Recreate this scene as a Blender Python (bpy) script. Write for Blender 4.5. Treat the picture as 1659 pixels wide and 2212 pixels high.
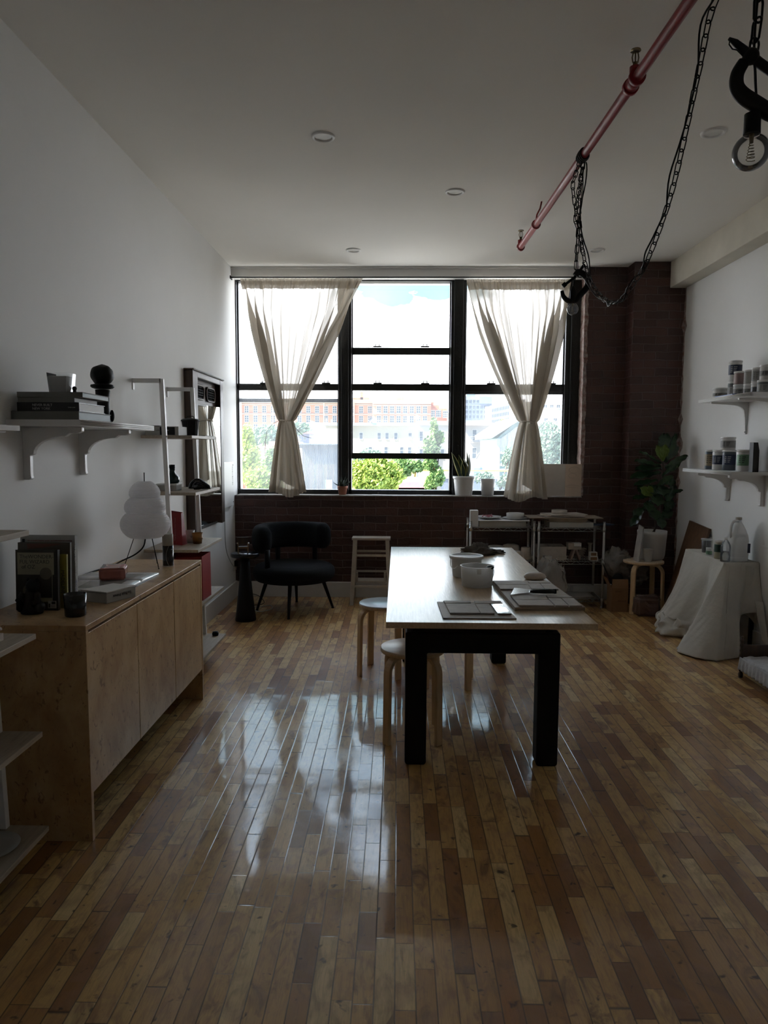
import bpy, bmesh, math, random
from mathutils import Vector, Matrix, noise as mnoise
PI = math.pi
random.seed(7)
SC = bpy.context.scene
COL = SC.collection
for o in list(bpy.data.objects): bpy.data.objects.remove(o)

# ------------------------------------------------------------------ camera
IMW, IMH, FPX = 1659, 2212, 1540.0
CAM_LOC = Vector((0, 0, 1.6))
_p, _y, _r = math.radians(5.2), math.radians(1.1), math.radians(0.25)
FWD = Vector((-math.sin(_y)*math.cos(_p), math.cos(_y)*math.cos(_p), -math.sin(_p)))
_R = Vector((math.cos(_y), math.sin(_y), 0)); _U = _R.cross(FWD)
RGT = _R*math.cos(_r) + _U*math.sin(_r)
UPV = -_R*math.sin(_r) + _U*math.cos(_r)
cd = bpy.data.cameras.new('camera')
cd.sensor_fit = 'VERTICAL'; cd.sensor_height = 24.0; cd.sensor_width = 18.0
cd.lens = FPX/IMH*24.0
cd.clip_start = 0.05; cd.clip_end = 500
cam = bpy.data.objects.new('camera', cd); COL.objects.link(cam)
cam.matrix_world = Matrix(((RGT.x, UPV.x, -FWD.x, 0), (RGT.y, UPV.y, -FWD.y, 0), (RGT.z, UPV.z, -FWD.z, 1.6), (0, 0, 0, 1)))
SC.camera = cam

def at(px, py, ax, val):
    """point of the real place seen in direction (px,py) that lies on the plane axis=val"""
    d = FWD + RGT*((px-IMW/2)/FPX) - UPV*((py-IMH/2)/FPX)
    t = (val-CAM_LOC[ax])/d[ax]
    return CAM_LOC + d*t

# ------------------------------------------------------------------ exposure
vs = SC.view_settings
vs.view_transform = 'Standard'; vs.look = 'None'; vs.gamma = 1.0; vs.use_curve_mapping = False
vs.exposure = 0.38

# ------------------------------------------------------------------ world
class NT:
    def __init__(s, tree): s.t = tree; s.n = tree.nodes; s.l = tree.links
    def new(s, kind, **kw):
        nd = s.n.new(kind)
        for k, v in kw.items():
            if k == 'inp':
                for kk, vv in v.items(): s.put(nd.inputs[kk], vv)
            else: setattr(nd, k, v)
        return nd
    def put(s, sock, v):
        if isinstance(v, bpy.types.NodeSocket): s.l.new(v, sock)
        else: sock.default_value = v
    def math(s, op, a, b=None, c=None, clamp=False):
        nd = s.n.new('ShaderNodeMath'); nd.operation = op; nd.use_clamp = clamp
        for i, v in enumerate((a, b, c)):
            if v is not None: s.put(nd.inputs[i], v)
        return nd.outputs[0]
    def mix(s, f, a, b, blend='MIX'):
        nd = s.n.new('ShaderNodeMix'); nd.data_type = 'RGBA'; nd.blend_type = blend
        s.put(nd.inputs[0], f); s.put(nd.inputs[6], c4(a)); s.put(nd.inputs[7], c4(b))
        return nd.outputs[2]
    def ramp(s, f, stops, interp='LINEAR'):
        nd = s.n.new('ShaderNodeValToRGB'); cr = nd.color_ramp; cr.interpolation = interp
        while len(cr.elements) < len(stops): cr.elements.new(0.5)
        for e, (p, c) in zip(cr.elements, stops):
            e.position = p; e.color = c4(c)
        s.put(nd.inputs[0], f); return nd.outputs[0]
    def noise(s, vec, scale, detail=3, rough=0.5, dist=0.0, w=None):
        nd = s.n.new('ShaderNodeTexNoise')
        nd.inputs['Scale'].default_value = scale; nd.inputs['Detail'].default_value = detail
        nd.inputs['Roughness'].default_value = rough; nd.inputs['Distortion'].default_value = dist
        if vec is not None: s.put(nd.inputs['Vector'], vec)
        return nd.outputs[0]
def c4(c):
    if isinstance(c, bpy.types.NodeSocket): return c
    if isinstance(c, (int, float)): return (c, c, c, 1)
    return (c[0], c[1], c[2], 1) if len(c) == 3 else c

W = bpy.data.worlds.new('sky'); SC.world = W; W.use_nodes = True
w = NT(W.node_tree); w.n.clear()
tc = w.new('ShaderNodeTexCoord')
sep = w.new('ShaderNodeSeparateXYZ', inp={0: tc.outputs['Generated']})
mp = w.new('ShaderNodeMapping', inp={0: tc.outputs['Generated']}); mp.inputs['Scale'].default_value = (1, 1, 2.2)
cl = w.noise(mp.outputs[0], 5.0, 6, 0.55)
gap_ = w.math('SUBTRACT', 1.0, w.math('MULTIPLY', w.math('ABSOLUTE', w.math('ADD', sep.outputs[0], 0.01)), 10.0), clamp=True)
zc = w.math('ADD', w.math('ADD', sep.outputs[2], w.math('MULTIPLY', gap_, 0.034)), w.math('MULTIPLY', w.math('SUBTRACT', cl, 0.5), 0.16))
blue = w.math('MULTIPLY', w.math('SUBTRACT', zc, 0.202), 45.0, clamp=True)
hi = w.math('MULTIPLY', w.math('SUBTRACT', sep.outputs[2], 0.3), 2.0, clamp=True)
blueness = w.math('MULTIPLY', blue, w.math('ADD', 1.0, w.math('MULTIPLY', hi, -0.45)))
ysep = w.math('MULTIPLY', w.math('ADD', sep.outputs[1], 0.15), 2.5, clamp=True)      # bright cloud bank ahead, clear blue sky behind
cloud = w.mix(ysep, (0.9, 1.1, 1.5), (8.6, 9.0, 9.6))
skycol = w.mix(blueness, cloud, w.mix(hi, (0.34, 0.78, 0.92), (1.6, 2.5, 4.2)))
bg = w.new('ShaderNodeBackground', inp={0: skycol, 1: 1.0})
wo = w.new('ShaderNodeOutputWorld', inp={0: bg.outputs[0]})

# ------------------------------------------------------------------ sun (behind the building, lights the facades across the yard)
sd = bpy.data.lights.new('sun', 'SUN'); sd.energy = 24.0; sd.angle = math.radians(0.6); sd.color = (1.0, 0.93, 0.8)
sun = bpy.data.objects.new('sun', sd); COL.objects.link(sun)
sun.rotation_euler = Vector((0.8, 0.24, -0.95)).to_track_quat('-Z', 'Y').to_euler()
sun['kind'] = 'structure'

# ------------------------------------------------------------------ object helpers
def tag(o, label=None, cat=None, group=None, kind=None):
    if label: o['label'] = label
    if cat: o['category'] = cat
    if group: o['group'] = group
    if kind: o['kind'] = kind
    return o
def thing(name, label, cat, loc=(0, 0, 0), rz=0.0, group=None):
    o = bpy.data.objects.new(name, None); COL.objects.link(o)
    o.empty_display_size = 0.05
    o.location = loc; o.rotation_euler = (0, 0, rz)
    return tag(o, label, cat, group)
def dup(root, loc=None, rz=None, label=None, group=None, scale=None):
    def cp(o, par):
        c = o.copy(); COL.objects.link(c); c.parent = par
        for ch in o.children: cp(ch, c)
        return c
    r = cp(root, None)
    if loc is not None: r.location = loc
    if rz is not None: r.rotation_euler = (0, 0, rz)
    if scale is not None: r.scale = scale
    if label: r['label'] = label
    if group: r['group'] = group
    return r

class MB:
    """collects vertices and faces, then links them as one mesh object"""
    def __init__(s): s.v = []; s.f = []; s.m = []; s.sm = []
    def add(s, vs, fs, m=0, smooth=False):
        b = len(s.v); s.v += [Vector(p) for p in vs]
        for f in fs: s.f.append([b+i for i in f]); s.m.append(m); s.sm.append(smooth)
        return s
    def box(s, lo, hi, m=0, mat=None):
        x0, y0, z0 = lo; x1, y1, z1 = hi
        vs = [(x0,y0,z0),(x1,y0,z0),(x1,y1,z0),(x0,y1,z0),(x0,y0,z1),(x1,y0,z1),(x1,y1,z1),(x0,y1,z1)]
        if mat is not None: vs = [mat @ Vector(p) for p in vs]
        return s.add(vs, [(0,3,2,1),(4,5,6,7),(0,1,5,4),(1,2,6,5),(2,3,7,6),(3,0,4,7)], m)
    def cbox(s, c, size, rz=0, m=0, rot=None):
        M = Matrix.Translation(c) @ (rot.to_4x4() if rot is not None else Matrix.Rotation(rz, 4, 'Z'))
        h = [k/2 for k in size]
        return s.box((-h[0], -h[1], -h[2]), (h[0], h[1], h[2]), m, M)
    def prism(s, pts, d, m=0):
        """polygon (list of 3d points) swept by vector d"""
        n = len(pts); d = Vector(d)
        vs = [Vector(p) for p in pts] + [Vector(p)+d for p in pts]
        fs = [tuple(range(n))[::-1], tuple(range(n, 2*n))]
        fs += [(i, (i+1) % n, n+(i+1) % n, n+i) for i in range(n)]
        return s.add(vs, fs, m)
    def lathe(s, prof, c=(0, 0, 0), seg=32, m=0, smooth=True, cap=True, sx=1, sy=1, axis=None, a0=0, a1=2*PI):
        """prof: list of (r, z)"""
        c = Vector(c); full = abs(a1-a0-2*PI) < 1e-6
        ns = seg if full else seg+1
        vs = []
        Q = Vector((0, 0, 1)).rotation_difference(Vector(axis)).to_matrix() if axis is not None else None
        for r, z in prof:
            for i in range(ns):
                a = a0+(a1-a0)*i/seg
                p = Vector((r*math.cos(a)*sx, r*math.sin(a)*sy, z))
                if Q: p = Q @ p
                vs.append(c+p)
        fs = []
        for j in range(len(prof)-1):
            for i in range(seg):
                k = (i+1) % ns
                fs.append((j*ns+i, j*ns+k, (j+1)*ns+k, (j+1)*ns+i))
        s.add(vs, fs, m, smooth)
        if cap:
            if prof[0][0] > 1e-6: s.add(vs[:ns], [tuple(range(ns))[::-1]], m)
            if prof[-1][0] > 1e-6: s.add(vs[-ns:], [tuple(range(ns))], m)
        return s
    def cyl(s, p0, p1, r, seg=12, r2=None, m=0, smooth=True, cap=True):
        p0 = Vector(p0); p1 = Vector(p1); d = p1-p0
        return s.lathe([(r, 0), (r if r2 is None else r2, d.length)], p0, seg, m, smooth, cap, axis=d.normalized())
    def tube(s, path, r, seg=8, m=0, closed=False, cap=True, flat=1.0):
        P = [Vector(p) for p in path]; n = len(P)
        rr = r if isinstance(r, (list, tuple)) else [r]*n
        vs = []; up = None
        for i in range(n):
            a = P[(i-1) % n] if (i > 0 or closed) else P[i]
            b = P[(i+1) % n] if (i < n-1 or closed) else P[i]
            t = (b-a).normalized()
            if up is None:
                ref = Vector((0, 0, 1)) if abs(t.z) < 0.9 else Vector((1, 0, 0))
                up = (ref - t*ref.dot(t)).normalized()
            else: up = (up - t*up.dot(t)).normalized()
            sd_ = t.cross(up)
            for k in range(seg):
                an = 2*PI*k/seg
                vs.append(P[i] + (sd_*math.cos(an)*flat + up*math.sin(an))*rr[i])
        fs = []
        for i in range(n if closed else n-1):
            j = (i+1) % n
            for k in range(seg):
                l = (k+1) % seg
                fs.append((i*seg+k, i*seg+l, j*seg+l, j*seg+k))
        s.add(vs, fs, m, True)
        if cap and not closed:
            s.add(vs[:seg], [tuple(range(seg))], m); s.add(vs[-seg:], [tuple(range(seg))[::-1]], m)
        return s
    def strip(s, path, w, t, wdir, m=0):
        """rectangular bar along path; w along wdir, t across"""
        P = [Vector(p) for p in path]; n = len(P); W_ = Vector(wdir).normalized(); vs = []
        for i in range(n):
            a = P[max(i-1, 0)]; b = P[min(i+1, n-1)]; tg = (b-a).normalized()
            nn = tg.cross(W_).normalized()
            for (u, v_) in ((-1, -1), (1, -1), (1, 1), (-1, 1)):
                vs.append(P[i] + W_*(u*w/2) + nn*(v_*t/2))
        fs = [(0, 1, 2, 3), tuple(4*(n-1)+k for k in (3, 2, 1, 0))]
        for i in range(n-1):
            for k in range(4):
                l = (k+1) % 4
                fs.append((i*4+k, (i+1)*4+k, (i+1)*4+l, i*4+l))
        return s.add(vs, fs, m)
    def ell(s, c, r, seg=20, rings=12, m=0, disp=0, seed=0, rot=None):
        vs = []; c = Vector(c)
        for j in range(rings+1):
            ph = PI*j/rings
            for i in range(seg):
                a = 2*PI*i/seg
                d = Vector((math.sin(ph)*math.cos(a), math.sin(ph)*math.sin(a), -math.cos(ph)))
                k = 1+disp*mnoise.noise(d*2.3+Vector((seed, seed*1.7, 0))) if disp else 1
                p = Vector((d.x*r[0], d.y*r[1], d.z*r[2]))*k
                if rot is not None: p = rot @ p
                vs.append(c+p)
        fs = []
        for j in range(rings):
            for i in range(seg):
                k = (i+1) % seg
                fs.append((j*seg+i, j*seg+k, (j+1)*seg+k, (j+1)*seg+i))
        return s.add(vs, fs, m, True)
    def grid(s, fn, nu, nv, m=0, smooth=True, closeu=False):
        vs = [fn(i/nu, j/nv) for j in range(nv+1) for i in range(nu+(0 if closeu else 1))]
        n1 = nu if closeu else nu+1; fs = []
        for j in range(nv):
            for i in range(nu):
                k = (i+1) % n1
                fs.append((j*n1+i, j*n1+k, (j+1)*n1+k, (j+1)*n1+i))
        return s.add(vs, fs, m, smooth)
    def quad(s, a, b, c, d, m=0): return s.add([a, b, c, d], [(0, 1, 2, 3)], m)
    def build(s, name, mats, parent=None, bevel=0, local=False, solid=0, sub=0, merge=True, **kw):
        me = bpy.data.meshes.new(name)
        vs = s.v
        root = parent
        while root is not None and root.parent is not None: root = root.parent
        if root is not None and not local:
            R_ = Matrix.Translation(root.location) @ root.rotation_euler.to_matrix().to_4x4()
            inv = R_.inverted(); vs = [inv @ p for p in vs]
        me.from_pydata([tuple(p) for p in vs], [], s.f)
        if not isinstance(mats, (list, tuple)): mats = [mats]
        for m in mats: me.materials.append(m)
        me.polygons.foreach_set('material_index', s.m)
        me.polygons.foreach_set('use_smooth', s.sm)
        if merge:
            bm = bmesh.new(); bm.from_mesh(me)
            bmesh.ops.remove_doubles(bm, verts=bm.verts, dist=1e-5)
            bmesh.ops.recalc_face_normals(bm, faces=bm.faces)
            bm.to_mesh(me); bm.free()
        me.update()
        o = bpy.data.objects.new(name, me); COL.objects.link(o)
        if parent is not None: o.parent = parent
        if solid:
            md = o.modifiers.new('t', 'SOLIDIFY'); md.thickness = solid; md.offset = 0
        if bevel:
            md = o.modifiers.new('b', 'BEVEL'); md.width = bevel; md.segments = 2; md.limit_method = 'ANGLE'; md.angle_limit = math.radians(40)
        if sub:
            md = o.modifiers.new('s', 'SUBSURF'); md.levels = sub; md.render_levels = sub
        return tag(o, **kw)

def text(txt, size, org, right, up, mat, parent, name='lettering', align='LEFT', ext=0.0004, sx=1.0, font_off=0.0):
    """raised lettering laid on a surface; org = left end of the base line"""
    cu = bpy.data.curves.new('t', 'FONT'); cu.body = txt; cu.size = size; cu.extrude = ext; cu.align_x = align
    cu.offset = font_off; cu.resolution_u = 2
    ob = bpy.data.objects.new('t', cu); COL.objects.link(ob)
    bpy.context.view_layer.update()
    me = bpy.data.meshes.new_from_object(ob.evaluated_get(bpy.context.evaluated_depsgraph_get()))
    bpy.data.objects.remove(ob); bpy.data.curves.remove(cu)
    r = Vector(right).normalized(); u = Vector(up).normalized(); n = r.cross(u)
    M = Matrix(((r.x*sx, u.x, n.x, org[0]), (r.y*sx, u.y, n.y, org[1]), (r.z*sx, u.z, n.z, org[2]), (0, 0, 0, 1)))
    root = parent
    while root is not None and root.parent is not None: root = root.parent
    if root is not None:
        M = (Matrix.Translation(root.location) @ root.rotation_euler.to_matrix().to_4x4()).inverted() @ M
    me.transform(M); me.materials.clear(); me.materials.append(mat)
    o = bpy.data.objects.new(name, me); COL.objects.link(o); o.parent = parent
    return o

# ------------------------------------------------------------------ materials
def mat(name, col, rough=0.5, metal=0.0, var=0.12, vscale=8.0, bump=0.0, bscale=40.0, coat=0.0, col2=None, spec=0.5, sheen=0.0, trans=0.0, ior=1.45):
    m = bpy.data.materials.new(name); m.use_nodes = True
    t = NT(m.node_tree); bs = t.n['Principled BSDF']
    tc = t.new('ShaderNodeTexCoord')
    f = t.noise(tc.outputs['Object'], vscale, 4, 0.6)
    if col2 is None: col2 = tuple(k*(1-var*2) for k in col)
    f2 = t.math('MULTIPLY', t.math('SUBTRACT', f, 0.3), 2.2, clamp=True)
    t.put(bs.inputs['Base Color'], t.mix(f2, col2, col))
    bs.inputs['Roughness'].default_value = rough; bs.inputs['Metallic'].default_value = metal
    bs.inputs['Specular IOR Level'].default_value = spec
    bs.inputs['Coat Weight'].default_value = coat; bs.inputs['Coat Roughness'].default_value = 0.1
    bs.inputs['Sheen Weight'].default_value = sheen
    bs.inputs['Transmission Weight'].default_value = trans; bs.inputs['IOR'].default_value = ior
    if bump:
        b = t.new('ShaderNodeBump'); b.inputs['Strength'].default_value = bump; b.inputs['Distance'].default_value = 0.01
        t.put(b.inputs['Height'], t.noise(tc.outputs['Object'], bscale, 4, 0.6)); t.put(bs.inputs['Normal'], b.outputs[0])
    return m

def mat_wood(name, c1, c2, axis=1, scale=6.0, rough=0.4, stretch=12.0, coat=0.0, bump=0.05):
    m = bpy.data.materials.new(name); m.use_nodes = True
    t = NT(m.node_tree); bs = t.n['Principled BSDF']
    tc = t.new('ShaderNodeTexCoord'); mp = t.new('ShaderNodeMapping', inp={0: tc.outputs['Object']})
    sc_ = [stretch]*3; sc_[axis] = 1.0; mp.inputs['Scale'].default_value = sc_
    f = t.noise(mp.outputs[0], scale, 5, 0.6, 0.6)
    t.put(bs.inputs['Base Color'], t.ramp(f, [(0.3, c2), (0.65, c1)]))
    bs.inputs['Roughness'].default_value = rough; bs.inputs['Coat Weight'].default_value = coat; bs.inputs['Coat Roughness'].default_value = 0.2
    b = t.new('ShaderNodeBump'); b.inputs['Strength'].default_value = bump; b.inputs['Distance'].default_value = 0.003
    t.put(b.inputs['Height'], f); t.put(bs.inputs['Normal'], b.outputs[0])
    return m

def mat_glass(name, tint=(1, 1, 1), gloss=0.08, film=0.0, rough=0.02):
    m = bpy.data.materials.new(name); m.use_nodes = True
    t = NT(m.node_tree); t.n.clear()
    tr = t.new('ShaderNodeBsdfTransparent', inp={0: c4(tint)})
    gl = t.new('ShaderNodeBsdfGlossy'); gl.inputs['Roughness'].default_value = rough
    fr = t.new('ShaderNodeFresnel'); fr.inputs[0].default_value = 1.45
    mx = t.new('ShaderNodeMixShader'); t.put(mx.inputs[0], t.math('MULTIPLY', fr.outputs[0], gloss*10, clamp=True))
    t.put(mx.inputs[1], tr.outputs[0]); t.put(mx.inputs[2], gl.outputs[0])
    out = mx.outputs[0]
    if film:
        tc = t.new('ShaderNodeTexCoord')
        n_ = t.noise(tc.outputs['Object'], 1.7, 3, 0.5)
        dust = t.new('ShaderNodeBsdfTranslucent', inp={0: (0.95, 0.97, 1.0, 1)})
        mx2 = t.new('ShaderNodeMixShader'); t.put(mx2.inputs[0], t.math('MULTIPLY', n_, film*2, clamp=True))
        t.put(mx2.inputs[1], out); t.put(mx2.inputs[2], dust.outputs[0]); out = mx2.outputs[0]
    o = t.new('ShaderNodeOutputMaterial', inp={0: out})
    return m

def mat_floor():
    m = bpy.data.materials.new('varnished_plank_floor'); m.use_nodes = True
    t = NT(m.node_tree); bs = t.n['Principled BSDF']
    tc = t.new('ShaderNodeTexCoord'); sp = t.new('ShaderNodeSeparateXYZ', inp={0: tc.outputs['Object']})
    X, Y = sp.outputs[0], sp.outputs[1]
    PW = 0.0615
    u = t.math('DIVIDE', X, PW); ix = t.math('FLOOR', u); fx = t.math('SUBTRACT', u, ix)
    wn = t.new('ShaderNodeTexWhiteNoise', noise_dimensions='1D', inp={'W': ix})
    sepc = t.new('ShaderNodeSeparateColor', inp={0: wn.outputs[1]})
    # plank length differs per row and wobbles along it
    yy = t.math('ADD', t.math('DIVIDE', Y, t.math('ADD', 0.26, t.math('MULTIPLY', sepc.outputs[0], 0.24))), t.math('MULTIPLY', sepc.outputs[1], 37.0))
    yy = t.math('ADD', yy, t.math('MULTIPLY', t.math('SINE', t.math('MULTIPLY', yy, 2.3)), 0.28))
    iy = t.math('FLOOR', yy); fy = t.math('SUBTRACT', yy, iy)
    cell = t.new('ShaderNodeCombineXYZ', inp={0: ix, 1: iy})
    w2 = t.new('ShaderNodeTexWhiteNoise', noise_dimensions='2D', inp={'Vector': cell.outputs[0]})
    s2 = t.new('ShaderNodeSeparateColor', inp={0: w2.outputs[1]})
    r1, r2, r3 = s2.outputs
    # grain, shifted per plank
    off = t.new('ShaderNodeVectorMath', operation='MULTIPLY_ADD', inp={0: w2.outputs[1], 1: (31, 17, 5), 2: tc.outputs['Object']})
    mp = t.new('ShaderNodeMapping', inp={0: off.outputs[0]}); mp.inputs['Scale'].default_value = (1, 0.10, 1)
    g1 = t.noise(mp.outputs[0], 90, 5, 0.6, 0.5)
    mp2 = t.new('ShaderNodeMapping', inp={0: off.outputs[0]}); mp2.inputs['Scale'].default_value = (1, 0.38, 1)
    g2 = t.noise(mp2.outputs[0], 15, 4, 0.62, 1.2)
    g3 = t.noise(off.outputs[0], 26, 2, 0.5, 0.4)
    base = t.ramp(r1, [(0.0, (0.27, 0.11, 0.030)), (0.12, (0.44, 0.215, 0.062)), (0.40, (0.64, 0.375, 0.125)), (0.75, (0.75, 0.48, 0.18)), (1.0, (0.84, 0.61, 0.28))])
    col = t.mix(t.math('MULTIPLY', t.math('SUBTRACT', g1, 0.5), 1.6, clamp=True), base, (0.24, 0.12, 0.05))
    stain = t.math('MULTIPLY', t.math('SUBTRACT', g2, 0.485), 5.0, clamp=True)
    col = t.mix(t.math('MULTIPLY', stain, t.math('ADD', 0.35, t.math('MULTIPLY', r2, 0.55))), col, (0.17, 0.075, 0.035))
    g4 = t.noise(off.outputs[0], 7, 3, 0.6, 0.8)
    col = t.mix(t.math('MULTIPLY', t.math('MULTIPLY', t.math('SUBTRACT', g4, 0.5), 6.0, clamp=True), 0.38), col, (0.40, 0.20, 0.12))
    mp5 = t.new('ShaderNodeMapping', inp={0: off.outputs[0]}); mp5.inputs['Scale'].default_value = (1, 0.05, 1)
    g5 = t.noise(mp5.outputs[0], 240, 3, 0.7, 0.3)
    col = t.mix(t.math('MULTIPLY', t.math('SUBTRACT', g5, 0.47), 1.5, clamp=True), col, t.mix(0.5, col, (0.10, 0.045, 0.02)))
    knot = t.math('MULTIPLY', t.math('SUBTRACT', g3, 0.665), 12.0, clamp=True)
    col = t.mix(t.math('MULTIPLY', knot, 0.85), col, (0.05, 0.022, 0.012))
    ex = t.math('MINIMUM', fx, t.math('SUBTRACT', 1.0, fx))
    ey = t.math('MULTIPLY', t.math('MINIMUM', fy, t.math('SUBTRACT', 1.0, fy)), 7.5)
    e = t.math('MINIMUM', ex, ey)
    gap = t.math('SUBTRACT', 1.0, t.math('MULTIPLY', e, 19.0, clamp=True), clamp=True)
    col = t.mix(t.math('MULTIPLY', gap, 0.9), col, (0.03, 0.014, 0.008))
    t.put(bs.inputs['Base Color'], col)
    # varnish: gloss differs per plank; worn streaks along the boards
    mp3 = t.new('ShaderNodeMapping', inp={0: tc.outputs['Object']}); mp3.inputs['Scale'].default_value = (1, 0.12, 1)
    worn = t.noise(mp3.outputs[0], 30, 4, 0.7)
    wet = t.noise(tc.outputs['Object'], 1.3, 4, 0.6)
    bs.inputs['Roughness'].default_value = 0.5
    bs.inputs['Coat Weight'].default_value = 1.0; bs.inputs['Coat IOR'].default_value = 1.5
    cr = t.math('ADD', 0.02, t.math('MULTIPLY', worn, 0.09))
    cr = t.math('ADD', cr, t.math('MULTIPLY', t.math('MULTIPLY', t.math('SUBTRACT', wet, 0.48), 6.0, clamp=True), 0.10))
    t.put(bs.inputs['Coat Roughness'], cr)
    pud = t.noise(tc.outputs['Object'], 22, 3, 0.6, 1.5)
    hgt = t.math('ADD', t.math('MULTIPLY', gap, -0.22), t.math('MULTIPLY', t.noise(tc.outputs['Object'], 3.2, 2, 0.5), 1.6))
    hgt = t.math('ADD', hgt, t.math('MULTIPLY', worn, 0.05))
    hgt = t.math('ADD', hgt, t.math('MULTIPLY', r3, 0.10))
    hgt = t.math('ADD', hgt, t.math('MULTIPLY', t.math('MULTIPLY', t.math('SUBTRACT', wet, 0.5), 8.0, clamp=True), t.math('MULTIPLY', pud, 0.5)))
    b = t.new('ShaderNodeBump'); b.inputs['Strength'].default_value = 0.5; b.inputs['Distance'].default_value = 0.0022
    t.put(b.inputs['Height'], hgt)
    t.put(bs.inputs['Coat Normal'], b.outputs[0]); t.put(bs.inputs['Normal'], b.outputs[0])
    return m

def mat_brick(name, axes='XZ', c1=(0.048, 0.018, 0.014), c2=(0.085, 0.034, 0.026), mortar=(0.13, 0.088, 0.076), rough=0.36):
    m = bpy.data.materials.new(name); m.use_nodes = True
    t = NT(m.node_tree); bs = t.n['Principled BSDF']
    tc = t.new('ShaderNodeTexCoord'); sp = t.new('ShaderNodeSeparateXYZ', inp={0: tc.outputs['Object']})
    wob = t.noise(tc.outputs['Object'], 7, 3, 0.5)
    wz = t.math('MULTIPLY', t.math('SUBTRACT', wob, 0.5), 0.03)
    a = t.math('ADD', sp.outputs[0], sp.outputs[1])
    cb = t.new('ShaderNodeCombineXYZ', inp={0: t.math('ADD', a, wz), 1: t.math('ADD', sp.outputs[2], wz)})
    br = t.new('ShaderNodeTexBrick', inp={'Vector': cb.outputs[0]})
    br.inputs['Scale'].default_value = 1.0; br.inputs['Brick Width'].default_value = 0.235; br.inputs['Row Height'].default_value = 0.080
    br.inputs['Mortar Size'].default_value = 0.006; br.inputs['Mortar Smooth'].default_value = 0.6
    br.inputs['Color1'].default_value = c4(c1); br.inputs['Color2'].default_value = c4(c2); br.inputs['Mortar'].default_value = c4(mortar)
    blot = t.noise(tc.outputs['Object'], 2.5, 5, 0.6)
    col = t.mix(t.math('MULTIPLY', t.math('SUBTRACT', blot, 0.5), 2.5, clamp=True), br.outputs[0], (0.05, 0.035, 0.03))
    sp2 = t.noise(tc.outputs['Object'], 19, 5, 0.75, 0.8)
    col = t.mix(t.math('MULTIPLY', t.math('SUBTRACT', sp2, 0.69), 9.0, clamp=True), col, (0.38, 0.30, 0.26))
    t.put(bs.inputs['Base Color'], col); bs.inputs['Roughness'].default_value = rough
    b = t.new('ShaderNodeBump'); b.inputs['Strength'].default_value = 0.9; b.inputs['Distance'].default_value = 0.012
    h = t.math('ADD', t.math('MULTIPLY', br.outputs[1], -1.0), t.math('MULTIPLY', t.noise(tc.outputs['Object'], 25, 5, 0.65), 1.1))
    t.put(b.inputs['Height'], h); t.put(bs.inputs['Normal'], b.outputs[0])
    return m

def mat_burl():
    m = bpy.data.materials.new('pale_burl_veneer'); m.use_nodes = True
    t = NT(m.node_tree); bs = t.n['Principled BSDF']
    tc = t.new('ShaderNodeTexCoord'); mp = t.new('ShaderNodeMapping', inp={0: tc.outputs['Object']}); mp.inputs['Scale'].default_value = (1, 1, 0.6)
    a = t.noise(mp.outputs[0], 5, 5, 0.6, 0.8)
    col = t.ramp(a, [(0.3, (0.38, 0.21, 0.09)), (0.55, (0.54, 0.35, 0.17)), (0.75, (0.62, 0.44, 0.25))])
    b = t.noise(mp.outputs[0], 42, 3, 0.6, 1.0)
    col = t.mix(t.math('MULTIPLY', t.math('MULTIPLY', t.math('SUBTRACT', b, 0.60), 14.0, clamp=True), 0.75), col, (0.17, 0.08, 0.03))
    d = t.noise(mp.outputs[0], 14, 4, 0.6, 1.6)
    col = t.mix(t.math('MULTIPLY', t.math('MULTIPLY', t.math('SUBTRACT', d, 0.55), 5.0, clamp=True), 0.35), col, (0.28, 0.14, 0.06))
    t.put(bs.inputs['Base Color'], col); bs.inputs['Roughness'].default_value = 0.36
    return m

def mat_curtain():
    m = bpy.data.materials.new('sheer_linen'); m.use_nodes = True
    t = NT(m.node_tree); t.n.clear()
    tc = t.new('ShaderNodeTexCoord')
    n_ = t.noise(tc.outputs['Object'], 260, 2, 0.6)
    colr = t.mix(n_, (0.58, 0.52, 0.44), (0.70, 0.64, 0.55))
    df = t.new('ShaderNodeBsdfDiffuse', inp={0: colr}); tl = t.new('ShaderNodeBsdfTranslucent', inp={0: colr})
    tr = t.new('ShaderNodeBsdfTransparent', inp={0: (0.97, 0.95, 0.92, 1)})
    m1 = t.new('ShaderNodeMixShader', inp={0: 0.22}); t.put(m1.inputs[1], df.outputs[0]); t.put(m1.inputs[2], tl.outputs[0])
    # the thread is see-through face on and closes up seen edge on
    lw = t.new('ShaderNodeLayerWeight'); lw.inputs[0].default_value = 0.5
    op = t.math('MULTIPLY', t.math('POWER', t.math('SUBTRACT', 1.0, lw.outputs[1]), 1.6), 0.13, clamp=True)
    m2 = t.new('ShaderNodeMixShader', inp={0: op}); t.put(m2.inputs[1], m1.outputs[0]); t.put(m2.inputs[2], tr.outputs[0])
    t.new('ShaderNodeOutputMaterial', inp={0: m2.outputs[0]})
    return m

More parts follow.
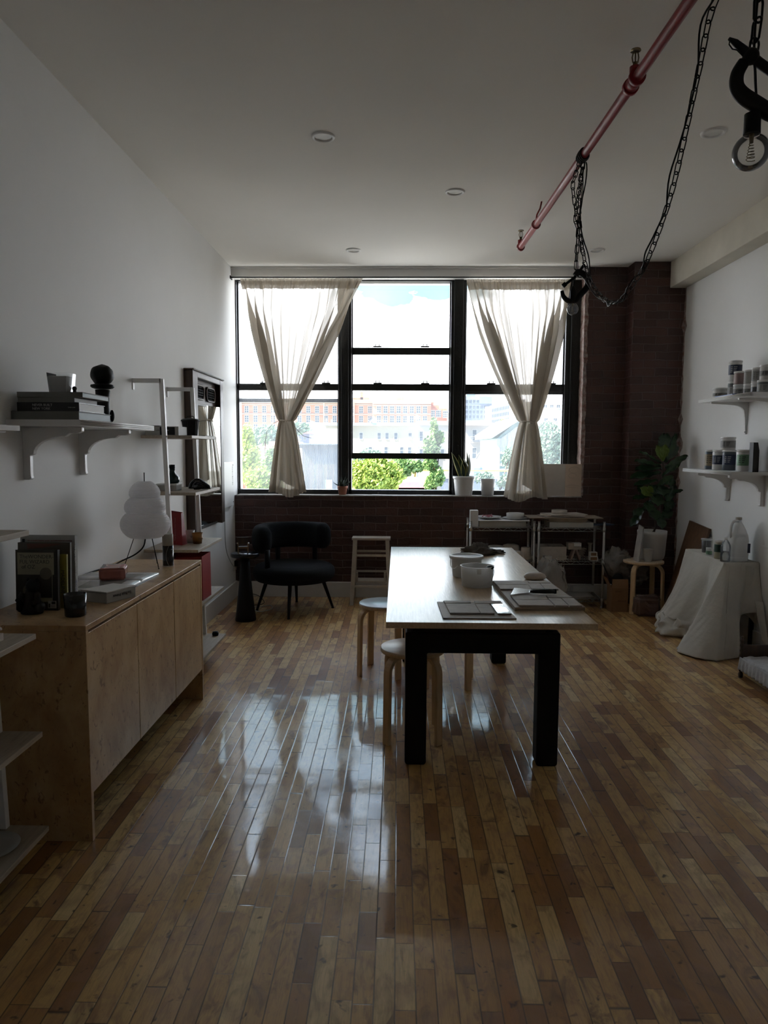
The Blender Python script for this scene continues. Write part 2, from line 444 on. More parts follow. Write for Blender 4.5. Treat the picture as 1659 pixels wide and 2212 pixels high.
def mat_translucent(name, col, mixf=0.4, rough=0.6, bump=0, transp=0.0):
    m = bpy.data.materials.new(name); m.use_nodes = True
    t = NT(m.node_tree); t.n.clear(); tc = t.new('ShaderNodeTexCoord')
    colr = t.mix(t.noise(tc.outputs['Object'], 12, 3, 0.6), tuple(k*0.85 for k in col), col)
    df = t.new('ShaderNodeBsdfPrincipled', inp={'Base Color': colr, 'Roughness': rough}); tl = t.new('ShaderNodeBsdfTranslucent', inp={0: colr})
    m1 = t.new('ShaderNodeMixShader', inp={0: mixf}); t.put(m1.inputs[1], df.outputs[0]); t.put(m1.inputs[2], tl.outputs[0]); out = m1.outputs[0]
    if transp:
        tr = t.new('ShaderNodeBsdfTransparent'); m2 = t.new('ShaderNodeMixShader', inp={0: transp}); t.put(m2.inputs[1], out); t.put(m2.inputs[2], tr.outputs[0]); out = m2.outputs[0]
    t.new('ShaderNodeOutputMaterial', inp={0: out})
    return m

M = dict(
 wall=mat('white_wall_paint', (0.86, 0.855, 0.84), 0.75, var=0.02, vscale=1.5, bump=0.05, bscale=60),
 ceil=mat('ceiling_paint', (0.84, 0.815, 0.765), 0.85, var=0.02, vscale=1.0),
 beam=mat('cream_beam_paint', (0.70, 0.65, 0.55), 0.7, var=0.08, vscale=3, bump=0.2, bscale=20),
 trim=mat('white_trim_paint', (0.74, 0.73, 0.71), 0.45, var=0.03),
 white=mat('white_lacquer', (0.78, 0.77, 0.75), 0.35, var=0.03),
 frame=mat('black_window_paint', (0.012, 0.012, 0.012), 0.4, var=0.2, vscale=30, bump=0.3, bscale=60),
 black=mat('matt_black', (0.006, 0.006, 0.007), 0.5, var=0.1, bump=0.1, spec=0.3),
 blackgloss=mat('gloss_black', (0.008, 0.008, 0.009), 0.18, var=0.1),
 boucle=mat('black_boucle', (0.008, 0.009, 0.011), 0.95, var=0.2, vscale=60, bump=0.8, bscale=160, sheen=0.02, spec=0.2),
 steel=mat('black_table_steel', (0.004, 0.004, 0.004), 0.6, var=0.15, spec=0.25),
 chrome=mat('chrome_wire', (0.55, 0.55, 0.54), 0.28, 1.0, var=0.1),
 birch=mat_wood('birch_wood', (0.66, 0.47, 0.27), (0.54, 0.36, 0.19), axis=2, scale=5, rough=0.42, stretch=8),
 birchtop=mat_wood('birch_seat', (0.68, 0.54, 0.38), (0.58, 0.44, 0.30), axis=0, scale=5, rough=0.33, stretch=8),
 laminate=mat('pale_laminate_seat', (0.60, 0.60, 0.60), 0.25, var=0.04),
 tabletop=mat_wood('pale_ash_tabletop', (0.62, 0.47, 0.30), (0.46, 0.32, 0.18), axis=1, scale=6, rough=0.28, stretch=16, bump=0.45, coat=0.3),
 burl=mat_burl(),
 shelfwood=mat_wood('greyed_oak_shelf', (0.44, 0.37, 0.28), (0.33, 0.27, 0.20), axis=1, scale=6, rough=0.5, stretch=10),
 darkwood=mat_wood('dark_walnut', (0.055, 0.028, 0.014), (0.025, 0.012, 0.007), axis=2, scale=7, rough=0.4, stretch=10),
 oldwhite=mat('worn_white_paint', (0.52, 0.47, 0.40), 0.6, var=0.12, vscale=14, bump=0.2),
 redpaint=mat('red_pipe_paint', (0.30, 0.016, 0.022), 0.38, var=0.15, vscale=9),
 brass=mat('dull_brass', (0.22, 0.17, 0.09), 0.4, 1.0),
 brick=mat_brick('painted_brick'),
 floor=mat_floor(),
 glass=mat_glass('window_glass', gloss=0.06, film=0.055),
 clear=mat_glass('clear_glass', (0.96, 0.97, 0.97), gloss=0.13, film=0.05),
 bulb=mat_glass('bulb_glass', (0.97, 0.97, 0.96), gloss=0.13, film=0.02),
 mirror=mat('mirror_glass', (0.75, 0.78, 0.76), 0.02, 1.0, var=0.0),
 curtain=mat_curtain(),
 cloth=mat('natural_cotton_cloth', (0.60, 0.565, 0.50), 0.9, var=0.06, vscale=6, bump=0.3, bscale=30),
 paper=mat_translucent('lantern_paper', (0.92, 0.91, 0.92), 0.5),
 pagewhite=mat('book_paper', (0.70, 0.68, 0.64), 0.55, var=0.05),
 card=mat('grey_card', (0.42, 0.41, 0.38), 0.6, var=0.06),
 kraft=mat('brown_cardboard', (0.30, 0.17, 0.09), 0.8, var=0.1),
 clay=mat('grey_clay', (0.42, 0.36, 0.30), 0.65, var=0.14, vscale=20),
 claypale=mat('pale_clay', (0.56, 0.49, 0.42), 0.6, var=0.08, vscale=20),
 pot=mat('white_glaze', (0.66, 0.65, 0.63), 0.35, var=0.04),
 terra=mat('terracotta', (0.36, 0.13, 0.07), 0.7, var=0.1),
 plastic=mat_translucent('white_plastic', (0.88, 0.87, 0.85), 0.55, 0.35),
 bag=mat_translucent('plastic_film', (0.50, 0.48, 0.45), 0.2, 0.15, transp=0.52),
 red=mat('dark_red_paper', (0.30, 0.020, 0.024), 0.45, var=0.05),
 pink=mat('pink_glaze', (0.50, 0.18, 0.145), 0.16, var=0.12, vscale=10),
 leaf=mat('dark_leaf', (0.035, 0.07, 0.028), 0.25, var=0.2, vscale=20, col2=(0.02, 0.045, 0.018)),
 leafnew=mat('young_leaf', (0.16, 0.24, 0.04), 0.3, var=0.1),
 soil=mat('soil', (0.03, 0.02, 0.014), 0.9, var=0.2),
)
C = lambda name, col, rough=0.5, **k: mat(name, col, rough, **k)

# ================================================================== THE ROOM
WX, RX, CZ, WY, BY = -1.73, 2.85, 3.44, 7.515, -2.6     # left wall, right wall, ceiling, window wall, wall behind
st = dict(kind='structure')
MB().box((WX-0.2, BY-0.2, -0.15), (RX+0.2, WY+0.4, 0)).build('floor', M['floor'], **st)
MB().box((WX-0.2, BY-0.2, CZ), (RX+0.2, WY+0.4, CZ+0.25)).build('ceiling', M['ceil'], **st)
MB().box((WX-0.2, BY, 0), (WX, WY+0.4, CZ)).build('wall_left', M['wall'], **st)
MB().box((RX, BY, 0), (RX+0.2, WY+0.4, CZ)).build('wall_right', M['wall'], **st)
MB().box((WX-0.2, BY-0.2, 0), (RX+0.2, BY, CZ)).build('wall_behind', M['wall'], **st)
# brick window wall: spandrel below the sill, brick right of the window, both as one wall
b = MB()
b.box((WX, WY, 0), (1.93, WY+0.4, 1.085))
b.box((1.93, WY, 0), (RX, WY+0.4, CZ))
b.build('wall_window', M['brick'], **st)
# ragged broken plaster on the brick reveal beside the window
rv = MB()
random.seed(3)
zs = [1.10+i*(3.34-1.10)/40 for i in range(41)]
L = [(1.912-random.random()*0.008, z) for z in zs]; Rr = [(1.936+random.random()*0.016, z) for z in zs]
for i in range(40):
    rv.add([(L[i][0], WY-0.006, L[i][1]), (Rr[i][0], WY-0.003, Rr[i][1]), (Rr[i+1][0], WY-0.003, Rr[i+1][1]), (L[i+1][0], WY-0.006, L[i+1][1]),
            (L[i][0], WY+0.17, L[i][1]), (Rr[i][0], WY+0.17, Rr[i][1]), (Rr[i+1][0], WY+0.17, Rr[i+1][1]), (L[i+1][0], WY+0.17, L[i+1][1])],
           [(0,1,2,3), (0,3,7,4), (1,5,6,2)])
M['reveal'] = mat('chipped_reveal', (0.55, 0.50, 0.46), 0.8, vscale=26, col2=(0.20, 0.07, 0.05), bump=0.8, bscale=50)
rv.build('trim_1', M['reveal'], **st)
# brick pier in the corner
MB().box((2.335, 7.30, 0), (RX, WY, CZ)).build('wall_pier', M['brick'], **st)
# torn plaster line where the brick ends on the side wall
rv = MB(); random.seed(5); zs = [i*CZ/60 for i in range(61)]
pts = [(7.297-0.006-random.random()*0.02-(0.05 if random.random() < 0.08 else 0)) for z in zs]
for i in range(60):
    rv.quad((RX-0.003, pts[i], zs[i]), (RX-0.003, 7.30, zs[i]), (RX-0.003, 7.30, zs[i+1]), (RX-0.003, pts[i+1], zs[i+1]))
    rv.quad((RX-0.003-(7.3-pts[i])*0.5, 7.297, zs[i]), (RX, 7.297, zs[i]), (RX, 7.297, zs[i+1]), (RX-0.003-(7.3-pts[i+1])*0.5, 7.297, zs[i+1]))
rv.build('trim_2', M['reveal'], **st)
# sill of grey mortar, header board above the window
sl = MB(); random.seed(11)
n = 46
for i in range(n):
    x0 = WX+0.03+(1.93-WX-0.03)*i/n; x1 = WX+0.03+(1.93-WX-0.03)*(i+1)/n
    sl.box((x0, WY-0.012-random.random()*0.006, 1.082), (x1, WY+0.22, 1.092+random.random()*0.002))
sl.build('trim_3', mat('sill_mortar', (0.50, 0.46, 0.42), 0.7, vscale=20, var=0.2, bump=0.4), **st)
MB().box((WX, WY-0.005, 3.345), (1.93, WY+0.4, CZ)).box((WX, WY-0.03, CZ-0.018), (1.93, WY, CZ)).build('trim_4', M['trim'], bevel=0.004, **st)
# baseboards
MB().box((WX, 4.2, 0), (WX+0.018, WY, 0.17)).box((WX, BY, 0), (WX+0.018, 4.2, 0.17)).build('baseboard_left', M['trim'], bevel=0.004, **st)
MB().box((WX+0.018, WY-0.02, 0), (2.33, WY, 0.165)).build('baseboard_window', M['trim'], bevel=0.004, **st)
MB().box((RX-0.018, BY, 0), (RX, 7.28, 0.165)).build('baseboard_right', M['trim'], bevel=0.004, **st)
# boxed beam along the right wall
MB().box((2.69, BY, 3.185), (RX, 7.42, CZ)).build('trim_5', M['beam'], bevel=0.004, **st)

# ------------------------------------------------------------------ windows (three double-hung sashes in black frames)
FY = 7.72           # glass plane
def PX(px): return at(px, 830, 1, FY).x
def PZ(py, px=860): return at(px, py, 1, FY).z
def bar(mb, x0, x1, z0, z1, y0=-0.035, y1=0.035): mb.box((x0, FY+y0, z0), (x1, FY+y1, z1))
ZB, ZT = 1.085, 3.345
xL0, xL1 = PX(515), PX(732); xC0, xC1 = PX(760), PX(972); xR0, xR1 = PX(1004), PX(1217)
fr = MB()
bar(fr, WX, 1.93, ZB, PZ(1058), -0.06, 0.07)
bar(fr, WX, 1.93, PZ(610), ZT+0.01, -0.06, 0.07)
bar(fr, WX-0.02, xL0, ZB, ZT, -0.06, 0.07)
bar(fr, xL1, xC0, ZB, ZT, -0.06, 0.07); bar(fr, xC1, xR0, ZB, ZT, -0.06, 0.07)
bar(fr, xR1, 1.95, ZB, ZT, -0.06, 0.07)
for xa, xb in ((xL1+0.03, xC0-0.03), (xC1+0.03, xR0-0.03), (xR1+0.05, xR1+0.075)): bar(fr, xa, xb, ZB, ZT, -0.085, -0.06)
fr.build('trim_6', M['frame'], bevel=0.004, **st)
def sash_lift(mb, x, z):
    mb.box((x-0.045, FY-0.05, z), (x+0.045, FY-0.02, z+0.012)); mb.box((x-0.025, FY-0.045, z+0.012), (x-0.015, FY-0.03, z+0.03)); mb.box((x+0.015, FY-0.045, z+0.012), (x+0.025, FY-0.03, z+0.03)); mb.box((x-0.025, FY-0.045, z+0.026), (x+0.025, FY-0.03, z+0.032))
def window(idx, x0, x1, panes, rails, storm=None, lifts=()):
    root = MB(); 
    for (za, zb, yo) in rails: bar(root, x0, x1, za, zb, yo-0.025, yo+0.025)
    s_ = 0.012
    for (za, zb, yo) in panes:
        for xx in (x0, x1-s_): bar(root, xx, xx+s_, za, zb, yo-0.02, yo+0.02)
    if storm: bar(root, x0, x1, storm[0], storm[1], 0.05, 0.075)
    o = root.build('window_%d' % idx, M['frame'], **st)
    for (za, zb, yo) in panes:
        p = MB(); p.box((x0+s_, FY+yo-0.002, za), (x1-s_, FY+yo+0.002, zb)); p.build('glass_pane', M['glass'], o)
    lf = MB()
    for (x, z) in lifts: sash_lift(lf, x, z)
    if lifts: lf.build('sash_lock', M['frame'], o)
    return o
zm0, zm1 = PZ(844), PZ(830)
window(1, xL0, xL1, [(zm1, PZ(610), 0.02), (PZ(1058), zm0, -0.01)], [(zm0, zm1, 0.0)], (PZ(869), PZ(861)), [(PX(572), zm1), (PX(705), zm1)])
window(2, xC0, xC1, [(PZ(751), PZ(611), 0.03), (zm1, PZ(765), 0.02), (PZ(979), zm0, -0.01)], [(PZ(766), PZ(751), 0.02), (zm0, zm1, 0.0), (PZ(991), PZ(979), -0.01)], None,
       [(PX(815), PZ(751)), (PX(917), PZ(751)), (PX(816), zm1), (PX(918), zm1)])
window(3, xR0, xR1, [(zm1, PZ(610), 0.02), (PZ(1058), zm0-0.03, -0.01)], [(zm0-0.01, zm1, 0.0), (zm0-0.035, zm0-0.01, 0.03)], None, [(PX(1060), zm1), (PX(1190), zm1)])

# ------------------------------------------------------------------ curtains
def curtain(xa, xb, zt, tx, tz, ba, bb, zb, seed, label, yc=7.455):
    root = thing('tied_curtain', label, 'curtain', (tx, yc, zb), 0, 'knotted linen curtains at the window')
    random.seed(seed)
    ph = [random.random()*6.28 for _ in range(6)]
    nf = 13
    def warp(u): return u+0.018*math.sin(2*PI*3*u+ph[0])+0.012*math.sin(2*PI*7*u+ph[1])
    def fn(u, v):
        z = zt+(zb-zt)*v
        uu = warp(u)
        if z > tz:
            k = (zt-z)/(zt-tz)                       # 0 top .. 1 tie
            wl = xa+(tx-0.055-xa)*(k**1.12); wr = xb+(tx+0.055-xb)*(k**1.08)
            # swag: the slack of each fold bows toward the tie
            amp = 0.022+0.05*math.sin(PI*min(1, k))*0.6+0.02*k
        else:
            k = (tz-z)/(tz-zb)
            e = k**0.75
            wl = tx-0.055+(ba-tx+0.055)*e; wr = tx+0.055+(bb-tx-0.055)*e
            amp = 0.045+0.02*k
            k = 1
        x = wl+(wr-wl)*uu
        # gather the cloth towards both edges so the middle stays thin and sheer
        g = 0.30*math.sin(2*PI*uu)*(wr-wl)/(2*PI)*min(1.0, 4*k+0.1) if z > tz else 0.1*math.sin(2*PI*uu)*(wr-wl)/(2*PI)
        x -= g*0.9
        edge = 0.30+0.85*abs(2*uu-1)**1.3
        f = math.sin(2*PI*nf*uu+ph[2]+1.5*math.sin(5*uu+ph[3]))*0.7+math.sin(2*PI*nf*0.43*uu+ph[4])*0.5
        fall = 0.25 if (v < 0.02) else 1
        y = yc+amp*f*edge*fall
        if v < 0.05: y += 0.008*math.sin(2*PI*34*uu+ph[5])
        zz = z
        if z < tz: zz = z+0.03*k*math.sin(7*uu+ph[1])*((tz-z)/(tz-zb))**3
        x += (1 if z > tz else 0.55)*amp*(0.30+0.75*abs(2*uu-1))*math.cos(2*PI*nf*uu+ph[2])*edge*min(1, 0.3+3*v)
        return Vector((x, y, zz))
    o = MB().grid(fn, 260, 90).build('curtain_panel', M['curtain'], root)
    # doubled header hem
    def fh(u, v):
        p = fn(u, 0.012+0.035*v); return p+Vector((0, -0.004, 0))
    MB().grid(fh, 260, 4).build('header_hem', M['curtain'], root)
    def fb(u, v):
        p = fn(u, 0.965+0.035*v); return p+Vector((0, -0.003, 0))
    MB().grid(fb, 260, 3).build('bottom_hem', M['curtain'], root)
    # loose flap folded over in front, under the knot
    def ff(u, v):
        k = v; wl = tx-0.02+(ba*0.35+tx*0.65-tx+0.02)*k**0.8; wr = tx+0.03+(bb-tx-0.05)*k**0.8
        x = wl+(wr-wl)*u; z = tz-0.02+(zb+0.18-tz)*v-0.12*u*v
        return Vector((x, yc-0.075-0.02*math.sin(2*PI*2.5*u+ph[2])*v-0.01, z))
    MB().grid(ff, 50, 40).build('folded_flap', M['curtain'], root)
    tie = [Vector((tx+0.066*math.cos(a), yc+0.07*math.sin(a), tz+0.006*math.sin(2*a))) for a in [i*2*PI/24 for i in range(24)]]
    MB().tube(tie, 0.006, 6, closed=True).build('tie_cord', M['curtain'], root)
    return root
c1 = curtain(-1.66, -0.40, 3.315, -1.165, 1.87, -1.345, -0.985, 1.10, 4, 'sheer cream curtain tied in a knot over the window next to the left wall')
MB().tube([Vector(p) for p in ((-1.23, 7.42, 1.87), (-1.30, 7.42, 1.84), (-1.36, 7.42, 1.76), (-1.38, 7.42, 1.66), (-1.375, 7.42, 1.58))], 0.0025, 5).build('loose_string', M['card'], c1)
MB().tube([Vector(p) for p in ((-1.10, 7.42, 1.86), (-1.05, 7.41, 1.78), (-0.98, 7.41, 1.71), (-0.90, 7.41, 1.69))], 0.0025, 5).build('loose_string', M['card'], c1)
curtain(0.675, 1.74, 3.305, 1.345, 1.865, 1.145, 1.515, 1.065, 9, 'sheer cream curtain tied in a knot over the window nearest the brick corner')
MB().cyl((WX, 7.455, 3.325), (1.93, 7.455, 3.325), 0.007, 10).box((WX, 7.44, 3.31), (WX+0.01, 7.515, 3.34)).box((1.92, 7.44, 3.31), (1.93, 7.515, 3.34)).build('curtain_rod', M['black'], label='thin black curtain rod running along the top of the windows', cat='curtain rod')

# ------------------------------------------------------------------ ceiling downlights
dl = thing('downlight', 'round white recessed ceiling light left of the red pipe, nearest the camera', 'ceiling light', (-0.457, 4.42, CZ), 0, 'recessed ceiling lights')
MB().lathe([(0.050, 0.0), (0.052, -0.006), (0.060, -0.011), (0.069, -0.008), (0.072, 0.0)], (0, 0, 0), 40, cap=False).build('trim_ring', M['white'], dl, local=True)
MB().lathe([(0.0, -0.0015), (0.051, -0.0015)], (0, 0, 0), 40, cap=False).build('diffuser', C('downlight_lens', (0.85, 0.84, 0.8), 0.3), dl, local=True)
for p, l in (((0.401, 5.347, CZ), 'round white recessed ceiling light in the middle of the ceiling, nearest the pipe end'),
             ((-0.431, 6.874, CZ), 'round white recessed ceiling light closest to the tops of the windows, left of the pipe'),
             ((1.846, 6.882, CZ), 'round white recessed ceiling light near the brick corner, behind the hanging chain'),
             ((1.831, 4.387, CZ), 'round white recessed ceiling light right of the chain, beside the large hanging bulb')):
    dup(dl, p, label=l)

# ------------------------------------------------------------------ sprinkler pipe
def pipex(y): return 1.014+(6.146-y)*0.0205
pz = 3.27
pr = thing('sprinkler_pipe', 'long red sprinkler pipe running below the ceiling toward the window', 'pipe', (1.014, 6.16, pz))
MB().tube([(pipex(y), y, pz) for y in (6.15, 4.5, 3.5, 2.0, 0.0, BY)], 0.024, 20).build('pipe_run', M['redpaint'], pr)
fit = MB()
fit.ell((pipex(6.15), 6.15, pz), (0.035, 0.035, 0.035)); fit.cyl((pipex(6.15), 6.15, pz), (pipex(6.15), 6.15, pz+0.055), 0.024, 16)
fit.build('elbow', M['redpaint'], pr)
fit = MB()
for dy in (-0.045, 0.045): fit.cyl((pipex(3.45), 3.45+dy-0.012, pz), (pipex(3.45), 3.45+dy+0.012, pz), 0.037, 20)
fit.cyl((pipex(3.45), 3.40, pz), (pipex(3.45), 3.50, pz), 0.031, 20); fit.cyl((pipex(3.45), 3.44, pz), (pipex(3.45), 3.44, pz+0.06), 0.024, 16)
fit.build('tee_fitting', M['redpaint'], pr)
fit = MB(); y = 5.55
fit.lathe([(0.026, -0.012), (0.034, -0.01), (0.034, 0.01), (0.026, 0.012)], (pipex(y), y, pz), 20, axis=(0, 1, 0), cap=False)
fit.tube([(pipex(y), y, pz+0.03), (pipex(y)+0.005, y, pz+0.07), (pipex(y)+0.03, y+0.01, pz+0.12), (pipex(y)+0.04, y+0.01, CZ)], 0.006, 8)
fit.build('hanger', M['redpaint'], pr)
for y in (6.15, 3.44):
    h = MB(); x = pipex(y); z0 = pz+0.05
    h.cyl((x, y, z0), (x, y, z0+0.03), 0.011, 12)
    h.tube([(x-0.011, y, z0+0.028), (x-0.015, y, z0+0.05), (x-0.011, y, z0+0.07), (x, y, z0+0.077), (x+0.011, y, z0+0.07), (x+0.015, y, z0+0.05), (x+0.011, y, z0+0.028)], 0.003, 6)
    h.cyl((x, y, z0+0.03), (x, y, z0+0.075), 0.003, 8)
    h.lathe([(0, 0), (0.022, 0.001), (0.024, -0.004), (0.0, 0.004)], (x, y, z0+0.083), 20, cap=False)
    h.build('sprinkler_head', M['brass'], pr)

# ------------------------------------------------------------------ hanging chain lights with clamp bodies
def chain(path, link=0.055, r=0.0027, wd=0.023):
    P = [Vector(p) for p in path]
    # resample
    out = []; seg = [(P[i+1]-P[i]).length for i in range(len(P)-1)]; tot = sum(seg); step = link*0.80; s = 0
    mb = MB(); k = 0
    while s+step <= tot:
        def pos(q):
            for i, L_ in enumerate(seg):
                if q <= L_ or i == len(seg)-1: return P[i]+(P[i+1]-P[i])*min(1, q/L_)
                q -= L_
        a = pos(s); b_ = pos(s+step); t = (b_-a).normalized(); c = (a+b_)/2
        ref = Vector((1, 0.35, 0)) if k % 2 == 0 else Vector((-0.35, 1, 0.0))
        sd_ = (ref-t*ref.dot(t))
        if sd_.length < 1e-3: sd_ = Vector((0, 0, 1))
        sd_.normalize(); hl = link/2-wd/2; pts = []
        for i in range(14):
            an = 2*PI*i/14; cx = math.cos(an)*wd/2; sz = math.sin(an)*wd/2
            pts.append(c+sd_*cx+t*(sz+(hl if math.sin(an) >= 0 else -hl)))
        mb.tube(pts, r, 5, closed=True); s += step; k += 1
    return mb
def cat(p0, p1, sag, n=24, side=None):
    p0 = Vector(p0); p1 = Vector(p1)
    return [p0+(p1-p0)*(i/n)-Vector((0, 0, sag*4*(i/n)*(1-i/n))) for i in range(n+1)]
M['chainmat'] = mat('black_steel_chain', (0.02, 0.02, 0.02), 0.28, 0.9)
def bezier(pts, n=12):
    P = [Vector(p) for p in pts]; out = []
    for i in range(len(P)-1):
        p0 = P[max(i-1, 0)]; p1 = P[i]; p2 = P[i+1]; p3 = P[min(i+2, len(P)-1)]
        for k in range(n):
            t = k/n
            out.append(0.5*((2*p1)+(-p0+p2)*t+(2*p0-5*p1+4*p2-p3)*t*t+(-p0+3*p1-3*p2+p3)*t**3))
    out.append(P[-1]); return out
A0 = Vector((1.052, 4.28, pz-0.03))
sw = bezier([(1.055, 4.28, pz-0.03), at(1251, 450, 1, 4.25), at(1262, 560, 1, 4.15), at(1285, 625, 1, 4.0), at(1320, 655, 1, 3.75), at(1345, 645, 1, 3.6), at(1372, 608, 1, 3.5), at(1395, 570, 1, 3.4), at(1430, 480, 1, 3.25), at(1460, 380, 1, 3.12), at(1510, 150, 1, 2.88), at(1545, 0, 1, 2.72), (pipex(2.3), 2.33, pz-0.03)], 8)
ch = thing('swag_chain', 'black chain and cable drooping in a deep loop from the red pipe', 'chain', A0)
chain(sw).build('chain_links', M['chainmat'], ch)
random.seed(2)
cab = [p+Vector((0.012*math.sin(i*0.5)+(0.016 if i < 20 else -0.012), 0.006, -0.004+0.008*math.sin(i*0.9))) for i, p in enumerate(sw)]
MB().tube(cab, 0.0038, 6).build('power_cable', M['black'], ch)
wr = MB()
for k in range(5):
    cc = Vector((pipex(4.28+0.012*k), 4.25+0.014*k, pz)); ax = Vector((0.25*(k-2), 1, 0)).normalized(); u_ = Vector((0, 0, 1)); v_ = ax.cross(u_)
    wr.tube([cc+(u_*math.cos(a)+v_*math.sin(a))*0.031 for a in [i*2*PI/20 for i in range(20)]], 0.005, 6, closed=True)
wr.build('cable_wrap', M['black'], ch)

def bulb(mb_parent, c, r, neck=0.02, globe=False):
    prof = [(0.0, -r), (r*0.38, -r*0.93), (r*0.72, -r*0.70), (r*0.94, -r*0.34), (r, 0.0), (r*0.94, r*0.34), (r*0.74, r*0.68), (r*0.5, r*0.98), (neck*0.9, r*1.3), (neck*0.8, r*1.55)]
    if globe: prof = [(r*math.sin(PI*i/22), -r*math.cos(PI*i/22)) for i in range(20)]
    MB().lathe(prof, c, 28, cap=False).build('bulb', M['bulb'], mb_parent)
    fl = MB(); c = Vector(c)
    pts = [c+Vector((0.25*r*math.cos(i*0.9)*(1-i/70), 0.25*r*math.sin(i*0.9)*(1-i/70), -0.45*r+i*r/42)) for i in range(44)]
    fl.tube(pts, 0.0009, 4); fl.cyl(c+Vector((0, 0, r*0.5)), c+Vector((0, 0, r*1.4)), 0.004, 8, 0.007)
    fl.build('filament', M['brass'], mb_parent)
    if not globe: MB().lathe([(neck*0.85, r*1.45), (neck*1.05, r*1.5), (neck*1.1, r*1.5+0.045), (neck*0.75, r*1.5+0.07), (0.004, r*1.5+0.08)], c, 20).build('lamp_socket', M['black'], mb_parent)
# clamp lamp hanging by the window
Y1 = 4.18
def q(px, py, y=Y1): return at(px, py, 1, y)
cl1 = thing('clamp_pendant_lamp', 'small black C-clamp lamp with clear bulb hanging in front of the curtain', 'pendant lamp', q(1240, 600))
MB().tube(bezier([q(1214, 628), q(1217, 640), q(1228, 650), q(1243, 648), q(1256, 634), q(1268, 620), q(1270, 606), q(1262, 594), q(1250, 588), q(1243, 596)], 6), [0.010+0.008*min(1, i/20) for i in range(55)], 10, flat=0.75).build('clamp_body', M['black'], cl1)
MB().tube([q(1219, 616), q(1240, 600), q(1253, 585), q(1262, 571)], 0.008, 10).cyl(q(1216, 612), q(1222, 619), 0.012, 12).cyl(q(1258, 567), q(1266, 577), 0.004, 8).build('clamp_screw', M['black'], cl1)
chain(bezier([(pipex(4.3), 4.28, pz-0.03), q(1243, 470), q(1249, 490), q(1245, 560), q(1244, 592)], 6)).build('chain_links', M['chainmat'], cl1)
chain([Vector((pipex(4.3)-0.02, 4.27, pz-0.03)), q(1236, 400), q(1243, 450), q(1252, 500), q(1258, 545)]).build('chain_links', M['chainmat'], cl1)
bulb(cl1, q(1237, 668), 0.033, 0.016)
MB().tube(bezier([q(1238, 632), q(1240, 610), q(1244, 590), q(1247, 500), q(1258, 430), q(1259, 360)], 5), 0.003, 6).build('power_cable', M['black'], cl1)
# clamp lamp close to the camera
Y2 = 1.62
def q(px, py, y=Y2): return at(px, py, 1, y)
cl2 = thing('clamp_pendant_lamp', 'large black C-clamp lamp with clear globe bulb at the right edge of view', 'pendant lamp', q(1640, 200))
MB().tube(bezier([q(1607, 134), q(1593, 160), q(1592, 187), q(1606, 207), q(1638, 228), q(1668, 246), q(1700, 250), q(1715, 232)], 6), [0.0125+0.005*min(1, i/20) for i in range(43)], 14, flat=0.8).build('clamp_body', M['black'], cl2)
MB().tube([q(1574, 83), q(1588, 92), q(1612, 112), q(1638, 134), q(1690, 172), q(1720, 196)], [0.003, 0.007, 0.009, 0.010, 0.010, 0.010], 12).ell(q(1622, 122), (0.017, 0.017, 0.017)).build('clamp_screw', M['black'], cl2)
MB().tube([q(1577, 85), q(1575, 96), q(1582, 106), q(1592, 108), q(1606, 122)], 0.0014, 6).build('wire_loop', M['black'], cl2)
chain([q(1625, 132), q(1632, 80), q(1637, 40), q(1639, 0), Vector((0.77, 1.62, CZ))], 0.052).build('chain_links', M['chainmat'], cl2)
MB().tube([q(1634, 215), q(1632, 180), q(1631, 150), q(1628, 120), q(1631, 60), q(1636, 0), Vector((0.76, 1.62, CZ))], 0.0028, 6).build('power_cable', M['black'], cl2)
bulb(cl2, q(1622, 329), 0.038, 0.017, True)
MB().cyl(q(1624, 290), q(1626, 246), 0.0175, 20, 0.0165).build('lamp_socket', M['black'], cl2)

# ================================================================== LEFT WALL
# ------------------------------------------------------------------ white bracket shelves
def arch_bracket(mb, x, y, z, d, h, t=0.03, side=1):
    """scrolled timber bracket in the xz plane; x = wall, side +1 reaches to +x"""
    pts = [(0, 0), (d, 0), (d, -0.022), (d*0.93, -0.03), (d*0.80, -0.03), (d*0.72, -0.045)]
    for i in range(9):
        a = i/8*PI/2; pts.append((d*0.70-(d*0.70-0.05)*math.sin(a), -0.045-(h*0.33)*(1-math.cos(a))))
    pts += [(0.040, -h*0.53), (0.032, -h*0.54), (0.032, -h+0.02), (0.036, -h+0.006), (0.026, -h), (0, -h)]
    mb.prism([(x+side*px, y-t/2, z+pz_) for px, pz_ in pts], (0, t, 0))
def wall_shelf(label, x, side, y0, y1, z, brackets, depth=0.338, h=0.245):
    o = thing('wall_shelf', label, 'shelf', (x, (y0+y1)/2, z-0.03), 0, 'white bracket shelves')
    bd = MB(); xf = x+side*depth
    bd.box((min(x, xf-side*0.008), y0, z-0.028), (max(x, xf-side*0.008), y1, z))
    for k in range(3): bd.cyl((xf-side*0.008, y0, z-0.005-0.009*k), (xf-side*0.008, y1, z-0.005-0.009*k), 0.0045, 8)
    bd.build('shelf_board', M['white'], o)
    for yb in brackets:
        b_ = MB(); arch_bracket(b_, x, yb, z-0.028, depth*0.82, h, side=side)
        b_.build('bracket', M['white'], o, bevel=0.003)
    return o
wall_shelf('white bracket shelf on the left wall carrying a stack of large books', WX, 1, 3.132, 4.08, 1.715, (3.28, 3.86))
wall_shelf('end of a second white shelf at the left edge of view, nearest the camera', WX, 1, 1.58, 2.527, 1.673, (1.72, 2.3))

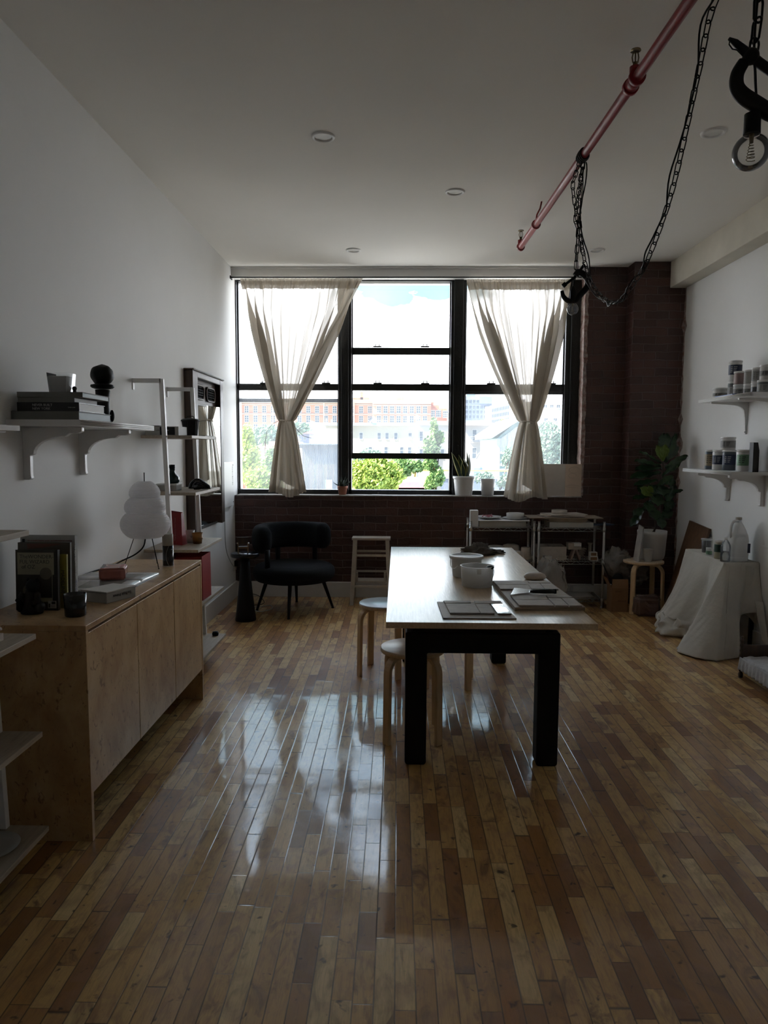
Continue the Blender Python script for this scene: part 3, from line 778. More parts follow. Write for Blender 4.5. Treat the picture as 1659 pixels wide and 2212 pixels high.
# books lying on the shelf
def flat_book(name, label, x0, x1, y0, y1, z, t, cover, page=None, tilt=0, group='books stacked on the left wall shelf'):
    o = thing(name, label, 'book', ((x0+x1)/2, (y0+y1)/2, z), tilt, group)
    hx, hy = (x1-x0)/2, (y1-y0)/2; c = min(0.004, t*0.12)
    m = MB(); m.box((-hx, -hy, 0), (hx, hy, c)); m.box((-hx, -hy, t-c), (hx, hy, t)); m.box((-hx, -hy, c), (hx, -hy+c, t-c))
    m.build('cover', cover, o, local=True, bevel=0.0012)
    MB().box((-hx+0.004, -hy+c, c), (hx-0.004, hy-0.005, t-c)).build('page_block', page or M['pagewhite'], o, local=True)
    return o
M['teal'] = C('teal_cloth', (0.10, 0.17, 0.17), 0.5); M['greycov'] = C('grey_cloth_cover', (0.20, 0.20, 0.18), 0.6); M['blackcov'] = C('black_cover', (0.018, 0.018, 0.02), 0.35)
M['ink'] = C('pale_ink', (0.62, 0.61, 0.58), 0.6); M['darkink'] = C('dark_ink', (0.03, 0.028, 0.022), 0.6)
zs = 1.715
flat_book('shelf_book', 'thick grey green book at the bottom of the pile on the left wall shelf', -1.725, -1.42, 3.17, 3.53, zs, 0.038, M['greycov'], M['teal'])
nb = flat_book('shelf_book', 'black book titled Never Built New York in the pile on the wall shelf', -1.705, -1.425, 3.185, 3.47, zs+0.038, 0.040, M['blackcov'])
text('NEVER BUILT', 0.0155, (-1.636, 3.1845, zs+0.061), (1, 0, 0), (0, 0, 1), M['ink'], nb)
text('NEW YORK', 0.0155, (-1.636, 3.1845, zs+0.045), (1, 0, 0), (0, 0, 1), M['ink'], nb)
text('Goldin Lubell', 0.006, (-1.475, 3.1845, zs+0.054), (1, 0, 0), (0, 0, 1), M['ink'], nb)
flat_book('shelf_book', 'thin grey book above the black one in the shelf pile', -1.70, -1.445, 3.185, 3.44, zs+0.078, 0.022, M['greycov'])
flat_book('shelf_book', 'teal edged book topmost in the shelf pile, under the glass candle', -1.705, -1.412, 3.185, 3.50, zs+0.100, 0.024, M['greycov'], M['teal'], 0.02)
zt_ = zs+0.124
gc = thing('glass_candle', 'square tapered glass holding white candle wax on top of the book pile', 'candle', (-1.563, 3.32, zt_))
for nm, s0, s1, z0, z1, mm in (('glass', 0.040, 0.047, 0.0, 0.095, M['clear']), ('candle_wax', 0.036, 0.042, 0.008, 0.080, M['pot'])):
    b = MB()
    vs = [(sx*s, sy*s, z) for z, s in ((z0, s0), (z1, s1)) for sx, sy in ((-1, -1), (1, -1), (1, 1), (-1, 1))]
    f = [(0, 3, 2, 1), (0, 1, 5, 4), (1, 2, 6, 5), (2, 3, 7, 6), (3, 0, 4, 7)]
    if nm != 'glass': f.append((4, 5, 6, 7))
    b.add(vs, f).build(nm, mm, gc, local=True, bevel=0.002 if nm != 'glass' else 0)
fg = MB().lathe([(0.012, 0), (0.010, 0.006), (0.007, 0.016), (0.009, 0.021), (0.011, 0.027), (0.008, 0.034), (0, 0.037)], (-1.508, 3.33, zt_), 14)
fg.build('tiny_figurine', M['black'], label='tiny black figurine on the book pile beside the glass candle', cat='figurine')
hs = MB(); hc = Vector((-1.488, 3.60, zs))
hs.lathe([(0.040, 0), (0.042, 0.01), (0.034, 0.03), (0.031, 0.09), (0.034, 0.135), (0.036, 0.165)], hc, 24)
hs.lathe([(0.036, 0.170), (0.050, 0.174), (0.058, 0.182), (0.056, 0.190), (0.040, 0.194)], hc, 24)
hs.ell(hc+Vector((0, 0, 0.238)), (0.056, 0.056, 0.053), 24, 16, disp=0.10, seed=3)
hs.ell(hc+Vector((0.052, -0.02, 0.035)), (0.012, 0.012, 0.03), 12, 8)
hs.build('head_sculpture', M['black'], label='black mushroom headed clay sculpture standing behind the shelf books', cat='sculpture')

# ------------------------------------------------------------------ ladder shelves
LZ = (1.672, 1.292, 0.905, 0.530, 0.160)
def ladder(label, dy):
    o = thing('ladder_shelf', label, 'shelf', (WX+0.2, 5.03+dy, 0), 0, 'white leaning ladder shelves')
    for i, z in enumerate(LZ):
        d = (0.352, 0.37, 0.38, 0.39, 0.40)[i]
        MB().box((WX+0.02, 4.73+dy, z-0.02), (WX+d+0.01, 5.38+dy, z)).build('shelf_board', M['shelfwood'], o, bevel=0.0015)
    for y in (4.667+dy, 5.362+dy):
        p = MB(); w_ = 0.014
        p.prism([(-1.555, y-w_, 2.035), (-1.527, y-w_, 2.035), (-1.462, y-w_, 0.0), (-1.490, y-w_, 0.0)], (0, 2*w_, 0))
        p.box((WX, y-w_, 2.010), (-1.54, y+w_, 2.038)); p.box((WX, y-w_, 1.965), (WX+0.006, y+w_, 2.038))
        p.build('post', M['white'], o, bevel=0.002)
        for z in LZ: MB().cyl((-1.525+(2.03-z)*0.032, y-0.018, z-0.01), (-1.525+(2.03-z)*0.032, y-0.012, z-0.01), 0.006, 10).build('bolt', M['chrome'], o)
    return o
ladder('white framed ladder shelf leaning on the left wall beside the mirror', 0)
ladder('ladder shelf at the left edge of view, nearest the camera', -2.81)

def lathe_obj(name, label, cat, prof, c, m, seg=32, group=None, **k):
    return MB().lathe(prof, c, seg, **k).build(name, m, label=label, cat=cat, group=group)
# shelf A: open topped book box, bin, thin slab
bk = thing('paper_box', 'open grey box of papers lying on the top board of the ladder shelf', 'box', (-1.61, 4.92, LZ[0]))
b = MB(); b.box((-1.70, 4.79, LZ[0]), (-1.475, 4.98, LZ[0]+0.004)); b.box((-1.70, 4.79, LZ[0]+0.004), (-1.696, 4.98, LZ[0]+0.06)); b.box((-1.479, 4.79, LZ[0]+0.004), (-1.475, 4.98, LZ[0]+0.06)); b.box((-1.696, 4.79, LZ[0]+0.004), (-1.479, 4.794, LZ[0]+0.06)); b.box((-1.696, 4.976, LZ[0]+0.004), (-1.479, 4.98, LZ[0]+0.06))
b.build('box_body', M['card'], bk)
MB().box((-1.705, 4.785, LZ[0]+0.062), (-1.60, 4.985, LZ[0]+0.066), mat=None).build('lid', M['greycov'], bk)
MB().box((-1.60, 4.787, LZ[0]+0.004), (-1.50, 4.7895, LZ[0]+0.056)).build('spine_label', M['black'], bk)
text('LAKES', 0.013, (-1.625, 4.786, LZ[0]+0.03), (1, 0, 0), (0, 0, 1), M['darkink'], bk); text('MOD', 0.013, (-1.57, 4.786, LZ[0]+0.03), (1, 0, 0), (0, 0, 1), M['ink'], bk); text('ISM', 0.013, (-1.57, 4.786, LZ[0]+0.015), (1, 0, 0), (0, 0, 1), M['ink'], bk)
tb = thing('desk_bin', 'small black ribbed lidded bin on the top board of the ladder shelf', 'bin', (-1.478, 5.08, LZ[0]))
b = MB(); n = 40
for j, (r, z) in enumerate(((0.044, 0), (0.058, 0.10))): pass
b.grid(lambda u, v: Vector((-1.478+(0.046+0.012*v+0.002*math.cos(20*2*PI*u))*math.cos(2*PI*u), 5.08+(0.046+0.012*v+0.002*math.cos(20*2*PI*u))*math.sin(2*PI*u), LZ[0]+0.105*v)), 120, 2, closeu=True)
b.lathe([(0, 0), (0.046, 0)], (-1.478, 5.08, LZ[0]+0.001), 24, cap=False); b.build('bin_body', M['black'], tb)
MB().lathe([(0.064, 0), (0.067, 0.005), (0.062, 0.012), (0.05, 0.018), (0, 0.024)], (-1.478, 5.08, LZ[0]+0.104), 32).tube([(-1.508, 5.08, LZ[0]+0.12), (-1.50, 5.08, LZ[0]+0.14), (-1.456, 5.08, LZ[0]+0.14), (-1.448, 5.08, LZ[0]+0.12)], 0.0035, 6).build('bin_lid', M['black'], tb)
MB().box((-1.46, 5.12, LZ[0]), (-1.385, 5.34, LZ[0]+0.005)).build('slate_slab', M['black'], label='thin black slab at the outer corner of the ladder shelf top board', cat='slab')
# shelf B
ab = thing('lidded_box', 'small grey lidded box under the dark bottle on the ladder shelf', 'box', (-1.58, 4.95, LZ[1]))
MB().box((-1.665, 4.88, LZ[1]), (-1.525, 5.0, LZ[1]+0.045)).build('box_body', M['card'], ab, bevel=0.002)
MB().box((-1.668, 4.877, LZ[1]+0.038), (-1.522, 5.003, LZ[1]+0.050)).build('lid', M['white'], ab, bevel=0.002)
bt = thing('stoppered_bottle', 'dark green squat bottle with stopper standing on the small grey box', 'bottle', (-1.572, 4.94, LZ[1]+0.05))
MB().lathe([(0.0, 0), (0.040, 0.0), (0.048, 0.012), (0.050, 0.03), (0.044, 0.048), (0.026, 0.066), (0.019, 0.078), (0.018, 0.095), (0.021, 0.098), (0.021, 0.102)], (-1.572, 4.94, LZ[1]+0.05), 28).build('bottle_body', C('bottle_green', (0.012, 0.035, 0.03), 0.15), bt)
MB().lathe([(0.015, 0.10), (0.021, 0.108), (0.020, 0.130), (0, 0.131)], (-1.572, 4.94, LZ[1]+0.05), 20).build('stopper', M['black'], bt)
sh = MB()
for k in range(5):
    rr = 0.055-0.007*k
    sh.tube([Vector((-1.44+0.018*k+0.0, 5.10-0.0*k, LZ[1]))+Vector((rr*math.cos(a), -0.012*k+0.004*math.sin(a), rr*1.12*math.sin(a)+0.004)) for a in [i*PI/14 for i in range(15)]], 0.013-0.001*k, 8)
sh.tube([(-1.45, 5.06, LZ[1]+0.014), (-1.40, 5.05, LZ[1]+0.022), (-1.36, 5.05, LZ[1]+0.012)], [0.022, 0.018, 0.008], 8)
sh.build('coiled_sculpture', M['blackgloss'], label='black shell like coiled ornament on the middle ladder shelf board', cat='ornament')
# shelf C: red paper bag, cups
rb = thing('gift_bag', 'tall dark red paper gift bag standing on the ladder shelf', 'bag', (-1.57, 5.02, LZ[2]))
b = MB(); z = LZ[2]
b.add([(-1.622, 4.99, z), (-1.515, 4.95, z), (-1.50, 5.02, z), (-1.60, 5.06, z), (-1.617, 5.0, z+0.235), (-1.528, 4.985, z+0.225), (-1.524, 5.01, z+0.228), (-1.615, 5.02, z+0.24)],
      [(0, 1, 5, 4), (1, 2, 6, 5), (2, 3, 7, 6), (3, 0, 4, 7), (0, 3, 2, 1)]).build('bag_body', M['red'], rb)
text('The Beverly Hills Hotel', 0.017, (-1.566, 4.966, z+0.03), (0.02, 0.0, 1), (-1, 0.36, 0), C('pale_red_ink', (0.55, 0.18, 0.16), 0.5), rb)
def cup(label, c, r0, r1, h, m, inkm):
    o = thing('paper_cup', label, 'cup', c, 0)
    MB().lathe([(0, 0.001), (r0, 0.001), (r0, 0), (r1, h), (r1-0.0015, h), (r0-0.001, 0.004), (0, 0.004)], c, 28, cap=False).build('cup_body', m, o)
    MB().lathe([(r1, -0.002), (r1+0.0025, 0), (r1, 0.002)], (c[0], c[1], c[2]+h), 28, cap=False).build('rim', m, o)
    a = math.radians(-62); rr = (r0+r1)/2+0.0012
    text('Ven', 0.022, (c[0]+rr*math.cos(a)-0.004, c[1]+rr*math.sin(a)-0.002, c[2]+h*0.42), (0.94, 0.34, 0), (0.0, 0, 1), inkm, o)
    return o
cup('small grey white espresso cup behind the red gift bag on the ladder shelf', (-1.503, 5.10, LZ[2]), 0.024, 0.032, 0.088, M['pot'], M['darkink'])
cup('small orange paper cup on the outer end of the ladder shelf board', (-1.438, 5.06, LZ[2]), 0.031, 0.038, 0.075, C('orange_cup', (0.42, 0.20, 0.05), 0.5), M['darkink'])
# shelf D: large red shopping bag
sb = thing('shopping_bag', 'large open dark red shopping bag on the low ladder shelf board behind the sideboard', 'bag', (-1.47, 4.97, LZ[3]))
z = LZ[3]
b = MB(); b.add([(-1.60, 4.86, z), (-1.350, 4.86, z), (-1.345, 5.06, z), (-1.60, 5.06, z), (-1.60, 4.86, z+0.29), (-1.353, 4.86, z+0.31), (-1.35, 5.07, z+0.315), (-1.60, 5.06, z+0.31)],
      [(0, 1, 5, 4), (1, 2, 6, 5), (2, 3, 7, 6), (3, 0, 4, 7), (0, 3, 2, 1)]).build('bag_body', M['red'], sb, solid=0.0015)
MB().prism([(-1.60, 4.858, z+0.285), (-1.353, 4.858, z+0.305), (-1.353, 4.858, z+0.262), (-1.60, 4.858, z+0.242)], (0, 0.003, 0)).build('folded_rim', M['red'], sb)
lathe_obj('round_ornament', 'round black object on the bottom board of the ladder shelf', 'ornament', [(0, 0), (0.022, 0.002), (0.026, 0.014), (0.02, 0.03), (0, 0.034)], (-1.388, 5.32, LZ[4]), M['black'])
# things on the near ladder shelf
gj = thing('paint_jar', 'small green paint jar with white lid on the shelf at the left edge', 'jar', (-1.43, 2.50, LZ[1]))
gj.location = (-1.462, 2.46, LZ[1])
MB().lathe([(0, 0), (0.024, 0), (0.026, 0.006), (0.026, 0.030), (0.024, 0.034), (0.026, 0.038), (0.026, 0.046), (0.023, 0.05)], (-1.462, 2.46, LZ[1]), 24).build('jar_body', C('green_paint', (0.05, 0.11, 0.07), 0.3), gj)
MB().lathe([(0.028, 0.050), (0.028, 0.066), (0.025, 0.068), (0, 0.068)], (-1.462, 2.46, LZ[1]), 24).build('lid', M['white'], gj)
wf = MB(); c = Vector((-1.435, 2.46, LZ[2])); wf.cbox(c+Vector((0, 0, 0.013)), (0.05, 0.035, 0.026)).cyl(c+Vector((-0.005, 0, 0.026)), c+Vector((-0.005, 0, 0.055)), 0.012, 14).ell(c+Vector((-0.004, 0, 0.062)), (0.013, 0.013, 0.012), 12, 8).tube([c+Vector((0, 0, 0.045)), c+Vector((0.02, -0.005, 0.042)), c+Vector((0.03, -0.005, 0.048))], 0.006, 8)
wf.build('clay_figure', M['claypale'], label='little pale clay figure on the shelf at the left edge', cat='figurine')
lathe_obj('black_cup', 'small black cup on a low shelf board at the left edge', 'cup', [(0, 0), (0.025, 0.0), (0.03, 0.03), (0.022, 0.05), (0.026, 0.06)], (-1.475, 2.44, LZ[3]), M['black'])
pl_ = MB().lathe([(0, 0), (0.06, 0.0), (0.095, 0.012), (0.098, 0.016), (0.06, 0.006), (0, 0.005)], (-1.448, 2.40, LZ[4]), 40, cap=False)
pl_.build('stoneware_plate', M['card'], label='grey stoneware plate on the lowest shelf board at the left edge', cat='plate')

# ------------------------------------------------------------------ carved frame mirror
mr = thing('wall_mirror', 'tall mirror in a dark carved wooden frame on the left wall', 'mirror', (WX, 6.28, 0.875))
y0, y1, z0, z1 = 5.78, 6.78, 0.88, 2.215
f = MB(); d = 0.075
f.box((WX, y0, z0+0.0), (WX+d, y0+0.14, z1)); f.box((WX, y1-0.11, z0), (WX+d, y1, z1)); f.box((WX, y0+0.14, z1-0.05), (WX+d, y1-0.11, z1))
f.box((WX, y0+0.14, z0), (WX+0.02, y1-0.11, z0+0.06))
f.box((WX, y0-0.01, z1), (WX+d+0.012, y1+0.01, z1+0.012))
f.build('frame', M['darkwood'], mr, bevel=0.006)
MB().box((WX, y0+0.14, z0), (WX+0.03, y1-0.11, z0+0.035)).build('bottom_rail', M['chrome'], mr, bevel=0.003)
hp = MB(); zc = z1-0.155
hp.box((WX, y0+0.14, zc-0.105), (WX+0.028, y1-0.11, zc+0.105)); hp.box((WX, y0+0.12, zc-0.115), (WX+0.04, y1-0.09, zc-0.098))
hp.build('head_panel', M['darkwood'], mr, bevel=0.004)
for yc_ in (6.10, 6.47):
    g = MB(); pts = [Vector((WX+0.036, yc_+(0.085 if math.cos(a) > 0 else -0.085)+0.06*math.cos(a), zc+0.06*math.sin(a))) for a in [i*2*PI/28 for i in range(28)]]
    g.tube(pts, 0.009, 8, closed=True)
    g.build('oval_moulding', M['darkwood'], mr)
    g = MB(); g.add([p+Vector((-0.006, 0, 0)) for p in pts], [tuple(range(28))])
    for k in range(9): g.cyl((WX+0.033, yc_-0.125+k*0.031, zc-0.05), (WX+0.033, yc_-0.125+k*0.031, zc+0.05), 0.004, 6)
    for k in range(5): g.cyl((WX+0.034, yc_-0.14, zc-0.045+k*0.022), (WX+0.034, yc_+0.14, zc-0.045+k*0.022), 0.0025, 6)
    g.build('cane_grille', M['black'], mr)
MB().prism([(WX+0.006, y0+0.135, z0+0.03), (WX+0.070, y1-0.105, z0+0.03), (WX+0.064, y1-0.105, z0+0.03), (WX+0.001, y0+0.135, z0+0.03)], (0, 0, zc-0.10-z0-0.03)).build('mirror_glass', M['mirror'], mr)

# ------------------------------------------------------------------ wall heater panel with lead, socket
hp = thing('wall_heater_panel', 'flat white electric panel with a cable on the left wall by the window', 'heater', (WX, 7.12, 0.985))
MB().box((WX, 6.868, 0.99), (WX+0.028, 7.36, 1.445)).build('panel', M['white'], hp, bevel=0.006)
s_ = MB()
for yy, zz in ((6.90, 1.41), (7.33, 1.41), (6.90, 1.03), (7.33, 1.03)): s_.cyl((WX+0.028, yy, zz), (WX+0.031, yy, zz), 0.006, 10)
s_.build('screw', M['black'], hp)
text('ECOHEATER', 0.035, (WX+0.0285, 7.30, 1.40), (0, 0, -1), (0, 1, 0), M['trim'], hp, ext=0.001)
MB().tube(bezier([(WX+0.012, 7.0, 0.99), (WX+0.012, 7.02, 0.85), (WX+0.012, 7.03, 0.65), (WX+0.012, 7.10, 0.52), (WX+0.012, 7.30, 0.38), (WX+0.02, 7.42, 0.33)], 8), 0.004, 6).build('power_cable', M['card'], hp)
ot = thing('wall_outlet', 'white wall outlet with a black plug low on the left wall near the corner', 'outlet', (WX, 7.43, 0.29))
MB().box((WX, 7.38, 0.29), (WX+0.012, 7.50, 0.42)).build('face_plate', M['white'], ot, bevel=0.003)
MB().box((WX+0.012, 7.40, 0.34), (WX+0.05, 7.47, 0.40)).build('plug', M['black'], ot, bevel=0.004)
MB().tube(bezier([(WX+0.04, 7.43, 0.34), (WX+0.05, 7.42, 0.25), (WX+0.07, 7.40, 0.12), (WX+0.10, 7.30, 0.012), (-1.55, 7.12, 0.01), (-1.42, 7.05, 0.01), (-1.36, 7.16, 0.01), (-1.44, 7.26, 0.06), (-1.52, 7.18, 0.09), (-1.46, 7.08, 0.02)], 8), 0.004, 6).build('power_cable', M['black'], ot)
MB().tube(bezier([(-1.52, 7.0, 0.005), (-1.40, 6.98, 0.005), (-1.28, 7.05, 0.005), (-1.24, 6.9, 0.005), (-1.32, 6.78, 0.005), (-1.42, 6.85, 0.005)], 8), 0.0045, 6).build('floor_cable', M['card'], label='pale loose cable curled on the floor under the black armchair', cat='cable')

# ------------------------------------------------------------------ SIDEBOARD
T = 0.892
cb = thing('sideboard', 'burl veneer sideboard with three doors against the left wall', 'cabinet', (-1.48, 3.6, 0))
X0, X1, Y0, Y1c = WX+0.005, -1.228, 2.737, 4.40
MB().box((X0, Y0, T-0.022), (X1, Y1c, T)).build('top_panel', M['burl'], cb, bevel=0.0012)
MB().box((X0, Y0, 0), (X1, Y0+0.022, T-0.0225)).build('side_panel', M['burl'], cb, bevel=0.0012)
MB().box((X0, Y1c-0.022, 0), (X1, Y1c, T-0.0225)).build('side_panel', M['burl'], cb, bevel=0.0012)
MB().box((X0, Y0+0.022, 0.20), (X1-0.03, Y1c-0.022, 0.222)).box((X0, Y0+0.022, 0.2), (X0+0.01, Y1c-0.022, T-0.023)).build('carcass', M['darkwood'], cb)
for ya, yb in ((Y0+0.024, 3.292), (3.298, 3.844), (3.852, Y1c-0.025)):
    MB().box((X1-0.022, ya, 0.196), (X1-0.002, yb, T-0.034)).build('door', M['burl'], cb, bevel=0.001)

# things on the sideboard
def up_book(name, label, cat, c, w, h, t, lean, yaw, cover, parts=None, group='books standing on the sideboard'):
    """upright book: front cover faces -y (camera side); c = middle of the bottom front edge"""
    o = thing(name, label, cat, c, yaw, group)
    R = Matrix.Rotation(lean, 4, 'X')
    cth = 0.002
    def bx(lo, hi): return MB().box(lo, hi, 0, R)
    b = MB(); b.box((-w/2, 0, 0), (w/2, cth, h), 0, R); b.box((-w/2, t-cth, 0), (w/2, t, h), 0, R)
    b.box((w/2-cth, cth, 0), (w/2, t-cth, h), 0, R); b.build('cover', cover, o, local=True)
    bx((-w/2+0.002, cth, 0.002), (w/2-cth, t-cth, h-0.003)).build('page_block', M['pagewhite'], o, local=True)
    Rw = Matrix.Translation(c) @ Matrix.Rotation(yaw, 4, 'Z') @ R
    return o, (lambda x, z, y=-0.0006: Rw @ Vector((x, y, z))), (Rw.to_3x3() @ Vector((1, 0, 0))), (Rw.to_3x3() @ Vector((0, 0, 1))), R
M['ozcover'] = C('dark_brown_cover', (0.030, 0.025, 0.018), 0.5); M['ozpaper'] = C('olive_print', (0.34, 0.32, 0.22), 0.55)
lean = -0.05
ny, nf, nr, nu, nR = up_book('standing_book', 'tall white New York guide book at the back of the sideboard books', 'book', (-1.560, 3.11, T), 0.245, 0.310, 0.026, lean, 0.0, M['card'])
text('An essential history, guide, and reference to cooking', 0.0094, nf(-0.090, 0.284), nr, nu, C('brick_ink', (0.30, 0.06, 0.04), 0.6), ny)
MB().box((-0.114, -0.0008, 0.276), (-0.102, 0.0, 0.294), 0, nR).build('printed_block', M['darkink'], ny, local=True)
text('THE NEW YORK', 0.022, Vector((-1.436, 3.114, T+0.27)), (0, 0, -1), (0, 1, 0), M['ink'], ny)
text('COOKBOOK', 0.022, Vector((-1.436, 3.114, T+0.11)), (0, 0, -1), (0, 1, 0), C('violet_ink', (0.25, 0.24, 0.42), 0.6), ny)
br, bf, brr, bru, bR = up_book('standing_book', 'brown picture cover book standing between the white and the yellow ones', 'book', (-1.555, 3.066, T), 0.232, 0.284, 0.016, lean, 0.0, C('brown_photo_cover', (0.10, 0.085, 0.065), 0.45))
MB().prism([bR @ Vector(p) for p in ((-0.075, -0.0006, 0.279), (-0.072, -0.0006, 0.255), (0.0, -0.0006, 0.262), (0.085, -0.0006, 0.279))], (0, -0.0004, 0)).build('cover_print', C('rust_print', (0.16, 0.055, 0.035), 0.5), br, local=True)
ye, yf, yr, yu, yR = up_book('standing_book', 'yellow Madeline picture book standing partly behind the Oz book', 'book', (-1.535, 3.040, T), 0.185, 0.236, 0.012, lean, 0.0, C('yellow_cover', (0.36, 0.31, 0.045), 0.5))
text('MADELINE', 0.022, yf(0.068, 0.168), -yu, yr, M['darkink'], ye)
oz, of, orr, ou, oR = up_book('standing_book', 'paperback The Wonderful Wizard of Oz standing in front of the other books', 'book', (-1.552, 2.995, T), 0.183, 0.262, 0.020, lean, 0.0, M['ozcover'])
MB().box((-0.083, -0.0007, 0.155), (0.075, 0.0, 0.250), 0, oR).box((-0.066, -0.0007, 0.037), (0.068, 0.0, 0.155), 0, oR).build('cover_print', M['ozpaper'], oz, local=True)
for s_, x_, z_, sz in (('TheWONDER-', -0.074, 0.225, 0.0232), ('FUL WIZARD', -0.074, 0.203, 0.0222), ('of OZ', -0.066, 0.181, 0.0235)):
    text(s_, sz, of(x_, z_, -0.0008), orr, ou, M['darkink'], oz, ext=0.0003)
MB().box((-0.066, -0.0012, 0.055), (0.066, -0.0007, 0.155), 0, oR).build('printed_block', C('brown_block', (0.04, 0.032, 0.024), 0.5), oz, local=True)
for cx_, cz_, r_ in ((-0.036, 0.088, 0.024), (0.040, 0.160, 0.026)):
    pm = MB(); pm.add([oR @ Vector((cx_+r_*math.cos(i*2*PI/24), -0.0014, cz_+r_*math.sin(i*2*PI/24))) for i in range(24)], [tuple(range(24))]).build('printed_roundel', C('roundel_print', (0.14, 0.12, 0.085), 0.5), oz, local=True)
MB().box((0.048, -0.0016, 0.010), (0.084, -0.0008, 0.042), 0, oR).build('price_label', M['card'], oz, local=True)
pm = MB()
for i in range(7): pm.box((0.062+0.003*(i % 6), -0.002, 0.013), (0.063+0.003*(i % 6), -0.0016, 0.024), 0, oR)
pm.box((0.064, -0.002, 0.028), (0.080, -0.0016, 0.039), 0, oR).box((0.051, -0.002, 0.013), (0.058, -0.0016, 0.03), 0, oR)
pm.build('printed_mark', M['darkink'], oz, local=True)
# black figure in front
fc = Vector((-1.548, 2.945, T)); f = MB()
f.lathe([(0, 0), (0.045, 0), (0.048, 0.01), (0.043, 0.03), (0.036, 0.06), (0.032, 0.085), (0.022, 0.100)], fc, 24, sy=0.8)
f.ell(fc+Vector((0.006, -0.002, 0.118)), (0.027, 0.026, 0.028), 18, 12, disp=0.1)
f.ell(fc+Vector((0.038, -0.01, 0.03)), (0.022, 0.026, 0.024), 14, 10); f.ell(fc+Vector((-0.038, -0.012, 0.028)), (0.020, 0.024, 0.022), 14, 10)
f.tube([fc+Vector((-0.03, -0.01, 0.085)), fc+Vector((-0.042, -0.03, 0.06)), fc+Vector((-0.02, -0.045, 0.045))], [0.014, 0.012, 0.010], 10)
f.tube([fc+Vector((0.03, -0.01, 0.085)), fc+Vector((0.040, -0.03, 0.06)), fc+Vector((0.018, -0.045, 0.045))], [0.014, 0.012, 0.010], 10)
f.ell(fc+Vector((-0.012, 0.0, 0.142)), (0.008, 0.006, 0.010), 10, 8).ell(fc+Vector((0.026, 0.0, 0.142)), (0.008, 0.006, 0.010), 10, 8)
f.build('seated_figurine', M['black'], label='black seated figurine in front of the Oz paperback', cat='figurine')
# black tumbler
tc_ = (-1.344, 2.905, T)
MB().lathe([(0, 0.0), (0.038, 0.0), (0.042, 0.004), (0.045, 0.094), (0.0425, 0.094), (0.039, 0.01), (0, 0.009)], tc_, 36, cap=False).build('tumbler', M['blackgloss'], label='black glossy tumbler near the front corner of the sideboard', cat='tumbler')
# open book
ob = thing('open_book', 'large open book with glossy pages lying flat on the sideboard', 'book', (-1.48, 3.60, T))
def page_fn(side):
    s0 = Vector((-1.690, 3.60, 0)) ; spine0 = Vector((-1.705, 3.60, 0)); spine1 = Vector((-1.325, 3.60, 0))
    def fn(u, v):
        y = 3.615+side*0.255*u
        x = -1.700+0.375*v
        hgt = 0.012+0.010*math.sin(PI*min(1, u*1.1)**0.5)*(1-u*0.45)
        return Vector((x+0.02*u*side*0.4, y, T+hgt))
    return fn
for sd_ in (-1, 1):
    fn = page_fn(sd_); b = MB(); b.grid(fn, 20, 4)
    b.grid(lambda u, v: Vector((fn(u, 1).x, fn(u, 1).y, T+0.003+(fn(u, 1).z-T-0.003)*v)), 20, 1); b.grid(lambda u, v: Vector((fn(1, u).x, fn(1, u).y, T+0.003+(fn(1, u).z-T-0.003)*v)), 4, 1)
    b.grid(lambda u, v: Vector((fn(u, 0).x, fn(u, 0).y, T+0.003+(fn(u, 0).z-T-0.003)*v)), 20, 1)
    b.build('page_block', C('glossy_page', (0.62, 0.61, 0.59), 0.22), ob)
    pf = MB(); pf.grid(lambda u, v: fn(0.15+0.62*u, 0.35+0.5*v)+Vector((0, 0, 0.0006)), 8, 4); pf.build('printed_picture', C('grey_print', (0.30, 0.30, 0.28), 0.22), ob)
MB().box((-1.708, 3.355, T), (-1.318, 3.875, T+0.003)).build('cover', M['blackcov'], ob)
# upturned small thick book in front
pb = thing('thick_book', 'thick grey paperback Le Petit Prince lying upside down at the sideboard front', 'book', (-1.335, 3.245, T), 0)
pq = [Vector((-1.431, 3.178, T)), Vector((-1.305, 3.132, T)), Vector((-1.236, 3.300, T)), Vector((-1.362, 3.346, T))]
MB().prism(pq, (0, 0, 0.046)).build('page_block', M['card'], pb, bevel=0.003)
pt_ = [p+Vector((0, 0, 0.047)) for p in pq]; pt_ = [pt_[0]+Vector((-0.012, 0.0, 0.002)), pt_[1], pt_[2]+Vector((0.004, 0.004, 0)), pt_[3]]
MB().prism(pt_, (0, 0, 0.006)).build('cover', M['pagewhite'], pb, bevel=0.001)
e = (pq[2]-pq[1]).normalized(); nn = Vector((e.y, -e.x, 0))*0.0008
text('Le Petit Prince', 0.019, pq[1]+e*0.150+nn+Vector((0, 0, 0.034)), -e, (0, 0, -1), M['darkink'], pb)
# pink glazed brick
pk = MB(); rr = Matrix.Translation((-1.483, 3.655, T+0.024)) @ Matrix.Rotation(0.30, 4, 'Z')
pk.grid(lambda u, v: Vector((0, 0, 0)), 1, 1) if False else None
random.seed(8)
bm = bmesh.new(); bmesh.ops.create_cube(bm, size=1.0)
bmesh.ops.scale(bm, vec=(0.125, 0.175, 0.058), verts=bm.verts)
bmesh.ops.bevel(bm, geom=bm.edges[:], offset=0.006, segments=2, affect='EDGES')
bmesh.ops.subdivide_edges(bm, edges=bm.edges[:], cuts=4, use_grid_fill=True)
for v in bm.verts: v.co += v.co.normalized()*0.006*mnoise.noise(v.co*28)
bmesh.ops.transform(bm, matrix=rr @ Matrix.Translation((0, 0, 0.029)), verts=bm.verts)
me = bpy.data.meshes.new('glazed_brick'); bm.to_mesh(me); bm.free(); me.materials.append(M['pink'])
for p in me.polygons: p.use_smooth = True
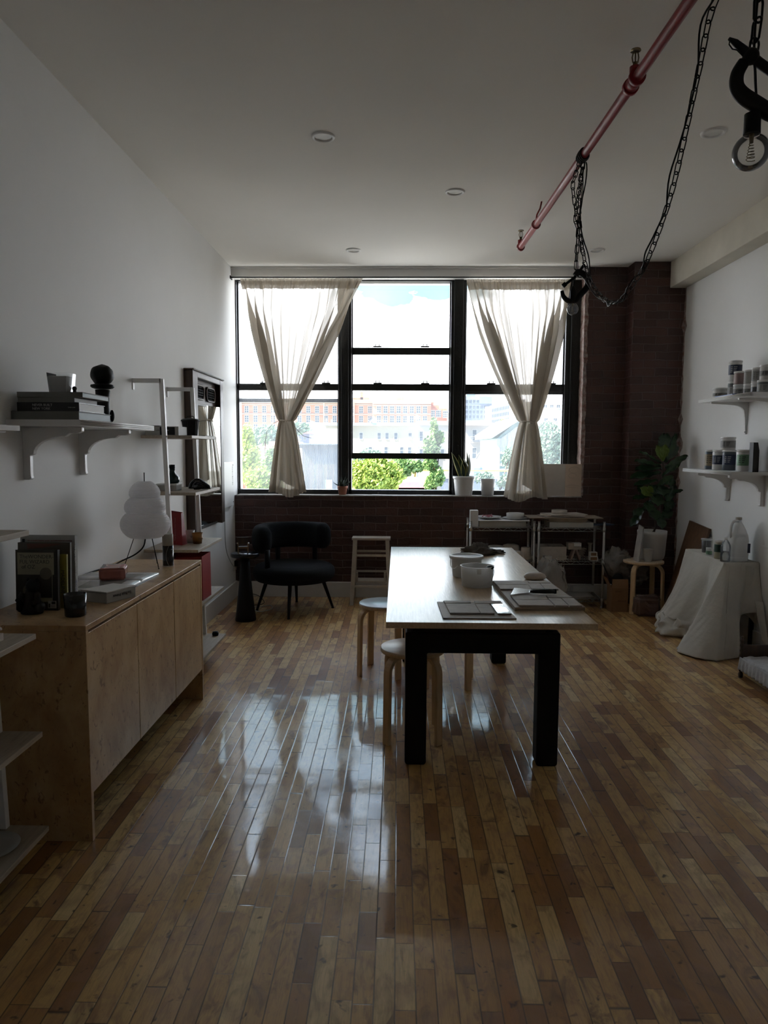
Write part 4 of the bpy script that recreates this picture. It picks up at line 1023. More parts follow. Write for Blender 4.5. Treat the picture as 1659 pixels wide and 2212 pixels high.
o = bpy.data.objects.new('glazed_brick', me); COL.objects.link(o); tag(o, 'pink glazed ceramic brick resting on the open book', 'ornament')
# paper lantern lamp
lx, ly = -1.475, 4.12
lp = thing('paper_lantern_lamp', 'white paper lantern lamp with three stacked bulges on thin wire legs', 'table lamp', (lx, ly, T))
def lprof(z):   # radius along height
    if z < 0.135: c_, h_, r0, r1, e0 = 0.066, 0.070, 0.148, 0, 0.7
    seg_ = ((0.0, 0.145, 0.150, 0.086), (0.145, 0.235, 0.122, 0.080), (0.235, 0.330, 0.088, 0.035))
    for a, b_, r, nk in seg_:
        if z <= b_+1e-9:
            t_ = (z-a)/(b_-a); base = {0.150: 0.088, 0.122: 0.104, 0.088: 0.080}[r]; topn = {0.150: 0.104, 0.122: 0.080, 0.088: 0.034}[r]
            lin = base+(topn-base)*t_
            return lin+(r-(base+topn)/2)*math.sin(PI*t_)**0.62
prof = []; N = 230
for i in range(N+1):
    z = 0.330*i/N; prof.append((lprof(z)*0.94+0.0012*math.sin(z*2*PI/0.0085), z))
MB().lathe(prof, (lx, ly, T+0.175), 56, cap=False).build('lamp_shade', M['paper'], lp)
b = MB(); b.tube([(lx, ly, T+0.17), (lx, ly, T+0.555)], 0.003, 6)
for a in (200, -38, 80):
    a = math.radians(a); b.tube([(lx+0.05*math.cos(a), ly+0.05*math.sin(a), T+0.22), (lx+0.125*math.cos(a), ly+0.125*math.sin(a), T+0.004)], 0.0022, 6); b.ell((lx+0.125*math.cos(a), ly+0.125*math.sin(a), T+0.004), (0.004, 0.004, 0.004), 8, 6)
b.tube([Vector((lx+0.05*math.cos(i*2*PI/20), ly+0.05*math.sin(i*2*PI/20), T+0.19)) for i in range(20)], 0.002, 6, closed=True)
b.build('wire_stand', M['black'], lp)
MB().tube(bezier([(lx+0.0, ly, T+0.20), (lx-0.002, ly-0.03, T+0.13), (lx-0.04, ly-0.06, T+0.085), (lx-0.11, ly-0.08, T+0.05), (lx-0.18, ly-0.09, T+0.015), (WX+0.02, ly-0.2, T+0.005), (WX+0.015, ly-0.4, T+0.005)], 8), 0.0042, 8).build('power_cable', M['black'], lp)
# cylinder tin
ct = thing('cardboard_canister', 'cream and black cylinder canister standing near the paper lamp', 'canister', (-1.356, 4.15, T))
MB().lathe([(0.0, 0), (0.030, 0), (0.031, 0.002), (0.031, 0.125)], ct.location, 32).build('black_sleeve', M['blackgloss'], ct)
MB().lathe([(0.0315, -0.0005), (0.0315, 0.007)], ct.location, 32, cap=False).lathe([(0.031, 0.125), (0.0315, 0.126), (0.0315, 0.190), (0.028, 0.193), (0, 0.191)], ct.location, 32).build('cream_cap', C('cream_card', (0.50, 0.46, 0.38), 0.55), ct)
b = MB(); pts = []
for i in range(17):
    a = -PI*0.5+(i/16-0.5)*PI; ang = math.radians(-85+38*math.cos(a*1.0+PI/2)*-1*0+22-30*math.sin(PI*i/16)); z = 0.005+0.118*i/16
    pts.append(Vector(ct.location)+Vector((0.0313*math.cos(ang), 0.0313*math.sin(ang), z)))
MB().tube(pts, 0.0009, 4).build('line_print', M['ink'], ct)
text('no 8', 0.011, Vector(ct.location)+Vector((0.024, -0.0205, 0.10)), (0.64, 0.77, 0), (0, 0, 1), M['ink'], ct)

# ------------------------------------------------------------------ side table with tiny chair
sc_ = (-1.40, 6.46, 0)
stb = thing('pedestal_side_table', 'slim black conical pedestal side table beside the black armchair', 'side table', sc_)
MB().lathe([(0, 0), (0.094, 0), (0.096, 0.006), (0.084, 0.10), (0.062, 0.30), (0.046, 0.48), (0.042, 0.585)], sc_, 40).build('pedestal', M['black'], stb)
MB().lathe([(0.05, 0.580), (0.124, 0.592), (0.130, 0.600), (0.130, 0.622), (0.127, 0.627), (0, 0.627)], sc_, 48).build('table_top', M['blackgloss'], stb)
tcx = thing('miniature_chair', 'tiny wooden model chair standing on the black side table', 'ornament', (-1.41, 6.43, 0.627), 0.25)
b = MB()
for sx in (-1, 1):
    b.box((sx*0.044-0.004, -0.036, 0), (sx*0.044+0.004, -0.026, 0.055)); b.box((sx*0.044-0.004, 0.022, 0), (sx*0.044+0.004, 0.032, 0.10))
    b.box((sx*0.050-0.006, -0.042, 0.090), (sx*0.050+0.006, 0.034, 0.096)); b.box((sx*0.044-0.004, -0.036, 0.055), (sx*0.044+0.004, -0.028, 0.092))
b.box((-0.044, -0.034, 0.050), (0.044, -0.028, 0.060))
b.build('chair_frame', mat_wood('toy_wood', (0.30, 0.18, 0.09), (0.2, 0.11, 0.05)), tcx, local=True)
b = MB(); b.box((-0.040, -0.03, 0.056), (0.040, 0.03, 0.064)); b.box((-0.050, 0.022, 0.085), (0.050, 0.030, 0.145)); b.build('seat_and_back', M['darkwood'], tcx, local=True)

# ------------------------------------------------------------------ round black armchair
ac = thing('armchair', 'round black boucle armchair with curved back in the left corner', 'armchair', (-1.01, 6.88, 0))
cc = Vector((-1.01, 6.88, 0))
MB().lathe([(0.0, 0.300), (0.30, 0.300), (0.365, 0.312), (0.392, 0.345), (0.400, 0.385), (0.392, 0.425), (0.365, 0.452), (0.30, 0.468), (0.15, 0.476), (0, 0.478)], cc, 64).build('seat', M['boucle'], ac)
R0 = 0.325; arc = []; rad = []
a0, a1 = math.radians(232), math.radians(22); NB = 48
b = MB(); rings = []
for i in range(NB+1):
    t_ = i/NB; a = a0+(a1-a0)*t_; e = min(1, min(t_, 1-t_)*14+0.02); e = math.sqrt(1-(1-e)**2)
    hz = 0.130*e*(1.0 if t_ > 0.12 else 1.0); wd = 0.080*e; zc = 0.715
    ctr = cc+Vector((R0*math.cos(a), R0*math.sin(a), zc)); rd = Vector((math.cos(a), math.sin(a), 0))
    rings.append([ctr+rd*(wd*math.copysign(abs(math.cos(p))**0.75, math.cos(p)))+Vector((0, 0, hz*math.copysign(abs(math.sin(p))**0.75, math.sin(p)))) for p in [k*2*PI/24 for k in range(24)]])
vs = [v for r in rings for v in r]; fs = [(i*24+k, i*24+(k+1) % 24, (i+1)*24+(k+1) % 24, (i+1)*24+k) for i in range(NB) for k in range(24)]
fs += [tuple(range(24)), tuple(range(NB*24, NB*24+24))[::-1]]
b.add(vs, fs, 0, True).build('backrest', M['boucle'], ac)
for a in (228, 128, 58):
    a = math.radians(a); p = cc+Vector((0.325*math.cos(a), 0.325*math.sin(a), 0))
    MB().cyl(p+Vector((0, 0, 0.44)), p+Vector((0, 0, 0.63)), 0.026, 14).build('back_support', M['black'], ac)
for fx_, fy_ in ((-1.372, 6.845), (-1.010, 6.505), (-1.04, 7.25), (-0.640, 6.985)):
    ft = Vector((fx_, fy_, 0)); tp = cc+(ft-cc)*0.72+Vector((0, 0, 0.31))
    b = MB(); b.cyl(ft+Vector((0, 0, 0.006)), tp, 0.012, 14, 0.020); b.cyl(ft, ft+Vector((0, 0, 0.008)), 0.015, 14); b.build('leg', M['black'], ac)

# ------------------------------------------------------------------ white step stool
ws = thing('step_stool', 'worn white wooden step stool standing against the brick wall', 'stool', (-0.265, 7.28, 0))
b = MB().box((-0.465, 7.19, 0.655), (-0.072, 7.37, 0.678)); b.build('top_board', M['oldwhite'], ws, bevel=0.003)
for sx in (-1, 1):
    xt = -0.268+sx*0.165; xb = -0.268+sx*0.192
    MB().strip([(xb, 7.10, 0), (xt, 7.215, 0.655)], 0.040, 0.024, (1, 0, 0)).build('leg', M['oldwhite'], ws)
    MB().strip([(xb, 7.47, 0), (xt, 7.345, 0.655)], 0.034, 0.024, (1, 0, 0)).build('leg', M['oldwhite'], ws)
for z, y in ((0.50, 7.19), (0.19, 7.133)):
    w_ = 0.165+0.027*(1-z/0.655); MB().box((-0.268-w_, y-0.008, z-0.011), (-0.268+w_, y+0.008, z+0.011)).build('rung', M['oldwhite'], ws)
for z, y in ((0.52, 7.37), (0.30, 7.41), (0.19, 7.43)):
    w_ = 0.165+0.02*(1-z/0.655); MB().box((-0.268-w_, y-0.008, z-0.010), (-0.268+w_, y+0.008, z+0.010)).build('rung', M['oldwhite'], ws)
MB().box((-0.42, 7.16, 0.225), (-0.116, 7.34, 0.243)).box((-0.42, 7.16, 0.225), (-0.400, 7.18, 0.33)).box((-0.136, 7.16, 0.225), (-0.116, 7.18, 0.33)).build('folding_step', M['oldwhite'], ws, bevel=0.002)

# ================================================================== WORK TABLE AND STOOLS
TT = 0.781
tb = thing('work_table', 'large pale wood work table on a black arched steel frame', 'table', (0.46, 4.6, 0))
ta = [at(833, 1350, 2, TT), at(1298, 1354, 2, TT), at(1105, 1182, 2, TT), at(845, 1182, 2, TT)]
tx0 = (ta[0].x+ta[3].x)/2; tx1 = (ta[1].x+ta[2].x)/2; ty0 = 3.29; ty1 = (ta[2].y+ta[3].y)/2
MB().box((tx0, ty0, TT-0.030), (tx1, ty1, TT)).build('table_top', M['tabletop'], tb, bevel=0.002)
def arch_frame(y):
    b = MB(); t_ = 0.10; xa, xb_, lw, zt2, zb2 = 0.043, 0.812, 0.108, 0.684, 0.578
    out = [(xa+0.01, 0), (xa, 0.01), (xa, zt2), (xb_, zt2), (xb_, 0.01), (xb_-0.01, 0), (xb_-lw+0.01, 0), (xb_-lw, 0.01), (xb_-lw, zb2), (xa+lw, zb2), (xa+lw, 0.01), (xa+lw-0.01, 0)]
    b.prism([(x, y, z) for x, z in out], (0, t_, 0))
    return b.build('arched_leg_frame', M['steel'], tb, bevel=0.008)
arch_frame(3.475); arch_frame(5.19)
for y in (3.50, 5.22):
    for x in (0.095, 0.76): MB().box((x-0.016, y, 0.684), (x+0.016, y+0.03, 0.752)).build('spacer_pin', M['steel'], tb)
MB().box((0.36, 3.575, 0.60), (0.48, 5.19, 0.66)).build('centre_beam', M['steel'], tb, bevel=0.004)

def stool(label, c, rot, h, top, r=0.178, foot=0.152, group='round bentwood stools', off=0.0):
    o = thing('round_stool', label, 'stool', c, rot, group)
    MB().lathe([(0, h-0.026), (r-0.004, h-0.026), (r, h-0.022), (r, h-0.006)], (0, 0, 0), 56).build('seat_edge', M['birch'], o, local=True)
    MB().lathe([(r, h-0.006), (r-0.002, h-0.001), (r-0.004, h), (0, h)], (0, 0, 0), 56, cap=False).build('seat', top, o, local=True)
    for k in range(4):
        a = PI/4+k*PI/2; d = Vector((math.cos(a), math.sin(a), 0)); F = foot*math.sqrt(2)*0.98; F = min(F, foot*1.42)
        F = foot*1.36
        path = [d*F+Vector((0, 0, 0)), d*F*0.985+Vector((0, 0, h*0.45)), d*F*0.97+Vector((0, 0, h-0.115))]
        for i in range(1, 8):
            an = i/7*PI/2; path.append(d*(F*0.97-0.075*(1-math.cos(an)))+Vector((0, 0, h-0.115+0.078*math.sin(an))))
        path.append(d*(F*0.97-0.13)+Vector((0, 0, h-0.037)))
        MB().strip(path, 0.046, 0.021, Vector((-d.y, d.x, 0))).build('leg', M['birch'], o, local=True, bevel=0.003)
    return o
stool('birch round stool under the near left corner of the work table', (0.088, 3.86, 0), 0.0, 0.505, M['birchtop'], foot=0.145)
stool('birch round stool with a pale blue grey seat left of the work table', (-0.092, 4.975, 0), -0.24, 0.505, M['laminate'], foot=0.145)
stool('birch round stool fully underneath the work table', (0.355, 4.76, 0), -0.15, 0.505, M['birchtop'], foot=0.145)

# ------------------------------------------------------------------ things on the table
def bucket(label, c, r0, r1, h, lid=False, brush=False):
    o = thing('plastic_tub', label, 'tub', c, 0, 'plastic tubs on the work table')
    MB().lathe([(0, 0), (r0-0.004, 0), (r0, 0.004), (r1, h), (r1+0.003, h), (r1+0.003, h+0.004), (r1-0.003, h+0.004), (r1-0.003, h), (r0-0.003, 0.006), (0, 0.006)], c, 40, cap=False).build('tub_body', M['plastic'], o)
    if lid: MB().lathe([(r1+0.002, h-0.012), (r1+0.010, h-0.012), (r1+0.012, h+0.002), (r1+0.008, h+0.006), (r1-0.004, h+0.004), (r1-0.010, h-0.001), (0, h-0.001)], c, 44, cap=False).build('lid', M['plastic'], o)
    return o
b1 = bucket('open white plastic tub with a dark brush inside, nearer of the two', (0.474, 4.195, TT), 0.090, 0.097, 0.118)
MB().cyl((0.545, 4.21, TT+0.05), (0.515, 4.24, TT+0.07), 0.008, 8).ell((0.545, 4.15, TT+0.118), (0.024, 0.018, 0.012), 14, 8).build('sponge_brush', M['black'], label='dark round brush poking out over the rim of the open tub', cat='brush')
MB().box((0.463, 4.093, TT+0.086), (0.487, 4.099, TT+0.114)).build('handle_lug', M['plastic'], b1)
MB().tube([Vector((0.474-0.099*math.cos(a), 4.195-0.10*abs(math.sin(a))*0.9-0.002, TT+0.10-0.085*math.sin(a))) for a in [i*PI/16 for i in range(8, 17)]], 0.0022, 5).build('handle', M['plastic'], b1)
b2 = bucket('lidded white plastic tub just behind the open one', (0.442, 4.52, TT), 0.088, 0.098, 0.128, lid=True)
MB().tube(bezier([(0.342, 4.52, TT+0.115), (0.335, 4.44, TT+0.085), (0.352, 4.40, TT+0.065), (0.375, 4.395, TT+0.085)], 6), 0.003, 6).build('handle', M['plastic'], b2)
def P2(px, py, z): v = at(px, py, 2, z); return v
def slab(name, label, cat, quad, z, t, m, group=None):
    pts = [Vector((p[0], p[1], z)) for p in quad]
    return MB().prism(pts, (0, 0, t)).build(name, m, bevel=0.0015, label=label, cat=cat, group=group)
Bz = lambda x, y: (820+x*500/1659, 1080+y*500/1659)
def Q(pts, z): return [at(*Bz(*p), 2, z) for p in pts]
M['board'] = mat('drying_board', (0.34, 0.27, 0.20), 0.6, var=0.12, vscale=14)
slab('drying_board', 'small plywood board holding clay slabs near the table front edge', 'board', Q([(455, 845), (982, 848), (868, 735), (412, 728)], TT+0.006), TT, 0.006, M['board'])
slab('drying_board', 'lower of two large plywood boards along the table right side', 'board', Q([(968, 785), (1475, 782), (1215, 590), (806, 592)], TT+0.008), TT, 0.009, M['board'])
slab('drying_board', 'upper of two large plywood boards, directly under the clay slabs', 'board', Q([(970, 770), (1475, 768), (1212, 580), (808, 580)], TT+0.018), TT+0.0095, 0.0085, M['board'])
def clay(lbl, pts, z, t, m=None):
    return slab('clay_slab', lbl, 'clay slab', Q(pts, z+t), z, t, m or M['clay'], 'clay slabs drying on boards')
z = TT+0.006; t_ = 0.009
M['wetclay'] = mat('wet_clay', (0.40, 0.35, 0.30), 0.12, var=0.2, vscale=14, bump=0.25, bscale=14)
clay('large square clay slab on the small front board', [(505, 808), (722, 809), (680, 741), (470, 740)], z, t_)
clay('narrow clay slab next to the large one on the small board', [(726, 809), (825, 810), (785, 742), (684, 741)], z, t_)
clay('shiny wet clay slab at the right end of the small board', [(845, 812), (945, 812), (882, 744), (797, 744)], z, t_, M['wetclay'])
clay('thin clay strip along the back left of the small board', [(470, 737), (655, 735), (650, 722), (457, 720)], z, t_)
clay('thin clay strip along the back right of the small board', [(684, 738), (882, 738), (868, 722), (678, 722)], z, t_)
z = TT+0.018
clay('clay slab at the back left corner of the large board', [(838, 605), (1055, 605), (1020, 578), (812, 577)], z, t_)
clay('clay slab in the second row left on the large board', [(865, 636), (1086, 636), (1060, 608), (842, 607)], z, t_)
clay('clay slab in the second row middle on the large board', [(1090, 636), (1182, 636), (1146, 596), (1062, 596)], z, t_)
clay('clay slab in the second row right on the large board', [(1188, 637), (1283, 638), (1228, 597), (1152, 597)], z, t_)
clay('clay slab at the back right corner of the large board', [(1070, 592), (1225, 593), (1208, 580), (1062, 579)], z, t_)
clay('clay slab beneath the trowel blade on the large board', [(964, 712), (1210, 712), (1180, 680), (937, 680)], z, t_)
clay('long clay slab at the front left of the large board', [(1000, 752), (1252, 756), (1214, 715), (966, 714)], z, t_)
clay('clay slab at the front middle of the large board', [(1260, 755), (1355, 756), (1298, 703), (1208, 702)], z, t_)
clay('clay slab at the front right of the large board', [(1361, 756), (1452, 756), (1392, 702), (1303, 702)], z, t_)
clay('clay slab to the right behind the front row on the large board', [(1206, 698), (1390, 698), (1352, 682), (1194, 681)], z, t_)
# trowel
tr = thing('scraper', 'wide metal scraper blade with black handle lying on the clay slabs', 'scraper', (0.68, 3.87, TT+0.028))
zk = TT+0.034
blade = [at(*Bz(*p), 2, zk) for p in ((965, 628), (940, 678), (1075, 662), (1085, 650), (1080, 640))]
MB().prism([Vector((p.x, p.y, zk-0.0015)) for p in blade], (0, 0, 0.0015)).build('blade', mat('polished_steel', (0.6, 0.6, 0.6), 0.22, 1.0), tr)
hA = at(*Bz(1075, 655), 2, zk+0.004); hB = at(*Bz(1255, 655), 2, zk+0.006)
MB().tube([hA, hA+(hB-hA)*0.15, hA+(hB-hA)*0.6, hB], [0.006, 0.010, 0.013, 0.012], 12, flat=1.3).build('handle', M['blackgloss'], tr)
MB().cyl(hB-(hB-hA).normalized()*0.004, hB+(hB-hA).normalized()*0.008, 0.0135, 14).build('end_cap', M['steel'], tr)
so = at(*Bz(1122, 577), 2, TT)
MB().lathe([(0, 0), (0.050, 0.001), (0.066, 0.008), (0.070, 0.018), (0.062, 0.032), (0.04, 0.042), (0, 0.045)], (so.x, so.y+0.04, TT), 36, sy=0.75).build('smoothing_stone', M['claypale'], label='rounded pale clay lump behind the large board at the table edge', cat='stone')

# ================================================================== BACK WALL THINGS
SY = 7.60   # middle of the sill
zs = 1.094
def on_sill(px0, px1, yy=SY): a = at(px0, 1070, 1, yy); b_ = at(px1, 1070, 1, yy); return (a.x+b_.x)/2, (b_.x-a.x)/2
# snake plant
x, r = on_sill(979, 1024)
sp = thing('snake_plant', 'snake plant with yellow edged upright leaves in a ribbed white pot on the sill', 'plant', (x, SY, zs))
prof = [(0, 0), (r*0.80, 0), (r*0.81, 0.004)]
for i in range(40):
    z = 0.008+0.165*i/39; prof.append((r*(0.81+0.17*i/39)+0.0016*math.sin(i*PI*0.8), z))
prof += [(r*1.03, 0.178), (r*1.05, 0.184), (r*1.05, 0.203), (r*0.97, 0.205), (r*0.93, 0.18)]
MB().lathe(prof, (x, SY, zs), 48, cap=False).build('pot', M['pot'], sp)
MB().lathe([(0, 0.182), (r*0.95, 0.18)], (x, SY, zs), 30, cap=False).build('potting_soil', M['soil'], sp)
M['sansedge'] = C('yellow_leaf_edge', (0.34, 0.32, 0.07), 0.35)
M['sans'] = mat('banded_dark_leaf', (0.030, 0.055, 0.025), 0.35, vscale=40, col2=(0.015, 0.03, 0.015))
random.seed(21)
for (bx_, tx_, ty_, hh, w_) in ((-0.03, -0.135, -0.02, 0.265, 0.024), (-0.02, -0.055, 0.03, 0.24, 0.022), (0.0, -0.01, -0.02, 0.20, 0.026), (0.02, 0.03, 0.02, 0.27, 0.023), (0.03, 0.048, -0.02, 0.255, 0.022), (-0.01, -0.03, -0.05, 0.16, 0.02), (0.03, 0.005, -0.03, 0.19, 0.022)):
    p0 = Vector((x+bx_, SY, zs+0.175)); p1 = Vector((x+tx_, SY+ty_, zs+0.19+hh))
    def lf(u, v, e=1.0):
        k = v; c_ = p0.lerp(p1, k)+Vector((0.02*math.sin(PI*k)*(1 if tx_ > 0 else 0.5), 0, 0.0)); ww = w_*e*(0.75+0.55*math.sin(PI*min(1, k*0.9+0.1)))*(1-k**5)
        tw = 0.5*k+bx_*20; return c_+Vector((math.cos(tw)*ww*(u*2-1), math.sin(tw)*ww*(u*2-1)+0.006*(2*u-1)**2, 0))
    lo = MB().grid(lambda u, v: lf(u, v), 6, 14); ob_ = lo.build('leaf', [M['sansedge'], M['sans']], sp, solid=0.002, merge=False)
    for i_, p_ in enumerate(ob_.data.polygons): p_.material_index = 0 if i_ % 6 in (0, 5) else 1
# empty white pot
x, r = on_sill(1037, 1069)
MB().lathe([(0, 0), (r*0.80, 0), (r, 0.175), (r*0.95, 0.175), (r*0.75, 0.01), (0, 0.01)], (x, SY, zs), 40, cap=False).build('empty_pot', M['pot'], label='plain white tapered pot next to the snake plant on the sill', cat='pot')
# succulent
x, r = on_sill(731, 750)
su = thing('succulent_plant', 'small spiky succulent in a terracotta pot on the sill', 'plant', (x, SY-0.03, zs))
MB().lathe([(0, 0), (r*0.82, 0), (r*1.02, 0.065), (r*1.14, 0.066), (r*1.18, 0.092), (r*1.05, 0.092), (r*0.9, 0.07), (0, 0.07)], (x, SY-0.03, zs), 32, cap=False).build('pot', M['terra'], su)
b = MB(); random.seed(4)
for k in range(26):
    a = random.random()*6.28; el = random.uniform(0.25, 1.45); L_ = random.uniform(0.06, 0.115)
    d = Vector((math.cos(a)*math.cos(el), math.sin(a)*math.cos(el), math.sin(el)))
    c_ = Vector((x, SY-0.03, zs+0.078)); b.tube([c_, c_+d*L_*0.4, c_+d*L_*0.75+Vector((0, 0, 0.006)), c_+d*L_+Vector((0, 0, 0.016))], [0.006, 0.007, 0.004, 0.0006], 6)
b.build('leaf_rosette', M['sans'], su)
# drawing sheets leaning in the window
dr = thing('drawing_sheet', 'large pale paper drawing in two panels leaning on the sill beside the curtain', 'drawing', (1.62, 7.52, zs))
M['art'] = mat_translucent('smudged_paper', (0.74, 0.60, 0.48), 0.16, 0.8)
xa, xb, xc = at(1160, 1003, 1, 7.52).x, at(1221, 1003, 1, 7.52).x, at(1256, 1003, 1, 7.52).x
MB().box((xa, 7.505, zs), (xb-0.002, 7.511, 1.432)).build('paper_panel', mat_translucent('grey_wash_paper', (0.66, 0.60, 0.54), 0.13, 0.8), dr)
MB().box((xb, 7.502, zs), (xc, 7.508, 1.432)).build('paper_panel', M['art'], dr)
b = MB()
for k, (cx_, cz_, rr) in enumerate(((xb+0.09, 1.37, 0.045), (xb+0.075, 1.31, 0.035), (xb+0.08, 1.20, 0.06))):
    b.tube([Vector((cx_+rr*math.cos(a)*1.2, 7.5012, cz_+rr*math.sin(a)*(0.7 if k < 2 else 0.2))) for a in [i*2*PI/30 for i in range(26)]], 0.0005, 4)
b.build('pencil_line', M['darkink'], dr)

# ------------------------------------------------------------------ chrome wire racks
def rack(label, x0, x1, y0, y1, H, levels):
    o = thing('wire_rack', label, 'shelf rack', ((x0+x1)/2, (y0+y1)/2, 0), 0, 'chrome wire racks')
    for px_, py_ in ((x0, y0), (x1, y0), (x0, y1), (x1, y1)):
        b = MB(); b.cyl((px_, py_, 0), (px_, py_, H), 0.0125, 14)
        for k in range(int(H/0.026)): b.cyl((px_, py_, 0.026*k+0.01), (px_, py_, 0.026*k+0.013), 0.0135, 12, cap=False)
        b.cyl((px_, py_, H), (px_, py_, H+0.008), 0.014, 12); b.cyl((px_, py_, 0), (px_, py_, 0.014), 0.016, 12)
        b.build('post', M['chrome'], o)
    for z in levels:
        b = MB()
        for zz in (z, z-0.030):
            b.tube([(x0, y0, zz), (x1, y0, zz), (x1, y1, zz), (x0, y1, zz)], 0.0035, 6, closed=True)
        for ya in (y0, y1):
            n = 12; b.tube([(x0+(x1-x0)*i/n, ya, z if i % 2 else z-0.030) for i in range(n+1)], 0.0022, 5)
        for xa_ in (x0, x1):
            n = 8; b.tube([(xa_, y0+(y1-y0)*i/n, z if i % 2 else z-0.030) for i in range(n+1)], 0.0022, 5)
        k = int((x1-x0)/0.028)
        for i in range(1, k): b.cyl((x0+(x1-x0)*i/k, y0, z+0.002), (x0+(x1-x0)*i/k, y1, z+0.002), 0.0016, 5, cap=False)
        for i in (1, 2): b.cyl((x0, y0+(y1-y0)*i/3, z-0.001), (x1, y0+(y1-y0)*i/3, z-0.001), 0.0022, 5, cap=False)
        for px_, py_ in ((x0, y0), (x1, y0), (x0, y1), (x1, y1)): b.cyl((px_, py_, z-0.032), (px_, py_, z+0.008), 0.017, 12)
        b.build('wire_shelf', M['chrome'], o)
    return o
rack('chrome wire rack on the left, behind the work table', 0.735, 1.372, 7.125, 7.45, 0.86, (0.800, 0.470, 0.09))
rack('chrome wire rack on the right, nearer the brick corner', 1.412, 2.058, 7.097, 7.44, 0.86, (0.802, 0.470, 0.09))
def bxo(name, label, cat, lo, hi, m, bevel=0.002, group=None):
    return MB().box(lo, hi).build(name, m, bevel=bevel, label=label, cat=cat, group=group)
R1, R2, S1, S2 = 0.806, 0.808, 0.476, 0.476
E8 = lambda px, py: (990+px*340/1659, 1070+py*340/1659)
def rx(px, y): return at(*E8(px, 300), 1, y).x
bxo('paper_roll_box', 'tall narrow white box standing at the left end of the wire racks', 'box', (rx(120, 7.2), 7.15, R1), (rx(203, 7.2), 7.23, R1+0.165), M['white'])
bxo('plaster_mould', 'flat grey plaster block under the plates on the left wire rack', 'block', (rx(215, 7.2), 7.14, R1), (rx(705, 7.2), 7.42, R1+0.058), M['card'])
bxo('ware_board', 'thin white board on top of the grey plaster block', 'board', (rx(205, 7.2), 7.13, R1+0.059), (rx(742, 7.2), 7.44, R1+0.068), M['white'])
pl1 = MB().lathe([(0, 0), (0.05, 0), (0.115, 0.020), (0.122, 0.028), (0.05, 0.008), (0, 0.006)], (rx(325, 7.28), 7.28, R1+0.068), 40, cap=False)
pl1.build('shallow_dish', M['pot'], label='shallow white dish holding pink scraps on the left rack', cat='dish')
b = MB(); random.seed(9); c_ = Vector((rx(325, 7.28), 7.28, R1+0.086))
for k in range(24):
    p = c_+Vector((random.gauss(0, 0.026), random.gauss(0, 0.02), random.random()*0.02)); d = Vector((random.uniform(-1, 1), random.uniform(-1, 1), random.uniform(-.3, .5))).normalized()*0.018
    b.tube([p-d, p+Vector((0, 0, 0.006)), p+d], 0.003, 5)
b.build('pink_scraps', mat('pink_paper', (0.55, 0.16, 0.20), 0.6), label='heap of pink shredded scraps in the white dish', cat='scraps', kind='stuff')
MB().lathe([(0, 0), (0.06, 0), (0.125, 0.010), (0.130, 0.016), (0.06, 0.008), (0, 0.006)], (rx(600, 7.28), 7.28, R1+0.068), 40, cap=False).build('round_plate', M['pot'], label='round white plate under the cylindrical bowl on the left rack', cat='plate')
MB().lathe([(0, 0), (0.082, 0), (0.088, 0.006), (0.090, 0.052), (0.084, 0.054), (0.080, 0.01), (0, 0.009)], (rx(598, 7.28), 7.28, R1+0.077), 40, cap=False).build('cylinder_bowl', M['pot'], label='straight sided white bowl on the round plate', cat='bowl')
bxo('plaster_mould', 'flat grey plaster block at the bottom of the right rack stack', 'block', (rx(948, 7.17), 7.11, R2), (rx(1408, 7.17), 7.38, R2+0.052), M['card'])
random.seed(14)
for k in range(4):
    z = R2+0.053+0.0085*k
    MB().cbox((rx(1130+random.uniform(-12, 12), 7.2), 7.26, z+0.004), (0.385+random.uniform(-0.02, 0.02), 0.27, 0.0075), random.uniform(-0.03, 0.03)).build('plywood_sheet', M['board'], label=('lowest', 'second lowest', 'second from top', 'topmost')[k]+' plywood sheet in the pile of four above the grey block', cat='board', group='pile of small plywood sheets on the right rack')
bxo('ware_board', 'long plywood board overhanging the right wire rack to both sides', 'board', (rx(725, 7.24), 7.10, R2+0.088), (rx(1518, 7.14), 7.42, R2+0.097), M['board'])
for k, (w_, rz) in enumerate(((0.42, 0.10), (0.44, -0.16), (0.40, 0.22))):
    MB().cbox((rx(1085+15*k, 7.24), 7.26, R2+0.103+0.010*k), (w_, 0.25, 0.007), rz).build('thin_board', M['claypale'], label=('lowest', 'middle', 'topmost')[k]+' of three thin boards fanned under the small ring dish', cat='board', group='fanned thin boards')
MB().lathe([(0, 0), (0.075, 0), (0.078, 0.004), (0.078, 0.036), (0.072, 0.038), (0.070, 0.008), (0, 0.007)], (rx(1062, 7.25), 7.25, R2+0.127), 40, cap=False).build('ring_dish', M['claypale'], label='low round clay dish on top of the fanned thin boards', cat='dish')
fb = MB().prism([(rx(1410, 7.2), 7.14, R2+0.02), (rx(1590, 7.2), 7.14, R2+0.02), (rx(1645, 7.2), 7.2, R2+0.018), (rx(1590, 7.2), 7.26, R2+0.02), (rx(1410, 7.2), 7.26, R2+0.02)], (0, 0, 0.012))
fb.build('blue_folder', C('blue_plastic', (0.05, 0.10, 0.20), 0.3), label='pointed blue plastic piece jutting from the right rack', cat='folder')
